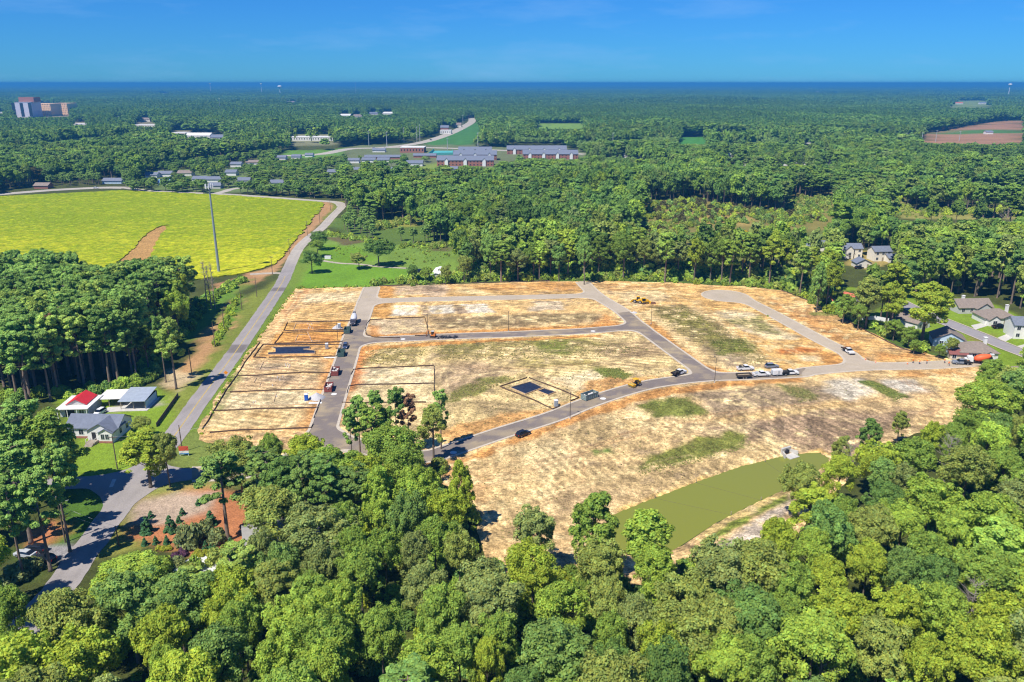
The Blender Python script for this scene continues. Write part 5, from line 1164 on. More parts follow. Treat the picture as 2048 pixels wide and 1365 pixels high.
def hip_roof(mb, x0, x1, y0, y1, h, rh, ov=0.5):
    x0 -= ov; x1 += ov; y0 -= ov; y1 += ov; h += 0.02
    if x1-x0 >= y1-y0: r = (y1-y0)/2; A, B = (x0+r, (y0+y1)/2, h+rh), (x1-r, (y0+y1)/2, h+rh); ends = [(0,1,5,4), (1,2,5), (2,3,4,5), (3,0,4)]
    else: r = (x1-x0)/2; A, B = ((x0+x1)/2, y0+r, h+rh), ((x0+x1)/2, y1-r, h+rh); ends = [(0,1,4), (1,2,5,4), (2,3,5), (3,0,4,5)]
    V = [(x0,y0,h),(x1,y0,h),(x1,y1,h),(x0,y1,h),A,B]+[(x0,y0,h-0.18),(x1,y0,h-0.18),(x1,y1,h-0.18),(x0,y1,h-0.18)]
    return mb.add(V, ends+[(0,6,7,1),(1,7,8,2),(2,8,9,3),(3,9,6,0),(9,8,7,6)])
def simple_house(name, label, loc, W, D, h, rh, rz=0, roof='gable', axis='x', wm=W_WHITE, rm=R_GREY, wins=3, sidew=2, storeys=1, dr=True, chim=None, group=None, cat='house', wing=None):
    o = empty(name, (loc[0], loc[1], 0), rz, label, cat, group); H = h*storeys
    mb = MB()
    if roof == 'gable': gable_wall(mb, -W/2, W/2, -D/2, D/2, H, rh, axis)
    else: mb.box((0, 0, H/2), (W, D, H))
    mb.build('wall', wm, o); mb = MB()
    (gable_roof(mb, -W/2, W/2, -D/2, D/2, H, rh, axis) if roof == 'gable' else hip_roof(mb, -W/2, W/2, -D/2, D/2, H, rh))
    r = mb.build('roof', rm, o)
    if chim: MB().box((chim[0], chim[1], H+rh*0.75), (1.0, 1.0, rh*1.1+0.6)).box((chim[0], chim[1], H+rh*1.3+0.38), (1.25, 1.25, 0.16)).build('chimney', TRIM, r)
    for s in range(storeys):
        for k in range(wins):
            xw = -W/2+W*(k+0.5)/wins
            if dr and s == 0 and k == wins//2: door(o, xw, -D/2)
            else: window(o, xw, -D/2, s*h+h*0.55, 1.3, 1.35)
        for k in range(sidew): window(o, W/2, -D/2+D*(k+0.5)/sidew, s*h+h*0.55, 1.1, 1.3, '+x')
    if wing:
        x0, x1, dep, wh, wr = wing
        MBw = MB(); gable_wall(MBw, x0, x1, -D/2-dep, -D/2+0.5, wh, wr, 'y'); MBw.build('front_wing', wm, o)
        MBr = MB(); gable_roof(MBr, x0, x1, -D/2-dep, -D/2+D*0.4, wh, wr, 'y', 0.35); MBr.build('wing_roof', rm, o)
        window(o, (x0+x1)/2, -D/2-dep, wh*0.55, min(1.6, (x1-x0)*0.4), 1.4)
    return o
# ---- white house by the country road
x0, y0 = G(227, 887)
o = empty('white_house', (x0, y0, 0), radians(-2), 'white house with grey shingle roof and front gable beside the country road', 'house')
mb = MB(); gable_wall(mb, -14.5, 0, 3, 11, 3.3, 2.3, 'x'); mb.build('wall', W_WHITE, o)
mb = MB(); gable_wall(mb, -7.4, -0.012, 0.7, 4, 3.3, 2.1, 'y'); mb.build('front_wing', W_WHITE, o)
mb = MB(); gable_wall(mb, -3.9, -0.02, 0, 1.2, 3.0, 1.15, 'y'); mb.build('front_bay', W_WHITE, o)
mb = MB(); gable_roof(mb, -14.5, 0, 3, 11, 3.3, 2.3, 'x', 0.5); r = mb.build('roof', R_SLATE, o)
mb = MB(); gable_roof(mb, -7.4, 0, 0.7, 7, 3.35, 2.1, 'y', 0.4); mb.build('wing_roof', R_SLATE, o)
mb = MB(); gable_roof(mb, -3.9, 0, 0, 1.6, 3.02, 1.15, 'y', 0.3); mb.build('bay_roof', R_SLATE, o)
MB().box((-2, -0.04, 0.3), (4.0, 0.1, 0.62)).build('brick_foundation', BRICK, o)
MB().box((-9.2, 2.94, 0.3), (10.4, 0.1, 0.62)).build('brick_foundation', BRICK, o)
window(o, -1.5, 0, 1.9, 1.0, 1.5); window(o, -2.75, 0, 1.9, 1.0, 1.5); window(o, -10.5, 3, 1.9, 1.3, 1.4); window(o, -13, 3, 1.9, 1.3, 1.4)
window(o, 0, 4.4, 1.9, 1.2, 1.5, '+x'); window(o, 0, 8.0, 1.9, 1.2, 1.5, '+x'); door(o, -5.6, 0.7, 1.1, 2.2, 0.7, DARKIN)
st = MB().box((-5.8, -0.35, 0.35), (2.6, 1.9, 0.7)).build('porch', WOOD, o)
for k in range(4): MB().box((-5.8, -1.55-0.34*k, 0.28-0.08*k), (2.2, 0.33, 0.56-0.16*k)).build('step', WOOD, st)
for sx in (-7.0, -4.6): MB().box((sx, -1.25, 1.15), (0.09, 0.09, 0.95)).box((sx, -0.4, 1.6), (0.08, 1.7, 0.08)).build('railing', TRIM, st)
# ---- outbuildings
ax, ay = G(150, 832)
o = empty('workshop', (ax, ay+4, 0), radians(4), 'low workshop with a bright red gable on its patched white roof', 'workshop')
MB().box((0, 0, 1.4), (8.2, 9.4, 2.8)).build('wall', W_GREY, o)
MB().box((0, -0.5, 2.92), (9.4, 11.2, 0.2)).build('roof', R_WHT, o)
mb = MB(); gable_wall(mb, -2.6, 2.9, -2.9, 4.2, 3.25, 1.5, 'y', z0=3.03); mb.build('red_gable_wall', W_GREY, o)
mb = MB(); gable_roof(mb, -2.6, 2.9, -2.9, 4.2, 3.3, 1.5, 'y', 0.35); mb.build('red_roof', R_RED, o)
for sx in (-4.2, -1.4, 1.4, 4.2): MB().box((sx, -5.9, 1.4), (0.16, 0.16, 2.8)).build('porch_post', TRIM, o)
MB().box((-1.2, -4.74, 1.1), (2.6, 0.08, 2.1)).build('door', DARKIN, o); window(o, 2.2, -4.7, 1.5, 1.4, 1.1)
ax, ay = G(268, 819)
o = empty('carport', (ax, ay, 0), radians(3), 'open carport with a blue grey metal roof beside the workshop', 'carport')
MB().add([(-4.2,-0.8,2.75),(3.9,-0.8,2.75),(3.9,9.5,3.5),(-4.2,9.5,3.5),(-4.2,-0.8,2.9),(3.9,-0.8,2.9),(3.9,9.5,3.65),(-4.2,9.5,3.65)], [(0,3,2,1),(4,5,6,7),(0,1,5,4),(1,2,6,5),(2,3,7,6),(3,0,4,7)]).build('roof', R_MET, o)
for sx in (-3.8, 0, 3.5):
    for sy in (0, 9): MB().box((sx, sy, 1.4), (0.16, 0.16, 2.75)).build('post', WOOD, o)
MB().box((3.6, 4.6, 1.2), (0.12, 8.8, 2.3)).build('side_wall', W_BLUE, o); MB().box((0, 9.1, 1.3), (7.6, 0.12, 2.5)).build('back_wall', DARKIN, o); MB().box((0, 4, 0.05), (9, 11, 0.12)).build('floor_slab', CONC, o)
ax, ay = G(220, 818)
o = empty('lean_to', (ax, ay+1.2, 0), radians(3), 'pale flat roofed lean-to between the red gabled workshop and the carport', 'shed')
MB().add([(-4.4,0,2.55),(3.0,0,2.65),(3.0,8,2.75),(-4.4,8,2.65),(-4.4,0,2.68),(3.0,0,2.78),(3.0,8,2.88),(-4.4,8,2.78)], [(0,3,2,1),(4,5,6,7),(0,1,5,4),(1,2,6,5),(2,3,7,6),(3,0,4,7)]).build('roof', R_WHT, o)
for sx in (-4.1, -0.8, 2.7): MB().box((sx, 0.4, 1.28), (0.14, 0.14, 2.55)).build('post', WOOD, o)
MB().box((-0.7, 7.6, 1.3), (7.0, 0.12, 2.5)).build('back_wall', W_GREY, o)
# dark plank fence beside the drive
p0, p1 = G(357, 793), G(313, 855)
o = empty('plank_fence', (p0[0], p0[1], 0), 0, 'low dark plank fence running from the carport to the rounded bush', 'fence')
n = 20
for k in range(n):
    f0, f1 = k/n, (k+0.93)/n; dx, dy = p1[0]-p0[0], p1[1]-p0[1]; L = sqrt(dx*dx+dy*dy)
    MB().box((dx*(f0+f1)/2, dy*(f0+f1)/2, 0.65), (L/n*0.93, 0.06, 1.3), rz=atan2(dy, dx)).build('plank', M('dark_plank', (0.10, 0.075, 0.06), 0.9, var=0.3), o)
# ---- house under the trees in the garden, its round drive
gx, gy = G(500, 1098)
simple_house('garden_house', 'grey roofed house half hidden by trees behind the mulched garden', (gx+6, gy+3), 15, 9, 2.8, 1.8, radians(20), 'gable', 'x', W_CREAM, M('grey_brown_shingle', (0.30, 0.29, 0.27), 0.9, var=0.15, scale=1.2), 4, 2)
gx, gy = G(403, 1140)
me = iso_mesh('white_drive', gx-14, gx+16, gy-14, gy+14, 0.6, [lambda X, Y: np.minimum(np.hypot((X-gx)/5.6, (Y-gy)/5.6)-1, sdf_poly(X, Y, [(gx-3, gy-12), (gx+5, gy-12), (gx+5.0, gy), (gx-5, gy)]))], M('white_concrete', (0.66, 0.65, 0.62), 0.8, var=0.08, scale=0.5), 0.04)
link('white_drive', me, kind='structure', label='round white concrete turning drive in the garden')
# ---- mobile home in the meadow
x0, y0 = G(874, 560); simple_house('mobile_home', 'long white mobile home standing end on behind the meadow', (x0, y0+8), 4.4, 15, 2.6, 0.7, radians(-4), 'gable', 'y', W_GREY, M('bright_white_roof', (0.78, 0.78, 0.76), 0.6, var=0.05), 2, 4, dr=True, cat='mobile home')
# ---- estate houses by the street
a_ = R_NB[12]; b_ = R_NB[24]; RZN = atan2(b_[1]-a_[1], b_[0]-a_[0])
def at(px, py): return G(px, py)
for nm, lab, p, W, D, h, rh, rz, rf, ax, wm, rm, wn, sw, sto, ch, wing in [
 ('hip_house', 'grey walled house with wide brown roof and front gable across the street', (1938, 622), 15, 9, 2.8, 2.7, 0.06, 'gable', 'x', W_GREY, R_BROWN, 4, 2, 1, (-3, 1), (-1, 6, 2.5, 2.8, 2.2)),
 ('hip_house', 'white house with brown hip roof and white chimney beyond the green lawn', (1987, 643), 13, 10, 2.8, 2.8, 0.0, 'hip', 'x', W_WHITE, R_BROWN, 4, 2, 1, (5.2, 1), (-6, -1.5, 2.2, 2.7, 1.6)),
 ('two_storey_house', 'white two storey house with dark roof at the right picture edge', (2040, 672), 9, 9, 2.8, 2.2, -0.15, 'gable', 'x', W_WHITE, R_GREY, 3, 2, 2, None, (-0.5, 4.2, 1.8, 5.2, 1.7)),
 ('gable_house', 'pale blue gabled house behind the tall oak by the site', (1893, 688), 11, 9, 2.9, 2.8, RZN+pi/2-0.5, 'gable', 'y', W_BLUE, R_BROWN, 2, 2, 1, None, None),
 ('brown_roof_house', 'white house with broad brown hip roof and screened porch beside the shed', (1945, 712), 13, 9.5, 2.8, 2.8, -0.1, 'hip', 'x', W_WHITE, R_BROWN, 4, 2, 1, (4, 1.2), (0.5, 4.5, 2, 2.5, 1.3)),
 ('brown_roof_house', 'narrow house with a brown roof glimpsed between the tall trees', (1824, 652), 8, 10, 2.8, 2.6, 0.5, 'gable', 'y', W_WHITE, R_BROWN, 2, 2, 1, None, None),
 ('cottage', 'small white cottage with rust red roof behind the tree line', (1699, 607), 6, 6, 2.6, 2.0, 0.5, 'gable', 'y', W_WHITE, R_RUST, 2, 1, 1, None, None),
 ('cottage', 'white cottage with red trimmed roof nearest the cul-de-sac trees', (1668, 611), 5, 6, 2.6, 1.8, 0.2, 'gable', 'x', W_WHITE, R_RUST, 2, 1, 1, None, None),
 ('brown_roof_house', 'brown roofed house cut by the right picture edge below the street', (2062, 760), 12, 10, 2.8, 2.6, 0.1, 'hip', 'x', W_WHITE, R_BROWN, 3, 2, 1, None, None),
 ('two_storey_house', 'cream two storey house with dark gable standing in a forest clearing', (1700, 514), 10, 8, 2.8, 2.2, 0.0, 'gable', 'x', W_CREAM, R_GREY, 3, 2, 2, None, (-4.8, -0.4, 1.2, 5.2, 2.0)),
 ('two_storey_house', 'cream two storey house with slate roof right of the clearing', (1757, 520), 10, 8, 2.8, 2.2, 0.1, 'gable', 'x', W_CREAM, R_SLATE, 3, 2, 2, None, None),
 ('garage_house', 'low cream wing with slate roof beside the clearing house', (1784, 523), 8, 7, 2.6, 1.6, 0.1, 'gable', 'x', W_CREAM, R_SLATE, 2, 1, 1, None, None),
 ('gable_house', 'pale house with slate gable roof lowest in the clearing', (1722, 534), 8, 7, 2.8, 2.0, 0.0, 'gable', 'y', W_CREAM, R_SLATE, 2, 2, 1, None, None),
 ('gable_house', 'house with pale slate roof left of the forest clearing', (1630, 500), 14, 9, 3.0, 2.6, -0.1, 'gable', 'x', W_CREAM, R_SLATE, 3, 1, 1, None, None),
 ('gable_house', 'pale house end leftmost of the forest clearing houses', (1588, 503), 8, 7, 2.8, 1.6, 0.2, 'gable', 'x', W_WHITE, R_WHT, 2, 1, 1, None, None),
]: simple_house(nm, lab, at(*p), W, D, h, rh, rz, rf, ax, wm, rm, wn, sw, sto, True, ch, None, 'house', wing)
simple_house('garden_shed', 'tan garden shed with dark red brown roof at the site edge', at(1913, 717), 5.6, 3.8, 2.2, 1.0, radians(-14), 'gable', 'x', W_TAN, M('red_brown_roof', (0.22, 0.08, 0.07), 0.8, var=0.15), 2, 1, 1, cat='shed')
def panel_fence(name, label, pts, h, mat, seg=2.4):
    P = [G(*p) for p in pts]; o = empty(name, (P[0][0], P[0][1], 0), 0, label, 'fence')
    for (ax, ay), (bx, by) in zip(P[:-1], P[1:]):
        L = sqrt((bx-ax)**2+(by-ay)**2); n = max(1, int(L/seg)); rz = atan2(by-ay, bx-ax)
        for k in range(n):
            f = (k+0.5)/n; MB().box((ax+(bx-ax)*f-P[0][0], ay+(by-ay)*f-P[0][1], h/2), (L/n*0.95, 0.06, h), rz).build('panel', mat, o)
            MB().box((ax+(bx-ax)*k/n-P[0][0], ay+(by-ay)*k/n-P[0][1], h*0.53), (0.13, 0.13, h*1.06), rz).build('post', mat, o)
panel_fence('yard_fence', 'white panel fence behind the tree trunks at the site edge', [(1724, 641), (1750, 640), (1790, 648)], 1.7, TRIM)
panel_fence('yard_fence', 'pale blue grey panel fence behind the tan garden shed', [(1890, 690), (1893, 704), (1900, 712)], 1.7, W_BLUE)
# driveways of the estate
def pad(name, label, pts, mat=None, z=0.035):
    P = [(*G(*p), z) for p in pts]; link(name, mesh_np(name, P, [list(range(len(P)))], mat or CONC), kind='structure', label=label)
pad('driveway', 'concrete driveway of the brown hip roofed house', [(1942,651),(1962,647),(1976,652),(1950,660)])
pad('driveway', 'concrete driveway of the white two storey house', [(1995,676),(2020,666),(2032,673),(2010,684)])
pad('driveway', 'pale concrete driveway at the right picture edge', [(2026,695),(2060,686),(2060,702),(2040,704)])
pad('driveway', 'pale concrete pad below the two site trees', [(668,892),(684,884),(684,918),(668,920)])
pad('footpath', 'pale footpath under the pines at the site entrance', [(684,900),(730,897),(730,902),(684,906)])
pad('carport_yard', 'worn concrete yard in front of the carport', [(206,826),(240,823),(300,818),(302,810),(215,815)], z=0.02)

# ---- far buildings: (x0, x1, base y) in pixels give place and width
def far_building(name, label, px0, px1, py, D, h, rh, wm, rm, roof='gable', dormers=0, wins=0, rows=1, cat='building', group=None):
    xa, ya = G(px0, py); xb, yb = G(px1, py); W = xb-xa; cx = (xa+xb)/2
    o = empty(name, (cx, ya+D/2, 0), 0, label, cat, group); mb = MB()
    if roof == 'flat':
        mb.box((0, 0, h/2), (W, D, h)); mb.build('wall', wm, o); MB().box((0, 0, h+0.2), (W*1.01, D*1.02, 0.4)).build('roof', rm, o)
    else:
        gable_wall(mb, -W/2, W/2, -D/2, D/2, h, rh, 'x'); mb.build('wall', wm, o)
        mb = MB(); gable_roof(mb, -W/2, W/2, -D/2, D/2, h, rh, 'x', 0.6, 0.3); r = mb.build('roof', rm, o)
        for k in range(dormers):
            xd = -W/2+W*(k+0.5)/dormers; q = MB(); gable_wall(q, xd-2.0, xd+2.0, -D/2-1.2, -D/2+2, h*0.98, 2.4, 'y'); q.build('entrance_gable', TRIM, o)
            q = MB(); gable_roof(q, xd-2.0, xd+2.0, -D/2-1.2, 0, h*0.98, 2.4, 'y', 0.4, 0.25); q.build('gable_roof', rm, o)
    if wins:
        wq = MB().box((0, 0, 0), (min(2.2, W/wins*0.34), 0.2, h/rows*0.36)); w0 = wq.build('window', GLASS, o)
        for rr in range(rows):
            for k in range(wins):
                c = w0 if rr == 0 and k == 0 else link('window', w0.data, o)
                c.location = (-W/2+W*(k+0.5)/wins, -D/2-0.08, h*(rr+0.55)/rows)
    return o
for lab, x0, x1, py, D, h, dm in FARA:
    far_building('apartment_block', lab, x0, x1, py, D, h, 4.5, BRICK, R_SLATE, 'gable', dm, 16, 2)
for lab, x0, x1, py, D, h, wm, rm, rf in FARB: far_building('town_building' if rf == 'flat' else 'distant_house', lab, x0, x1, py, D, h, min(4.0, D*0.22), globals()[wm], globals()[rm], rf, 0, (5 if x1-x0 < 30 else 8) if rf == 'flat' else 0, 1, 'building' if rf == 'flat' else 'house')
# hospital: tan ward block and mauve tower
far_building('hospital_wing', 'long tan hospital wing with rows of small windows', 64, 104, 233, 60, 36, 0, PEACH, PEACH, 'flat', 0, 12, 6)
far_building('hospital_wing', 'right tan hospital wing ending in a blank bay', 105, 137, 231, 60, 35, 0, PEACH, PEACH, 'flat', 0, 10, 6)
t_ = far_building('hospital_tower', 'mauve hospital tower with dark vertical glass bands', 34, 63, 235, 60, 42, 0, PLUM, PLUM, 'flat')
for k in range(3): MB().box((-26+24*k, -30.3, 21), (9, 0.6, 38)).build('glass_band', GLASS, t_)
MB().box((4, 6, 49), (44, 36, 13)).build('roof_block', BRICK, t_)
# teal sports court with high screens
ca, cb, cc, cdn = G(857, 311), G(906, 310), G(905, 302), G(868, 302)
o = empty('sports_court', (ca[0], ca[1], 0), 0, 'teal sports court with screens beside the apartments', 'court')
link('court_floor', mesh_np('court_floor', [(p[0]-ca[0], p[1]-ca[1], 0.1) for p in (ca, cb, cc, cdn)], [[0, 1, 2, 3]], R_TEAL), o)
for p, q in ((ca, cb), (cb, cc), (cdn, ca)):
    L = sqrt((q[0]-p[0])**2+(q[1]-p[1])**2); MB().box(((p[0]+q[0])/2-ca[0], (p[1]+q[1])/2-ca[1], 1.6), (L*0.99, 0.15, 3.0), atan2(q[1]-p[1], q[0]-p[0])).build('screen', R_TEAL, o)
# water towers, masts
def water_tower(label, px, py_top, y_far, r):
    x = (px-1024)/FPX*(y_far*CP+60*SP); _, _, d = PX(x, y_far, 0)
    up = (682.5-py_top)*d/FPX; z = CAM_H+(up-y_far*SP)/CP
    z = max(z, 45)
    o = empty('water_tower', (x, y_far, 0), 0, label, 'water tower')
    MB().ball((0, 0, z-r*0.6), (r, r, r*0.62), 14, 8).build('tank', TRIM, o, True); MB().cyl((0, 0, 0), (0, 0, z-r*0.8), r*0.24, r*0.16, 10).build('stem', TRIM, o)
water_tower('large white water tower left of the horizon centre', 560, 173, 6500, 17); water_tower('small white water tower next to the large one', 523, 169, 7500, 10); water_tower('white water tower farthest left on the horizon', 421, 169, 8000, 9); water_tower('white water tower at the right end of the horizon', 2018, 170, 6000, 13)
def mast(label, px, py0, py1, r=0.5, name='radio_mast', cat='mast'):
    x, y = G(px, py0); d = PX(x, y, 0)[2]; h = (py0-py1)*d/FPX/CP
    o = empty(name, (x, y, 0), 0, label, cat); MB().cyl((0, 0, 0), (0, 0, h), r, r*0.5, 6).build('pole', M('galvanised', (0.52, 0.53, 0.54), 0.5, 0.3), o)
    q = MB()
    for k in range(3): q.cyl((0, 0, h*(0.97-0.03*k)), (r*4*cos(k*2.1), r*4*sin(k*2.1), h*(0.97-0.03*k)), r*0.3, n=5)
    q.build('antenna', MATS['galvanised'], o)
mast('slim steel mast rising from the far woods', 441, 225, 199, 0.7); mast('lattice radio mast on the horizon', 712, 192, 168, 1.0)
# steel monopole behind the pine stand
x0, y0 = G(438, 545); h = 0
for zz in range(20, 80): 
    if PX(x0, y0, zz)[1] < 374: h = zz; break
o = empty('phone_mast', (x0, y0, 0), 0, 'tall grey steel phone mast rising behind the pine stand', 'mast'); GALV = M('galvanised', (0.52, 0.53, 0.54), 0.5, 0.3)
MB().cyl((0, 0, 0), (0, 0, h*0.5), 0.75, 0.55, 12).cyl((0, 0, h*0.5), (0, 0, h), 0.55, 0.36, 12).build('pole', M('mast_steel', (0.30, 0.36, 0.40), 0.5, 0.3, var=0.08), o)
MB().cyl((0, 0, h-0.6), (0, 0, h-0.4), 1.7, 1.7, 12).build('platform', GALV, o)
for k in range(9):
    a = 2*pi*k/9; MB().box((2.0*cos(a), 2.0*sin(a), h-0.2), (0.25, 0.4, 2.4), a).box((1.2*cos(a), 1.2*sin(a), h-0.5), (1.7, 0.08, 0.08), a).build('antenna_panel', TRIM, o)
# pylons and poles along the far highway
for lab, px, py, top in [('leftmost far power pole by the highway', 738, 292, 264), ('second far power pole by the highway', 774, 294, 266), ('third far power pole by the highway', 808, 286, 258), ('tall twin pole left of the far highway bend', 834, 284, 256), ('tall twin pole right of the far highway bend', 840, 283, 252),
      ('far power pole at the crossroads court', 895, 300, 278), ('power pole in front of the far tree wall', 956, 299, 268), ('far power pole at the highway crest', 926, 250, 232), ('power pole above the far wood right of the apartments', 1225, 300, 268), ('first power pole by the ploughed field', 1811, 287, 268), ('second power pole by the ploughed field', 1843, 285, 266), ('third power pole by the ploughed field', 1871, 284, 262), ('fourth power pole by the ploughed field', 1918, 283, 264)]:
    mast(lab, px, py, top, 0.55, 'power_pole', 'power pole')
# ================================================================== SITE FURNITURE
CREO = M('creosote_wood', (0.16, 0.12, 0.09), 0.95, var=0.25, scale=2); DSTEEL = M('bronze_steel', (0.10, 0.085, 0.075), 0.5, 0.4, var=0.1); INSUL = M('grey_porcelain', (0.45, 0.45, 0.46), 0.3)
FABRIC = M('silt_fabric', (0.11, 0.072, 0.05), 0.85, var=0.3, scale=1.5); STAKE = M('fence_stake', (0.25, 0.17, 0.1), 0.9)
def silt_fence(label, lines, h=0.52):
    P0 = GT(*lines[0][0]); o = empty('silt_fence', (P0[0], P0[1], 0), 0, label, 'silt fence')
    rng = random.Random(len(label)); mbs = MB()
    for ln in lines:
        pts = [GT(*p) for p in ln]; pp = []
        for (ax, ay), (bx, by) in zip(pts[:-1], pts[1:]):
            L = sqrt((bx-ax)**2+(by-ay)**2); n = max(1, int(L/1.8))
            for k in range(n): f = k/n; pp.append((ax+(bx-ax)*f+rng.uniform(-.09, .09), ay+(by-ay)*f+rng.uniform(-.09, .09)))
        pp.append(pts[-1]); V = []; F = []
        for i, (x, y) in enumerate(pp):
            a = pp[max(i-1, 0)]; b = pp[min(i+1, len(pp)-1)]; dx, dy = b[0]-a[0], b[1]-a[1]; L = sqrt(dx*dx+dy*dy) or 1; nx_, ny_ = -dy/L*0.035, dx/L*0.035
            hh = h*rng.uniform(0.8, 1.08); X_, Y_ = x-P0[0], y-P0[1]; ln_ = rng.uniform(-0.12, 0.12)
            V += [(X_-nx_*2, Y_-ny_*2, 0), (X_+nx_*2, Y_+ny_*2, 0), (X_+nx_+ln_*nx_*20, Y_+ny_+ln_*ny_*20, hh), (X_-nx_+ln_*nx_*20, Y_-ny_+ln_*ny_*20, hh)]
            if i % 2 == 0: mbs.box((X_-nx_*2.5, Y_-ny_*2.5, h*0.6), (0.07, 0.07, h*1.2))
        for i in range(len(pp)-1):
            b = 4*i
            for k in range(4): F.append((b+k, b+(k+1) % 4, b+4+(k+1) % 4, b+4+k))
        F += [(0, 3, 2, 1), (len(V)-4, len(V)-3, len(V)-2, len(V)-1)]
        MB().add(V, F).build('fabric', FABRIC, o)
    s = mbs.build('stakes', STAKE, o); s['kind'] = 'stuff'
    return o
for lab, lines in [
 ('brown black silt fence around the lot beside the cement truck', [[(701,643),(640,644.5),(582,645.5)], [(575.5,646),(567,662.5),(630,662),(688,661)]]),
 ('silt fence around the orange lot with white pipes below the gravel heap', [[(683,672),(691,668),(685,664.5),(566,666),(549,688.5),(620,687),(685,685)]]),
 ('silt fence around the left lot with black plastic sheeting', [[(672,698),(681,699),(682,690.5),(525.5,690.5),(507,716),(532,717)], [(538,716),(600,715.5),(673,714),(676,708)]]),
 ('silt fence running to the upper red skip', [[(474.5,753.4),(525.5,751.6),(606,746),(660,747),(660,755),(654,759)]]),
 ('silt fence running to the lower red skip', [[(460,786),(543,782),(648.5,780),(652,774)]]),
 ('silt fence below the blue toilet and gravel heap', [[(430.5,823),(525.5,819),(636,816.7),(641,801)], [(636,816),(628,838)]]),
 ('lowest silt fence in front of the entrance trees', [[(420,866.7),(472.7,862),(560.6,859.7),(622,857),(626,850)]]),
 ('long silt fence along the grass verge of the country road', [[(520,686),(506,704),(491,724),(474,752),(455,778),(442,800),(429,822),(405,860)]]),
 ('silt fence bounding the upper straw lot right of the street', [[(702,751),(706,741),(720,738.5),(762.6,736.6),(820,734.5),(868,732.6),(869,768)]]),
 ('silt fence between the two straw lots right of the street', [[(694,788),(697,774),(710,771),(780,770),(868,768),(869.5,800)]]),
 ('silt fence behind the entrance pines right of the street', [[(684,806.5),(760,806.5),(852,806)]]),
 ('silt fence looping round the corner lot between two streets', [[(800,676.8),(770,676.5),(745,675.5),(733,671),(730,660),(734,648),(740,641),(766,639.8)], [(771,639),(849,635.6),(854,652),(858,671.4),(830,673)]]),
 ('silt fence left of the black sheeting by the green grey skip', [[(1054.5,757),(1000,774.5),(1016,781.5),(1070,802.6),(1105.5,820),(1119,815)]]),
 ('silt fence right of the black sheeting by the green grey skip', [[(1058,757),(1123,781.5),(1158,797),(1142,803.5)]]),
 ('dark silt fence along the back edge of the top lots', [[(760,573),(860,569.5),(1000,565.5),(1100,563)]]),
 ('dark silt fence along the right woods edge of the site', [[(1560,581),(1600,595),(1650,618),(1720,657),(1800,697),(1850,711)]]),
]: silt_fence(lab, lines)
# black sheeting on the foundation pads
PLAST = M('black_plastic', (0.022, 0.024, 0.035), 0.35, var=0.4, scale=0.8, spec=0.5, bump=0.6); FORM = M('form_board', (0.55, 0.40, 0.24), 0.85, var=0.15, scale=2)
def sheeting(label, polys):
    c = GT(*polys[0][0]); o = empty('plastic_sheeting', (c[0], c[1], 0), 0, label, 'plastic sheet')
    for pl in polys:
        P = [GT(*p) for p in pl]; b = np.array(P)
        me = iso_mesh('sheet', b[:, 0].min()-1, b[:, 0].max()+1, b[:, 1].min()-1, b[:, 1].max()+1, 0.4, [lambda X, Y: sdf_poly(X, Y, P)], PLAST, 0, zf=lambda X, Y: 0.30+0.10*(fbm(X, Y, 1.2, 3)-0.5), skirt=0.27)
        me.transform(Matrix.Translation((-c[0], -c[1], 0))); link('sheet', me, o)
        for (ax, ay), (bx, by) in zip(P, P[1:]+P[:1]):
            L = sqrt((bx-ax)**2+(by-ay)**2); MB().box(((ax+bx)/2-c[0], (ay+by)/2-c[1], 0.24), (L+0.1, 0.12, 0.44), atan2(by-ay, bx-ax)).build('form_board', FORM, o)
    return o
sheeting('wrinkled black plastic sheeting over two foundation pads by the skip', [[(1020,777),(1060.6,765.7),(1086,777),(1051,790.3)], [(1075.6,784),(1089.6,779),(1111.6,786),(1096,792)]])
sheeting('black plastic sheeting over an irregular foundation pad on the left', [[(543,696.5),(620,694.5),(620,699),(607,700.5),(630,703),(630,708.5),(536,711),(537,707),(551,706),(551,700)]])
# footing forms and pipe stubs on the cleared lots
PIPE = M('white_pipe', (0.75, 0.75, 0.74), 0.4)
def footings(label, lines, pipes):
    c = GT(*lines[0][0]); o = empty('footing_forms', (c[0], c[1], 0), 0, label, 'footing boards')
    for ln in lines:
        P = [GT(*p) for p in ln]
        for (ax, ay), (bx, by) in zip(P[:-1], P[1:]):
            L = sqrt((bx-ax)**2+(by-ay)**2); MB().box(((ax+bx)/2-c[0], (ay+by)/2-c[1], 0.15), (L, 0.16, 0.26), atan2(by-ay, bx-ax)).build('board', FORM, o)
    for px, py in pipes:
        x, y = GT(px, py); MB().cyl((x-c[0], y-c[1], 0), (x-c[0], y-c[1], 0.75), 0.11, n=8).build('pipe', PIPE, o)
footings('footing boards and white pipes on the lot beside the cement truck', [[(592,648),(587,660),(620,659.5)], [(592,648),(640,647)]], [(616,650),(619,653),(621,656),(624,650),(617,658),(626,659)])
footings('footing boards and white pipes on the orange lot below', [[(596,671),(590,684),(640,683)], [(596,671),(612,670)]], [(618,672),(620,676),(621,680),(624,684),(616,668)])
footings('L shaped footing boards below the left black sheeting', [[(527,725),(518,742),(580,739)], [(527,725),(560,723),(600,722)]], [(571,732),(576,731),(580,733),(578,736),(573,735)])
footings('L shaped footing boards on the lot by the upper red skip', [[(522,767),(519,773.5),(580,771),(630,770)], [(513,757),(508,766)]], [(555,757),(566,756),(560,762),(545,773)])
footings('long footing boards with cross ties left of the blue toilet', [[(500,812),(560,811.5),(610,810)], [(500,812),(500,815)], [(521,812),(521,815)], [(537,811.5),(537,814.5)], [(555,811),(555,814)], [(552,789),(547,806)]], [(507,807),(512,806),(553,795)])
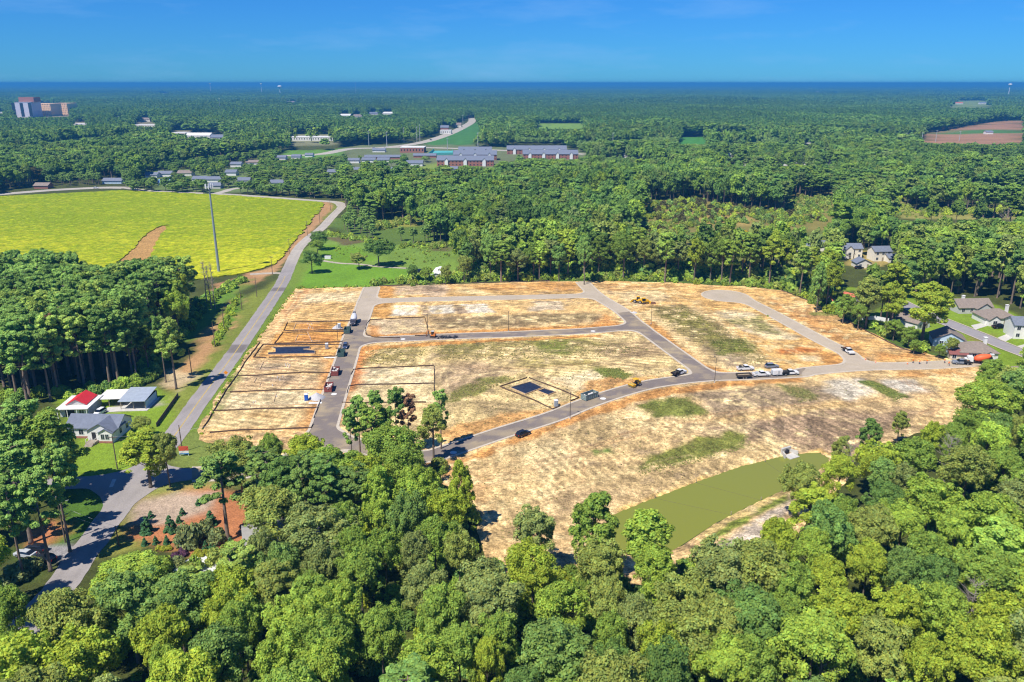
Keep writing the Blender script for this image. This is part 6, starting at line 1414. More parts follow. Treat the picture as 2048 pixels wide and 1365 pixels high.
# gravel heaps
GRAV_M = M('grey_gravel', (0.46, 0.45, 0.45), 0.95, var=0.3, scale=6, bump=0.6)
def heap(label, px, py, r, h):
    x, y = GT(px, py); rng = np.random.default_rng(int(px)); V = []; F = []; n = 22; m = 7
    for j in range(m+1):
        for k in range(n):
            a = 2*pi*k/n; f = j/m; rr = r*(1-f)*(1+0.10*sin(3*a+px)+rng.normal()*0.03); V.append((rr*cos(a), rr*sin(a)*0.85, h*(f**0.9)+rng.normal()*0.03-(0.05 if j == 0 else 0)))
    for j in range(m):
        for k in range(n): F.append((j*n+k, j*n+(k+1) % n, (j+1)*n+(k+1) % n, (j+1)*n+k))
    o = MB().add(V, F).build('gravel_heap', GRAV_M, None, True, loc=(x, y, 0), label=label, cat='gravel heap'); return o
heap('cone shaped grey gravel heap beside the blue toilet', 634, 797, 2.7, 2.0); heap('grey gravel heap beside the two green skips street', 675, 656.5, 2.2, 1.5)
heap('low grey stone heap at the gravel street corner', 1268, 626, 1.6, 0.6)
# portable toilets
def toilet(label, px, py, col, rz=0.2):
    x, y = GT(px, py); o = empty('portable_toilet', (x, y, 0), rz, label, 'portable toilet'); m = M('toilet_%d' % int(px), col, 0.5, var=0.06)
    MB().box((0, 0, 1.05), (1.15, 1.15, 2.0), top=(0.96, 0.96)).build('cabin', m, o); MB().box((0, 0, 0.03), (1.25, 1.25, 0.1)).build('skid', DSTEEL, o)
    MB().box((0, 0, 2.12), (1.22, 1.22, 0.14), top=(0.8, 0.8)).build('roof', M('toilet_roof', (0.66, 0.67, 0.68), 0.5), o)
    d = MB().box((0, -0.585, 1.05), (0.72, 0.05, 1.75)).build('door', m, o); MB().box((0.28, -0.63, 1.05), (0.06, 0.05, 0.18)).build('handle', DARKIN, d); MB().cyl((0.4, 0.4, 2.1), (0.4, 0.4, 2.5), 0.05).build('vent_pipe', m, o)
toilet('bright blue portable toilet beside the gravel heap', 613, 801, (0.02, 0.12, 0.55)); toilet('grey portable toilet on the lot with black sheeting at left', 654, 698, (0.33, 0.35, 0.38)); toilet('grey blue portable toilet by the gravel heap near the green skip', 679, 657.5, (0.30, 0.38, 0.46)); toilet('grey portable toilet beside the silt fence on the curved street', 1112, 813, (0.32, 0.36, 0.40))
# white pipe stack
x, y = GT(631, 807); o = empty('pipe_bundle', (x, y, 0), 0.05, 'bundle of white pipes lying below the gravel heap', 'pipe bundle')
for k in range(5): MB().cyl((-2, -0.5+0.25*k, 0.14), (2, -0.5+0.25*k, 0.14), 0.11, n=8).build('pipe', PIPE, o)
x, y = GT(660, 716); o = empty('pipe_bundle', (x, y, 0), 0.05, 'white pipes lying along the fence by the green skip', 'pipe bundle')
for k in range(4): MB().cyl((-2, -0.3+0.2*k, 0.11), (2, -0.3+0.2*k, 0.11), 0.08, n=8).build('pipe', PIPE, o)
# skips
def skip(label, px, py, rz, col, L=5.0, Wd=2.4, Hh=1.6, load=None):
    x, y = GT(px, py); o = empty('skip', (x, y, 0.06), rz, label, 'skip'); m = M('skip_%d' % int(px), col, 0.65, var=0.25, scale=1.5)
    MB().box((0, 0, 0.2), (L, Wd, 0.12)).build('floor', m, o)
    for s in (-1, 1):
        MB().box((0, s*(Wd/2-0.04), Hh/2+0.14), (L, 0.07, Hh)).build('side_wall', m, o); MB().box((s*(L/2-0.04), 0, Hh/2+0.14), (0.07, Wd-0.16, Hh)).build('end_wall', m, o)
        for k in range(6): MB().box((-L/2+L*(k+0.5)/6, s*(Wd/2+0.03), Hh/2+0.14), (0.12, 0.08, Hh*0.96)).build('rib', m, o)
        MB().box((0, s*Wd/2, Hh+0.18), (L+0.1, 0.14, 0.12)).build('top_rail', m, o)
        for k in (-1, 1): MB().cyl((k*L*0.4, s*0.7-0.08, 0.08), (k*L*0.4, s*0.7+0.08, 0.08), 0.12, n=8).build('roller', DSTEEL, o)
    if load is not None:
        rng = random.Random(int(px)); q = MB()
        for k in range(16): q.box((rng.uniform(-L*.42, L*.42), rng.uniform(-Wd*.38, Wd*.38), Hh*rng.uniform(.55, .95)), (rng.uniform(.5, 1.6), rng.uniform(.2, .6), rng.uniform(.15, .4)), rng.uniform(0, 3))
        s_ = q.build('debris', M('debris', (0.58, 0.54, 0.50), 0.9, var=0.4, scale=2), o); s_['kind'] = 'stuff'
va = R_V[10]; vb = R_V[20]; RV = atan2(vb[1]-va[1], vb[0]-va[0])
skip('upper of the two red brown skips at the street side', 671, 748, RV, (0.24, 0.065, 0.055), load=1); skip('lower of the two red brown skips nearest the blue toilet', 658, 780, RV, (0.26, 0.07, 0.055), load=1)
skip('dark green skip below the cement truck', 695, 665, RV, (0.07, 0.12, 0.11), 4.6); skip('dark green skip below the parked dark car', 683, 711, RV, (0.06, 0.11, 0.10), 4.6)
la, lb = GT(1150, 815), GT(1215, 792); RL = atan2(lb[1]-la[1], lb[0]-la[0])
skip('grey green skip with rusty rim full of rubbish on the curved street', 1179, 797, RL, (0.20, 0.26, 0.25), 5.6, 2.4, 1.7, 1)
# street lamps (unlit, bronze)
def lamp(label, px, py, rz):
    x, y = GT(px, py); h = 8.6; o = empty('street_lamp', (x, y, 0), rz, label, 'street lamp')
    MB().cyl((0, 0, 0), (0, 0, h), 0.11, 0.07, 8).build('pole', DSTEEL, o); MB().cyl((0, 0, 0), (0, 0, 0.5), 0.22, 0.18, 10).build('base', CONC, o)
    MB().tube([(0, 0, h-0.1), (0.6, 0, h+0.15), (1.3, 0, h+0.2)], 0.05, 6).build('arm', DSTEEL, o); MB().box((1.55, 0, h+0.18), (0.7, 0.3, 0.14), top=(0.8, 0.7)).build('lamp_head', DSTEEL, o)
for lab, px, py, rz in [('street lamp on the curved street between toilet and black car', 1140, 838, 2.2), ('street lamp at the junction with the diagonal street', 1429, 766, 1.7), ('street lamp right of the diagonal street top', 1302, 648, 2.6), ('street lamp above the middle street beside the brown grass', 1017, 664, -1.6), ('street lamp between toilet and green skip on the left lots', 676, 685, 0.0), ('street lamp beside the excavator on the middle street', 856, 671, -1.6)]: lamp(lab, px, py, rz)
# utility poles and wires
def upole(label, px, py, h=11, rz=0.4, arm=True, light=False):
    x, y = GT(px, py); o = empty('utility_pole', (x, y, 0), rz, label, 'utility pole'); MB().cyl((0, 0, 0), (0, 0, h), 0.17, 0.11, 8).build('pole', CREO, o)
    if arm:
        MB().box((0, 0, h-0.5), (2.2, 0.12, 0.14)).build('crossarm', CREO, o)
        for s in (-0.95, 0, 0.95): MB().cyl((s, 0, h-0.43), (s, 0, h-0.15), 0.06, n=6).build('insulator', INSUL, o)
    if light: MB().tube([(0, -0.1, h-2.2), (1.4, -0.2, h-1.7), (2.1, -0.25, h-1.7)], 0.045, 5).build('light_arm', GALV, o); MB().cyl((-0.1, 0.3, h-1.6), (-0.1, 0.3, h-0.6), 0.26, n=10).build('transformer', GALV, o)
    return (x, y, h)
road_rz = atan2(R_PUB[70][1]-R_PUB[50][1], R_PUB[70][0]-R_PUB[50][0])+pi/2
PL = [upole(l, px, py, 9.5, road_rz, arm) for l, px, py, arm in [('utility pole at the junction lawn in front of the white house', 235, 939, True), ('nearest utility pole on the verge by the carport', 384, 752, False), ('second utility pole on the verge left of the country road', 430, 694, False), ('third utility pole on the verge left of the country road', 449, 662, False), ('fourth utility pole on the verge near the light soil', 484, 620, False), ('fifth utility pole on the verge near the hedge', 514, 595, False),
   ('utility pole at the gravel farm drive', 545, 549, True), ('utility pole right of the yellow field above the farm drive', 580, 510, True), ('utility pole right of the yellow field on the tan strip', 615, 472, True), ('utility pole near the yellow field corner', 640, 447, True), ('farthest utility pole at the yellow field corner', 661, 421, True)]]
PB = upole('utility pole with transformer and lamp by the road at bottom left', 131, 1085, 11.5, 0.6, True, True); PC2 = upole('short bare utility pole beside the garden lawn', 238, 1093, 5.0, 0.2, False); PD = upole('bare utility pole behind the lawn beside the sign', 365, 905, 8, 0.2, False)
WIRE = M('wire_aluminium', (0.45, 0.45, 0.46), 0.4, 0.3)
def wire(label, a, b, sag=0.8, r=0.022):
    P = []
    for k in range(13):
        f = k/12; P.append((a[0]+(b[0]-a[0])*f, a[1]+(b[1]-a[1])*f, a[2]+(b[2]-a[2])*f-sag*4*f*(1-f)))
    MB().tube(P, r, 4).build('overhead_wire', WIRE, label=label, cat='wire', group='overhead wires')
wire('upper overhead wire from the junction pole across the road', (PL[0][0], PL[0][1], 9.2), (PD[0]+10, PD[1]-1, 8.6)); wire('lower overhead wire from the junction pole across the road', (PL[0][0], PL[0][1], 8.2), (PD[0], PD[1], 7.4)); wire('overhead wire from the transformer pole across the road', (PB[0], PB[1], 9.4), (PC2[0], PC2[1], 5.0), 0.5); wire('lower wire from the transformer pole across the road', (PB[0], PB[1], 8.0), (PC2[0]-2, PC2[1]+1, 4.0), 0.5)
for k in range(6, 10): wire('overhead wire along the tan strip by the yellow field, span %s' % ('nearest', 'second', 'third', 'farthest')[k-6], (PL[k][0], PL[k][1], 9.2), (PL[k+1][0], PL[k+1][1], 9.2), 1.0)
# signs
x, y = GT(453, 757); o = empty('warning_sign', (x, y, 0), 0.1, 'orange diamond warning sign on the verge of the country road', 'sign')
MB().box((0, 0, 1.2), (0.08, 0.08, 2.4)).build('post', GALV, o); MB().add([(0,-.06,1.3),(.75,-.06,2.05),(0,-.06,2.8),(-.75,-.06,2.05),(0,-.03,1.3),(.75,-.03,2.05),(0,-.03,2.8),(-.75,-.03,2.05)], [(0,1,2,3),(7,6,5,4),(0,4,5,1),(1,5,6,2),(2,6,7,3),(3,7,4,0)]).build('sign_panel', M('sign_orange', (0.85, 0.30, 0.02), 0.5, var=0.05), o)
x, y = GT(369, 912); o = empty('site_sign', (x, y, 0), 0.1, 'red white and blue site sign at the entrance road', 'sign')
for s in (-1.1, 1.1): MB().box((s, 0, 1.4), (0.12, 0.12, 2.8)).build('post', TRIM, o)
MB().box((0, -0.1, 2.2), (2.5, 0.06, 1.3)).build('red_panel', M('sign_red', (0.62, 0.10, 0.05), 0.5), o); MB().box((0, -0.1, 1.15), (2.5, 0.06, 0.65)).build('white_panel', TRIM, o); MB().box((0, -0.1, 0.65), (2.5, 0.06, 0.28)).build('blue_panel', M('sign_blue', (0.06, 0.25, 0.6), 0.5), o)
x, y = GT(656, 518); MB().box((0, 0, 0.7), (3.4, 1.5, 1.4)).box((0, 0, 1.5), (3.6, 1.7, 0.16)).build('storage_box', TRIM, loc=(x, y, 0), label='small white storage box on the lawn by the meadow drive', cat='box')
# manhole lids and drain inlets
for lab, px, py in [('pale manhole lid on the middle street near the diagonal street', 1186, 663), ('pale manhole lid on the middle street beside the corner lot', 806, 679), ('pale manhole lid on the curved street beside the skip', 1206, 798), ('pale manhole lid on the curved street near the entrance trees', 907, 906), ('pale manhole lid below the lower red skip', 668, 789)]:
    x, y = GT(px, py); MB().cyl((0, 0, 0), (0, 0, 0.03), 0.95, n=16).build('manhole_lid', M('lid_concrete', (0.66, 0.64, 0.60), 0.8, var=0.2), loc=(x, y, 0.065), label=lab, cat='manhole')
# outfall of the pond
x, y = GT(1574, 908); o = empty('outfall', (x, y, zat(x, y)-0.1), 0.5, 'concrete pipe outfall on the far bank of the pond', 'outfall')
MB().box((0, 0.5, 0.9), (3.4, 0.5, 1.9)).build('headwall', CONC, o)
for s in (-1, 1): MB().box((s*1.9, -0.6, 0.5), (0.3, 2.4, 1.2), s*0.5).build('wing_wall', CONC, o)
MB().cyl((0, -0.2, 0.85), (0, 0.4, 0.85), 0.62, n=16).build('pipe_mouth', DARKIN, o); MB().box((0, -1.6, 0.02), (3.4, 2.6, 0.3)).build('apron', CONC, o)
# turbidity baffles across the pond
for lab, pa, pb in [('thin dark baffle across the near end of the pond', (1310,997), (1462,1030)), ('thin dark baffle across the middle of the pond', (1392,966), (1522,1001)), ('thin dark baffle across the far end of the pond', (1530,924), (1590,966))]:
    a_ = G(*pa, POND_Z); b_ = G(*pb, POND_Z); o = empty('pond_baffle', (a_[0], a_[1], POND_Z), 0, lab, 'baffle'); n = 14
    MB().tube([((b_[0]-a_[0])*k/n, (b_[1]-a_[1])*k/n, 0.0) for k in range(n+1)], 0.045, 5).build('float_line', M('baffle_line', (0.12, 0.11, 0.05), 0.8), o)
    for e in ((0, 0), (b_[0]-a_[0], b_[1]-a_[1])): MB().cyl((e[0], e[1], -0.8), (e[0], e[1], 0.9), 0.09, n=6).build('post', WOOD, o)
# garden planting
def plant(nm, lab, px, py, kind, R, H, tint, group):
    x, y = GT(px, py); tm, cm, h, r = PROTO[kind][int(px) % len(PROTO[kind])]; o = empty(nm, (x, y, 0), px, lab, 'shrub', group); o.scale = (R/r, R/r, H/h); link('trunk', tm, o); c = link('crown', cm, o); c['tint'] = tint
CT = [0.10, 0.24, 0.10]
for lab, px, py, R, H in [('left of the two large clipped cone shrubs', 294, 1066, 1.5, 4.1), ('right of the two large clipped cone shrubs', 342, 1064, 1.5, 4.1), ('leftmost small cone shrub in the middle row', 290, 1091, 0.75, 1.9), ('second small cone shrub in the middle row', 312, 1088, 0.7, 2.0), ('third small cone shrub in the middle row', 334, 1088, 0.75, 2.1), ('fourth small cone shrub hard by the big bush', 354, 1087, 0.7, 2.0), ('cone shrub left of the four before the grey roof', 412, 1099, 0.8, 2.1), ('second cone shrub before the grey roof', 422, 1102, 0.7, 1.7), ('third cone shrub before the grey roof', 430, 1104, 0.7, 1.7), ('fourth cone shrub before the grey roof', 437, 1106, 0.6, 1.4), ('stout cone shrub at the pine trunk', 462, 1095, 1.1, 2.4), ('tall dark cone shrub behind the big bushes', 422, 1050, 1.5, 3.6), ('small dark conifer high on the leafy slope', 365, 1030, 0.7, 1.8), ('small round conifer near the leaning trunk', 302, 1035, 0.8, 1.7), ('dark small conifer in the tree shade', 397, 1010, 0.7, 1.5), ('grey small conifer behind the big bush', 358, 1045, 0.7, 1.7)]: plant('cone_shrub', lab, px, py, 'cone', R, H, CT, 'clipped cone shrubs in the garden')
for lab, px, py in [('left of three yellow green ball shrubs', 317, 1099), ('middle of three yellow green ball shrubs', 328, 1099.5), ('right of three yellow green ball shrubs', 337, 1100), ('back left yellow green ball shrub by the white drive', 396, 1106), ('front left yellow green ball shrub by the white drive', 390, 1113), ('front middle yellow green ball shrub by the white drive', 402, 1113), ('back right yellow green ball shrub by the white drive', 411, 1107), ('front right yellow green ball shrub by the white drive', 418, 1112)]: plant('ball_shrub', lab, px, py, 'bush', 0.72, 0.95, [0.42, 0.46, 0.06], 'yellow green ball shrubs')
for lab, px, py, R in [('back purple leaved shrub', 365, 1104, 0.9), ('right purple leaved shrub', 368, 1112, 1.05), ('left purple leaved shrub', 351, 1116, 1.05)]: plant('purple_shrub', lab+' above the white drive', px, py, 'bush', R, 1.3, [0.16, 0.08, 0.14], 'purple shrubs')
for lab, px, py, R, H in [('large grey green bush in the middle of the garden', 378, 1092, 2.7, 5.6), ('olive bush between the big bush and the pine', 412, 1075, 2.0, 4.2), ('olive bush right of the garden beside the pine trunk', 437, 1085, 2.2, 3.6), ('yellowish bush at the white drive edge', 358, 1130, 1.4, 1.9), ('dark green shrub clump by the parked cars', 60, 1140, 2.6, 2.8), ('large dark shrub clump below the parked cars', 35, 1160, 3.2, 3.4)]: plant('garden_bush', lab, px, py, 'bush', R, H, [0.26, 0.32, 0.13], 'garden bushes')
# bare grey trees
def bare_tree(label, px, py, H, spread, tint=None):
    x, y = G(px, py, H*0.6); rng = random.Random(int(px)); o = empty('bare_tree', (x, y, zat(x, y)), rng.random()*6, label, 'tree', 'bare grey trees'); t = MB(); t.tube([(0, 0, 0), (0.2, 0, H*0.3), (0, 0.2, H*0.6), (0.1, 0, H*0.97)], [H*.012, H*.010, H*.007, H*.002], 6); t.build('trunk', DBARK, o); q = MB()
    for k in range(34):
        z = H*rng.uniform(0.42, 0.95); a = rng.uniform(0, 6.28); L = spread*(1.1-z/H)*rng.uniform(0.5, 1.2)+0.4; e = (L*cos(a), L*sin(a), z+L*rng.uniform(0.3, 0.8)); q.tube([(0, 0, z), (e[0]*.5, e[1]*.5, z+(e[2]-z)*.35), e], [H*.004, H*.003, H*.0012], 4)
        for j in range(3): q.tube([(e[0]*.6, e[1]*.6, z+(e[2]-z)*.5), (e[0]+rng.uniform(-1, 1), e[1]+rng.uniform(-1, 1), e[2]+rng.uniform(-.2, 1))], [H*.002, H*.001], 4)
    c = q.build('branches', DBARK, o); c['kind'] = 'stuff'
for lab, px, py, H, s in [('bare grey tree top in the wood right of the pond', 1898, 915, 15, 6), ('leafless grey trees edge at the pond corner', 1700, 915, 11, 4), ('bare whitish tree in the woods near the right picture edge', 2012, 440, 18, 9), ('pale bare tree in the woods right of the scrub', 2020, 362, 18, 9), ('left grey dead trunk at the back of the pine stand', 408, 556, 22, 1.2), ('middle grey dead trunk at the back of the pine stand', 416, 562, 21, 1.2), ('right grey dead trunk at the back of the pine stand', 424, 560, 22, 1.2), ('bare grey tree at the far left of the junction', 10, 985, 17, 7), ('bare grey crown low in the right wood', 1640, 1340, 14, 6), ('bare grey crown near the right edge of the wood', 1945, 1215, 14, 5), ('left pale dead tree in the far woods', 1676, 265, 22, 5), ('right pale dead tree in the far woods', 1690, 266, 22, 6)]: bare_tree(lab, px, py, H, s)
# fallen logs at the edge of the pine stand
x, y = G(283, 735)
for k, (dx, dy, a, L) in enumerate([(0, 0, 0.5, 8), (1.5, -1.5, 0.9, 7), (-1, -2.5, 0.1, 6), (2.5, 1.0, 1.3, 6)]): MB().tube([(0, 0, 0.25), (L/2*cos(a), L/2*sin(a), 0.9+0.2*k), (L*cos(a), L*sin(a), 1.4-0.3*k)], [0.2, 0.16, 0.07], 7).build('fallen_log', DBARK, loc=(x+dx, y+dy, 0), label=('longest', 'steepest', 'lowest', 'rightmost')[k]+' grey fallen log at the edge of the pine stand', cat='log', group='fallen logs')
# ================================================================== VEHICLES, MACHINES, PEOPLE
TYRE = M('tyre_rubber', (0.02, 0.02, 0.022), 0.85); RIM = M('wheel_rim', (0.45, 0.46, 0.48), 0.35, 0.7); CARGLASS = M('car_glass', (0.012, 0.016, 0.022), 0.06, spec=0.7, var=0.05); BLACKP = M('black_plastic_trim', (0.02, 0.02, 0.022), 0.6); LIGHTG = M('lamp_glass', (0.7, 0.7, 0.68), 0.15); REDL = M('tail_lamp', (0.45, 0.02, 0.02), 0.3)
def paint(name, col): return M('paint_'+name, col, 0.28, var=0.03, spec=0.55)
P_WHITE = paint('white', (0.72, 0.72, 0.71)); P_BLACK = paint('black', (0.016, 0.017, 0.022)); P_GREY = paint('grey', (0.20, 0.23, 0.28)); P_NAVY = paint('navy', (0.04, 0.06, 0.12)); P_SILVER = paint('silver', (0.45, 0.47, 0.49)); CAT_Y = M('machine_yellow', (0.72, 0.40, 0.02), 0.5, var=0.1); ORNG = M('machine_orange', (0.62, 0.20, 0.04), 0.5, var=0.12); CARGO = M('cargo_dark', (0.06, 0.055, 0.05), 0.8, var=0.4, scale=3); RUSTY = M('rusty_steel', (0.20, 0.10, 0.06), 0.8, var=0.3)
def wheel(o, x, y, r=0.38, w_=0.26):
    s = 1 if y > 0 else -1; t = MB().cyl((x, y-w_/2, r), (x, y+w_/2, r), r, n=16).build('wheel', TYRE, o); MB().cyl((x, y+s*w_*0.42, r), (x, y+s*(w_*0.5+0.015), r), r*0.6, n=12).build('rim', RIM, t)
def bevel(o, w_=0.05):
    m = o.modifiers.new('bevel', 'BEVEL'); m.width = w_; m.segments = 2; m.limit_method = 'ANGLE'; return o
def taper_prism(mb, prof, hw0, hw1, z0, z1):
    """side profile (x, z); half width goes from hw0 at z0 to hw1 at z1"""
    n = len(prof); hw = lambda z: hw0+(hw1-hw0)*min(1, max(0, (z-z0)/(z1-z0)))
    V = [(x, -hw(z), z) for x, z in prof]+[(x, hw(z), z) for x, z in prof]
    return mb.add(V, [tuple(range(n)), tuple(range(2*n-1, n-1, -1))]+[(k, k+n, (k+1) % n+n, (k+1) % n) for k in range(n)])
def lights(o, xf, xr, hw, zf, zr):
    for s in (-1, 1): MB().box((xf, s*hw, zf), (0.1, 0.34, 0.2)).build('headlight', LIGHTG, o); MB().box((xr, s*hw, zr), (0.08, 0.22, 0.3)).build('tail_light', REDL, o)
def car(name, label, px, py, rz, pm, kind='suv', cargo=None, group=None, z=0.06, cat=None):
    x, y = GT(px, py); o = empty(name, (x, y, z), rz, label, cat or ('pickup' if kind in ('pickup', 'flatbed') else 'car'), group)
    if kind in ('suv', 'sedan'):
        k = 0 if kind == 'suv' else 0.18; L = 2.35; zt = 1.72-k*1.4
        bevel(taper_prism(MB(), [(-L, 0.42), (-L+0.1, 0.3), (L-0.1, 0.3), (L, 0.45), (L-0.03, 0.85), (1.15, 1.06-k*0.4), (-L+0.05 if not k else -L+0.1, 1.06-k*0.3)], 0.92, 0.88, 0.3, 1.1).build('body', pm, o), 0.07)
        gp = [(1.12, 1.04-k*0.4), (0.42, zt-0.06), (-1.75 if not k else -1.05, zt-0.06), (-2.25 if not k else -1.9, 1.04-k*0.3)]
        bevel(taper_prism(MB(), gp, 0.86, 0.66, 1.0, zt).build('window', CARGLASS, o), 0.04)
        MB().box((-0.62 if not k else -0.3, 0, zt-0.02), (2.1 if not k else 1.4, 1.28, 0.07), top=(0.94, 0.94)).build('roof', pm, o)
        for s in (-1, 1):
            for xx in (1.45, -1.42): wheel(o, xx, s*0.82, 0.36)
            MB().box((0.95, s*1.0, 1.1), (0.14, 0.16, 0.14)).build('mirror', pm, o)
            for xp in (0.42, -0.62): taper_prism(MB(), [(xp-0.05, 1.02), (xp+0.05, 1.02), (xp+0.03, zt), (xp-0.03, zt)], 0.0, 0.0, 1, 2)
        lights(o, 2.3, -2.33, 0.66, 0.72, 0.85)
    else:
        L = 2.95; fb = kind == 'flatbed'
        bevel(taper_prism(MB(), [(-0.55 if fb else -L, 0.5), (L-0.1, 0.5), (L, 0.7), (L-0.04, 1.16), (1.5, 1.24), (-0.55, 1.24)]+([] if fb else [(-0.56, 0.78), (-L, 0.78)]), 0.98, 0.95, 0.5, 1.2).build('body', pm, o), 0.06)
        bevel(taper_prism(MB(), [(1.48, 1.22), (0.75, 1.84), (-0.45, 1.84), (-0.55, 1.22)], 0.92, 0.76, 1.2, 1.9).build('window', CARGLASS, o), 0.04)
        MB().box((0.13, 0, 1.87), (1.3, 1.5, 0.08), top=(0.94, 0.94)).build('roof', pm, o); MB().box((0.17, 0.0, 1.5), (0.1, 1.78, 0.64), top=(1, 0.86)).build('door_pillar', pm, o)
        if fb:
            MB().box((-1.95, 0, 0.95), (2.75, 2.15, 0.14)).build('bed', BLACKP, o); MB().box((-0.64, 0, 1.4), (0.1, 2.0, 0.9)).build('headboard', BLACKP, o)
            MB().box((-1.6, 0, 0.66), (2.6, 0.9, 0.3)).build('chassis', BLACKP, o)
            for s in (-1, 1): MB().box((-1.95, s*1.05, 1.2), (2.7, 0.06, 0.36)).build('side_board', BLACKP, o)
        else:
            for s in (-1, 1): MB().box((-1.78, s*0.93, 1.02), (2.36, 0.12, 0.5)).build('bed_side', pm, o)
            MB().box((-2.92, 0, 1.0), (0.1, 1.9, 0.5)).build('tailgate', pm, o)
        if cargo:
            rng = random.Random(int(px)); q = MB()
            for _ in range(9): q.box((rng.uniform(-2.6, -1.0), rng.uniform(-.6, .6), 1.15+rng.uniform(0, .35)), (rng.uniform(.3, .9), rng.uniform(.3, .7), rng.uniform(.2, .5)), rng.uniform(0, 3))
            q.build('cargo', cargo, o)['kind'] = 'stuff'
        for s in (-1, 1):
            for xx in (1.9, -1.85): wheel(o, xx, s*0.86, 0.42, 0.28)
            MB().box((1.2, s*1.1, 1.34), (0.14, 0.2, 0.22)).build('mirror', BLACKP, o)
        MB().box((L+0.02, 0, 0.62), (0.16, 1.9, 0.24)).build('bumper', RIM, o); lights(o, L-0.02, -L, 0.72, 0.95, 0.95)
    return o
def rzpx(a, b): a = GT(*a); b = GT(*b); return atan2(b[1]-a[1], b[0]-a[0])
RE = rzpx((1480, 754), (1600, 748))
car('black_car', 'black car parked at the kerb of the curved street', 1046, 872, rzpx((1030,878),(1062,865)), P_BLACK, 'suv')
car('dark_car', 'small dark car parked between the two green skips', 691, 696, RV+pi, P_NAVY, 'suv')
car('grey_car', 'grey blue estate car parked on the straw above the trucks', 1543, 736, RE, P_GREY, 'suv')
car('white_pickup', 'white pickup parked on the straw above the row of trucks', 1490, 741, RE, P_WHITE, 'pickup', CARGO)
car('white_pickup', 'white pickup with tools in the bed, middle of the truck row', 1522, 753, RE, P_WHITE, 'pickup', P_SILVER)
car('service_truck', 'white crew truck with loaded dark flatbed at the right of the row', 1579, 750, RE, P_WHITE, 'flatbed', CARGO, cat='truck')
car('service_truck', 'white truck with dark flatbed parked on the straw by the diagonal street', 1358, 750, rzpx((1340,755),(1372,744)), P_WHITE, 'flatbed', CARGO, cat='truck')
car('service_truck', 'white truck with dark load coming down the pale cul-de-sac street', 1696, 706, rzpx((1684,699),(1708,713)), P_WHITE, 'flatbed', RUSTY, cat='truck')
car('white_car', 'white car parked nose out beside the red gabled workshop', 200, 829, -1.75, P_WHITE, 'suv')
car('black_pickup', 'black pickup parked on the drive of the white two storey house', 1998, 657, 0.2, P_BLACK, 'pickup')
car('parked_car', 'silver car in the middle of the three parked by the dark shrubs', 52, 1113, 2.9, P_SILVER, 'sedan', z=0.03); car('parked_car', 'black car farthest of the three parked by the dark shrubs', 72, 1103, 3.0, P_BLACK, 'suv', z=0.03); car('parked_car', 'black car nearest of the three parked by the dark shrubs', 92, 1122, 2.85, P_BLACK, 'suv', z=0.03)
car('parked_car', 'dark car beside the white mobile home', 840, 545, 0.3, P_BLACK, 'suv', z=0.03); car('parked_car', 'dark car in front of the lowest clearing house', 1718, 538, 0.2, P_BLACK, 'suv', z=0.03)
for lab, px, py, pm in [('white car on the highway beyond the field', 192, 377.5, P_WHITE), ('silver car at the far crossroads', 748, 297, P_SILVER), ('white van at the far crossroads', 770, 296, P_WHITE), ('dark car on the far highway slope', 862, 281, P_BLACK)]:
    car('distant_car', lab, px, py, 0.2, pm, 'suv', z=0.05)
# trailers
def trailer(name, label, px, py, rz, boxed):
    x, y = GT(px, py); o = empty(name, (x, y, 0.06), rz, label, 'trailer')
    if boxed:
        bevel(MB().box((0, 0, 1.35), (3.4, 1.9, 1.75)).build('box', P_WHITE, o), 0.08); MB().box((-1.73, 0, 1.3), (0.05, 1.6, 1.5)).build('rear_door', P_SILVER, o); MB().box((0.3, -0.98, 1.3), (0.7, 0.05, 1.4)).build('side_door', P_SILVER, o)
        for s in (-1, 1): wheel(o, -0.3, s*0.98, 0.34, 0.2)
        MB().tube([(1.7, 0, 0.5), (2.9, 0, 0.5)], 0.06, 6).build('tow_bar', BLACKP, o)
    else:
        MB().box((0, 0, 0.85), (4.9, 2.1, 0.14)).build('deck', BLACKP, o)
        for s in (-1, 1):
            MB().box((0, s*1.05, 1.25), (4.9, 0.07, 0.66)).build('side_board', M('dark_board', (0.07, 0.06, 0.05), 0.8, var=0.3), o)
            for xx in (-0.5, 0.45): wheel(o, xx, s*0.98, 0.38, 0.22)
        MB().box((-2.42, 0, 1.25), (0.07, 2.0, 0.66)).build('tail_board', MATS['dark_board'], o); MB().box((2.42, 0, 1.3), (0.07, 2.0, 0.76)).build('head_board', MATS['dark_board'], o); MB().tube([(2.4, 0, 0.6), (3.6, 0, 0.6)], 0.07, 6).build('tow_bar', BLACKP, o)
        MB().box((0, 0, 1.02), (4.4, 1.8, 0.2)).build('load', M('trailer_load', (0.34, 0.27, 0.18), 0.9, var=0.3), o)
trailer('dump_trailer', 'dark open dump trailer at the left end of the truck row', 1487, 757, RE, False); trailer('box_trailer', 'small white box trailer behind the right hand truck', 1553, 751.5, RE, True)
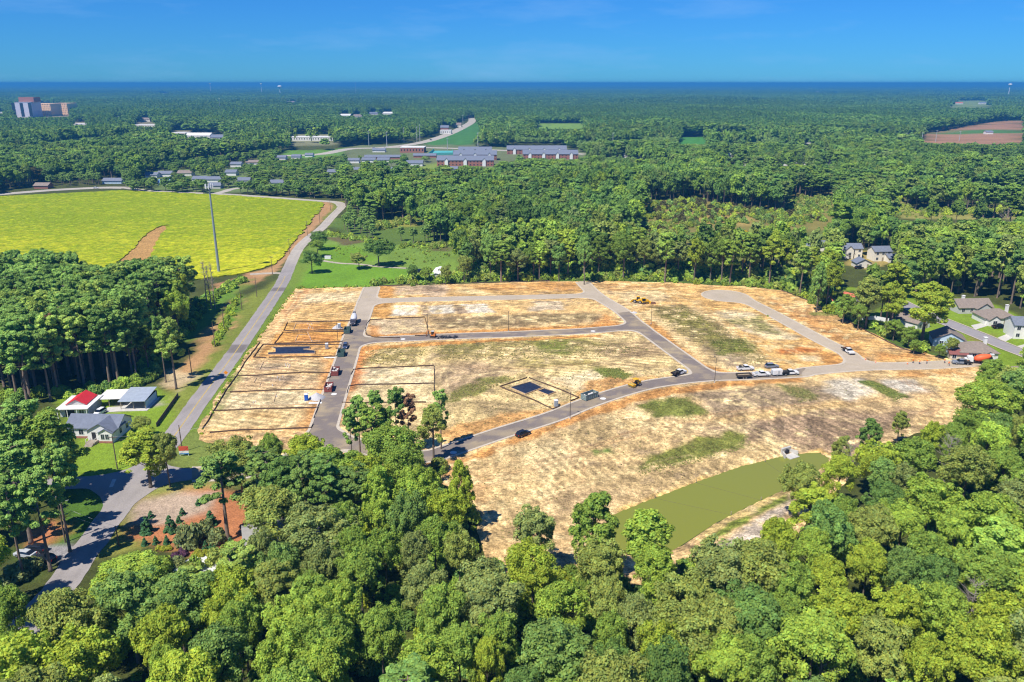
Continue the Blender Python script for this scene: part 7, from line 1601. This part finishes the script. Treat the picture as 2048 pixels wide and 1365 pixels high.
# cement trucks
def mixer(label, px, py, rz, dm, cabm):
    x, y = GT(px, py); o = empty('cement_truck', (x, y, 0.06), rz, label, 'cement truck')
    MB().box((-0.6, 0, 0.9), (7.6, 0.95, 0.35)).build('chassis', BLACKP, o); bevel(MB().box((2.7, 0, 1.75), (1.9, 2.3, 1.9), top=(0.86, 0.92)).build('cab', cabm, o), 0.1); bevel(MB().box((3.95, 0, 1.35), (0.9, 1.8, 1.0)).build('bonnet', cabm, o), 0.1)
    MB().box((3.42, 0, 2.15), (0.5, 2.0, 0.75), top=(0.4, 0.92), topoff=(-0.2, 0)).build('window', CARGLASS, o)
    V = []; F = []; n = 16; prof = [(-3.9, 0.55, 3.1), (-3.2, 0.95, 2.85), (-1.6, 1.28, 2.45), (-0.4, 1.32, 2.25), (0.8, 1.0, 2.05), (1.4, 0.5, 1.95)]
    for xx, r, zc in prof:
        for k in range(n): a = 2*pi*k/n; V.append((xx-0.15*sin(a)*r, r*cos(a), zc+r*sin(a)))
    for i in range(len(prof)-1):
        for k in range(n): F.append((i*n+k, i*n+(k+1) % n, (i+1)*n+(k+1) % n, (i+1)*n+k))
    F += [tuple(range(n)), tuple(range(len(V)-n, len(V)))]; MB().add(V, F).build('drum', dm, o, True)
    MB().box((-3.9, 0, 2.1), (0.5, 1.6, 1.9)).build('drum_stand', BLACKP, o); MB().box((-4.5, 0, 1.7), (1.6, 0.5, 0.2)).build('chute', RIM, o); MB().box((-4.1, 0, 3.6), (1.0, 0.9, 0.6), top=(1.4, 1.4)).build('hopper', cabm, o)
    for s in (-1, 1):
        for xx in (3.5, -1.3, -2.6): wheel(o, xx, s*1.0, 0.52, 0.34)
    lights(o, 4.42, -4.4, 0.8, 1.3, 1.0)
mixer('cement truck with grey white drum above the green skips', 708, 648, RV+pi, M('grey_drum', (0.55, 0.56, 0.60), 0.5, var=0.1), M('dark_cab', (0.08, 0.08, 0.10), 0.4))
mixer('orange red cement truck at the right end of the pale street', 1955, 728, 2.9, M('orange_drum', (0.80, 0.13, 0.04), 0.5, var=0.06), P_WHITE)
car('dark_truck', 'dark grey truck in front of the orange cement truck', 1922, 729, 3.0, P_GREY, 'flatbed', CARGO, cat='truck'); car('parked_car', 'grey car half behind the tree by the orange cement truck', 1979, 725, 0.2, P_SILVER, 'suv')
# machines
def tracks(o, hw, L, r, w_=0.5, z=0):
    for s in (-1, 1):
        q = MB(); n = 8; prof = [(L/2+r*cos(a), r+r*sin(a)) for a in [(-pi/2+pi*k/n) for k in range(n+1)]]+[(-L/2-r*cos(a), r+r*sin(a)) for a in [(pi/2-pi*k/n) for k in range(n+1)]]
        q.prism(prof, s*hw-w_/2, s*hw+w_/2); t = q.build('track', BLACKP, o)
        for k in range(5): MB().cyl((-L/2+L*k/4, s*hw-w_*0.52, r), (-L/2+L*k/4, s*hw+w_*0.52, r), r*0.42, n=10).build('track_wheel', RUSTY, t)
def dozer(label, px, py, rz):
    x, y = GT(px, py); o = empty('bulldozer', (x, y, 0.03), rz, label, 'bulldozer'); tracks(o, 0.95, 2.3, 0.42)
    MB().box((0.2, 0, 1.05), (2.9, 1.3, 0.8)).build('chassis', CAT_Y, o); bevel(MB().box((1.0, 0, 1.6), (1.5, 1.1, 0.7), top=(0.95, 0.9)).build('hood', CAT_Y, o), 0.06); MB().box((-0.55, 0, 2.0), (1.3, 1.35, 1.2), top=(0.92, 0.92)).build('cab', CARGLASS, o); MB().box((-0.55, 0, 2.68), (1.6, 1.6, 0.14)).build('cab_roof', CAT_Y, o)
    MB().add([(2.35,-1.55,0.1),(2.55,-1.55,1.25),(2.4,-1.55,1.25),(2.2,-1.55,0.1),(2.35,1.55,0.1),(2.55,1.55,1.25),(2.4,1.55,1.25),(2.2,1.55,0.1)], [(0,1,2,3),(7,6,5,4),(0,4,5,1),(1,5,6,2),(2,6,7,3),(3,7,4,0)]).build('blade', CAT_Y, o)
    for s in (-1, 1): MB().tube([(0.3, s*1.25, 0.5), (2.25, s*1.25, 0.5)], 0.1, 6).build('push_arm', CAT_Y, o)
    MB().cyl((1.2, 0.3, 1.9), (1.2, 0.3, 2.7), 0.07).build('exhaust', BLACKP, o)
dozer('yellow bulldozer right of the two machines above the weeds', 1289, 608, 0.3)
def loader(label, px, py, rz):
    x, y = GT(px, py); o = empty('wheel_loader', (x, y, 0.03), rz, label, 'loader')
    for s in (-1, 1):
        for xx in (1.2, -1.4): wheel(o, xx, s*0.95, 0.7, 0.5)
    MB().box((-1.2, 0, 1.45), (2.2, 1.5, 1.0), top=(0.92, 0.9)).build('engine_cover', CAT_Y, o); MB().box((0.2, 0, 1.2), (1.4, 1.1, 0.7)).build('frame', CAT_Y, o); MB().box((0.0, 0, 2.2), (1.2, 1.3, 1.3), top=(0.85, 0.9)).build('cab', CARGLASS, o); MB().box((0.0, 0, 2.9), (1.4, 1.45, 0.12)).build('cab_roof', CAT_Y, o)
    for s in (-1, 1): MB().tube([(0.6, s*0.5, 1.6), (1.9, s*0.5, 1.4), (2.7, s*0.5, 0.6)], 0.14, 6).build('lift_arm', CAT_Y, o)
    MB().add([(2.6,-1.3,0.15),(3.6,-1.3,0.1),(2.7,-1.3,1.15),(2.6,1.3,0.15),(3.6,1.3,0.1),(2.7,1.3,1.15)], [(0,2,1),(3,4,5),(0,1,4,3),(0,3,5,2)]).build('bucket', CAT_Y, o)
loader('yellow wheel loader left of the two machines above the weeds', 1276, 606, 2.6)
x, y = GT(1306, 608.5); MB().box((0, 0, 0.4), (2.2, 0.8, 0.8)).box((0, 0, 0.85), (1.8, 0.5, 0.2)).build('loader_bucket', RUSTY, loc=(x, y, 0.03), label='rust brown machine bucket lying right of the yellow bulldozer', cat='bucket')
x, y = GT(1270, 773); o = empty('road_roller', (x, y, 0.06), RL+pi, 'yellow road roller working on the curved street', 'road roller')
MB().cyl((1.55, -0.95, 0.62), (1.55, 0.95, 0.62), 0.62, n=20).build('drum', M('drum_steel', (0.5, 0.42, 0.16), 0.4, 0.4), o); MB().box((1.55, 0, 1.0), (1.7, 2.2, 0.22)).box((1.55, 1.05, 0.7), (1.5, 0.12, 0.5)).box((1.55, -1.05, 0.7), (1.5, 0.12, 0.5)).build('drum_frame', CAT_Y, o)
bevel(MB().box((-1.4, 0, 1.25), (1.7, 1.5, 0.9), top=(0.85, 0.85)).build('hood', CAT_Y, o), 0.08); MB().box((-0.1, 0, 0.95), (1.3, 1.3, 0.4)).build('platform', BLACKP, o); MB().box((-0.3, 0, 1.35), (0.5, 0.55, 0.5)).build('seat', BLACKP, o)
for s in (-1, 1):
    wheel(o, -1.3, s*0.85, 0.62, 0.45)
    for xx in (0.45, -0.75): MB().cyl((xx, s*0.65, 1.0), (xx, s*0.65, 2.5), 0.05).build('canopy_post', BLACKP, o)
MB().box((-0.15, 0, 2.55), (1.7, 1.6, 0.1)).build('canopy', CAT_Y, o)
def excavator(label, px, py, rz):
    x, y = GT(px, py); o = empty('mini_excavator', (x, y, 0.06), rz, label, 'excavator'); tracks(o, 0.75, 1.6, 0.3, 0.36)
    MB().box((-0.2, 0, 0.95), (1.9, 1.5, 0.5), top=(0.95, 0.95)).build('deck', ORNG, o); MB().box((-0.8, 0, 1.4), (0.7, 1.4, 0.5)).build('counterweight', ORNG, o); MB().box((0.0, 0.25, 1.85), (1.0, 0.9, 1.3), top=(0.9, 0.9)).build('cab', CARGLASS, o); MB().box((0.0, 0.25, 2.55), (1.1, 1.0, 0.1)).build('cab_roof', P_WHITE, o)
    MB().tube([(0.7, -0.2, 1.1), (1.7, -0.2, 2.4), (2.6, -0.2, 2.2)], 0.14, 6).build('boom', ORNG, o); MB().tube([(2.6, -0.2, 2.25), (2.9, -0.2, 0.8)], 0.11, 6).build('stick', ORNG, o); MB().box((2.75, -0.2, 0.5), (0.5, 0.6, 0.55), top=(0.6, 1)).build('bucket', RUSTY, o)
excavator('small orange excavator beside the corner lot fence', 866, 675, 2.9)
x, y = GT(895, 676.5); o = empty('broken_asphalt', (x, y, 0.06), 0, 'dark pile of broken asphalt slabs beside the small excavator', 'rubble pile'); rng = random.Random(4)
for k in range(22): MB().box((rng.uniform(-4, 4), rng.uniform(-.9, .9), rng.uniform(.15, .6)), (rng.uniform(.8, 1.8), rng.uniform(.5, 1.0), rng.uniform(.12, .25)), rng.uniform(0, 3)).build('slab', M('asphalt_lump', (0.04, 0.04, 0.045), 0.9, var=0.3), o)
# workers and cones
SKIN = M('skin', (0.45, 0.28, 0.20), 0.6); VEST = M('orange_vest', (0.95, 0.22, 0.03), 0.7); JEANS = M('work_trousers', (0.06, 0.07, 0.11), 0.9); HAT = M('hard_hat', (0.85, 0.75, 0.1), 0.4)
def worker_mesh(bend=0.0, stride=0.15):
    J = {'pel': (0, 0, 0.95), 'che': (0.28*bend, 0, 1.32-0.1*bend), 'nec': (0.42*bend, 0, 1.52-0.2*bend), 'hea': (0.5*bend, 0, 1.68-0.25*bend)}
    for s, n in ((1, 'l'), (-1, 'r')): J.update({'sh'+n: (0.34*bend, 0.2*s, 1.45-0.16*bend), 'el'+n: (0.42*bend+0.05, 0.27*s, 1.16-0.2*bend), 'ha'+n: (0.5*bend+0.2, 0.24*s, 0.92-0.25*bend), 'hi'+n: (0, 0.1*s, 0.9), 'kn'+n: (stride*s+0.05, 0.11*s, 0.5), 'an'+n: (stride*s*1.3, 0.12*s, 0.08), 'to'+n: (stride*s*1.3+0.17, 0.12*s, 0.04)})
    E = [('pel', 'che'), ('che', 'nec'), ('nec', 'hea')]
    for n in 'lr': E += [('che', 'sh'+n), ('sh'+n, 'el'+n), ('el'+n, 'ha'+n), ('pel', 'hi'+n), ('hi'+n, 'kn'+n), ('kn'+n, 'an'+n), ('an'+n, 'to'+n)]
    R = {'pel': .15, 'che': .17, 'nec': .065, 'hea': .11, 'sh': .085, 'el': .055, 'ha': .045, 'hi': .11, 'kn': .075, 'an': .055, 'to': .045}
    K = list(J); me = bpy.data.meshes.new('worker_body'); me.from_pydata([J[k] for k in K], [(K.index(a), K.index(b)) for a, b in E], [])
    o = bpy.data.objects.new('tmp', me); COL.objects.link(o); sm = o.modifiers.new('s', 'SKIN')
    for i, k in enumerate(K): r = R.get(k, R.get(k[:2])); me.skin_vertices[0].data[i].radius = (r, r)
    me.skin_vertices[0].data[0].use_root = True; o.modifiers.new('u', 'SUBSURF').levels = 1
    dg = bpy.context.evaluated_depsgraph_get(); ev = bpy.data.meshes.new_from_object(o.evaluated_get(dg)); bpy.data.objects.remove(o)
    for m in (VEST, JEANS, SKIN): ev.materials.append(m)
    zh = J['nec'][2]
    for p in ev.polygons: p.material_index = 1 if p.center.z < 0.92 else (2 if (p.center.z > zh-0.02 and abs(p.center.y) < 0.14) else 0); p.use_smooth = True
    return ev, J['hea']
WMS = [worker_mesh(0.0, 0.12), worker_mesh(0.9, 0.1), worker_mesh(0.2, 0.22)]
def person(label, px, py, rz, k):
    x, y = GT(px, py); me, hd = WMS[k]; o = empty('person', (x, y, 0.065), rz, label, 'person', 'road workers'); link('body', me, o); MB().ball((hd[0], hd[1], hd[2]+0.05), (0.145, 0.135, 0.12), 10, 6, 0.0).build('hard_hat', HAT, o, True)
for lab, px, py, rz, k in [('person in orange vest bending at the kerb of the pale street', 1838, 729, 0.5, 1), ('person in orange vest standing left of the bending one', 1826, 727, 2.0, 0), ('person in orange vest walking right of the bending one', 1853, 728, 0.2, 2), ('person in orange vest standing near the dark grey truck', 1889, 727, 3.0, 0), ('person in orange vest stepping on the pale street by the dark truck', 1897, 732, -1.5, 2), ('person in orange vest bending beside the orange cement truck', 1937, 729, 2.6, 1)]: person(lab, px, py, rz, k)
CONE = M('cone_orange', (0.9, 0.16, 0.03), 0.6)
for lab, px, py in [('orange cone at the kerb beside the cul-de-sac mouth', 1731, 721), ('orange cone at the end of the curved kerb', 1751, 726), ('orange cone on the pale street left of the workers', 1815, 729)]:
    x, y = GT(px, py); o = empty('traffic_cone', (x, y, 0.065), 0, lab, 'traffic cone'); MB().cyl((0, 0, 0.04), (0, 0, 0.9), 0.22, 0.04, 10).build('cone_body', CONE, o); MB().box((0, 0, 0.02), (0.55, 0.55, 0.05)).build('base', BLACKP, o); MB().cyl((0, 0, 0.45), (0, 0, 0.6), 0.142, 0.108, 10).build('band', TRIM, o)
# orange silt stakes along the new kerb
# ================================================================== HAZE
HM, t, bs = nodes_mat('haze_air'); t.nodes.remove(bs)
pv = t.nodes.new('ShaderNodeVolumePrincipled'); pv.inputs['Color'].default_value = (0.07, 0.37, 0.77, 1)
pv.inputs['Density'].default_value = 0.00014; pv.inputs['Anisotropy'].default_value = 0.0
t.links.new(pv.outputs[0], t.nodes['Material Output'].inputs['Volume'])
mb = MB(); mb.box((0, 26000, 48), (140000, 76000, 112)); hz = mb.build('haze', HM, kind='stuff', label='blue summer haze lying over the distant woods')
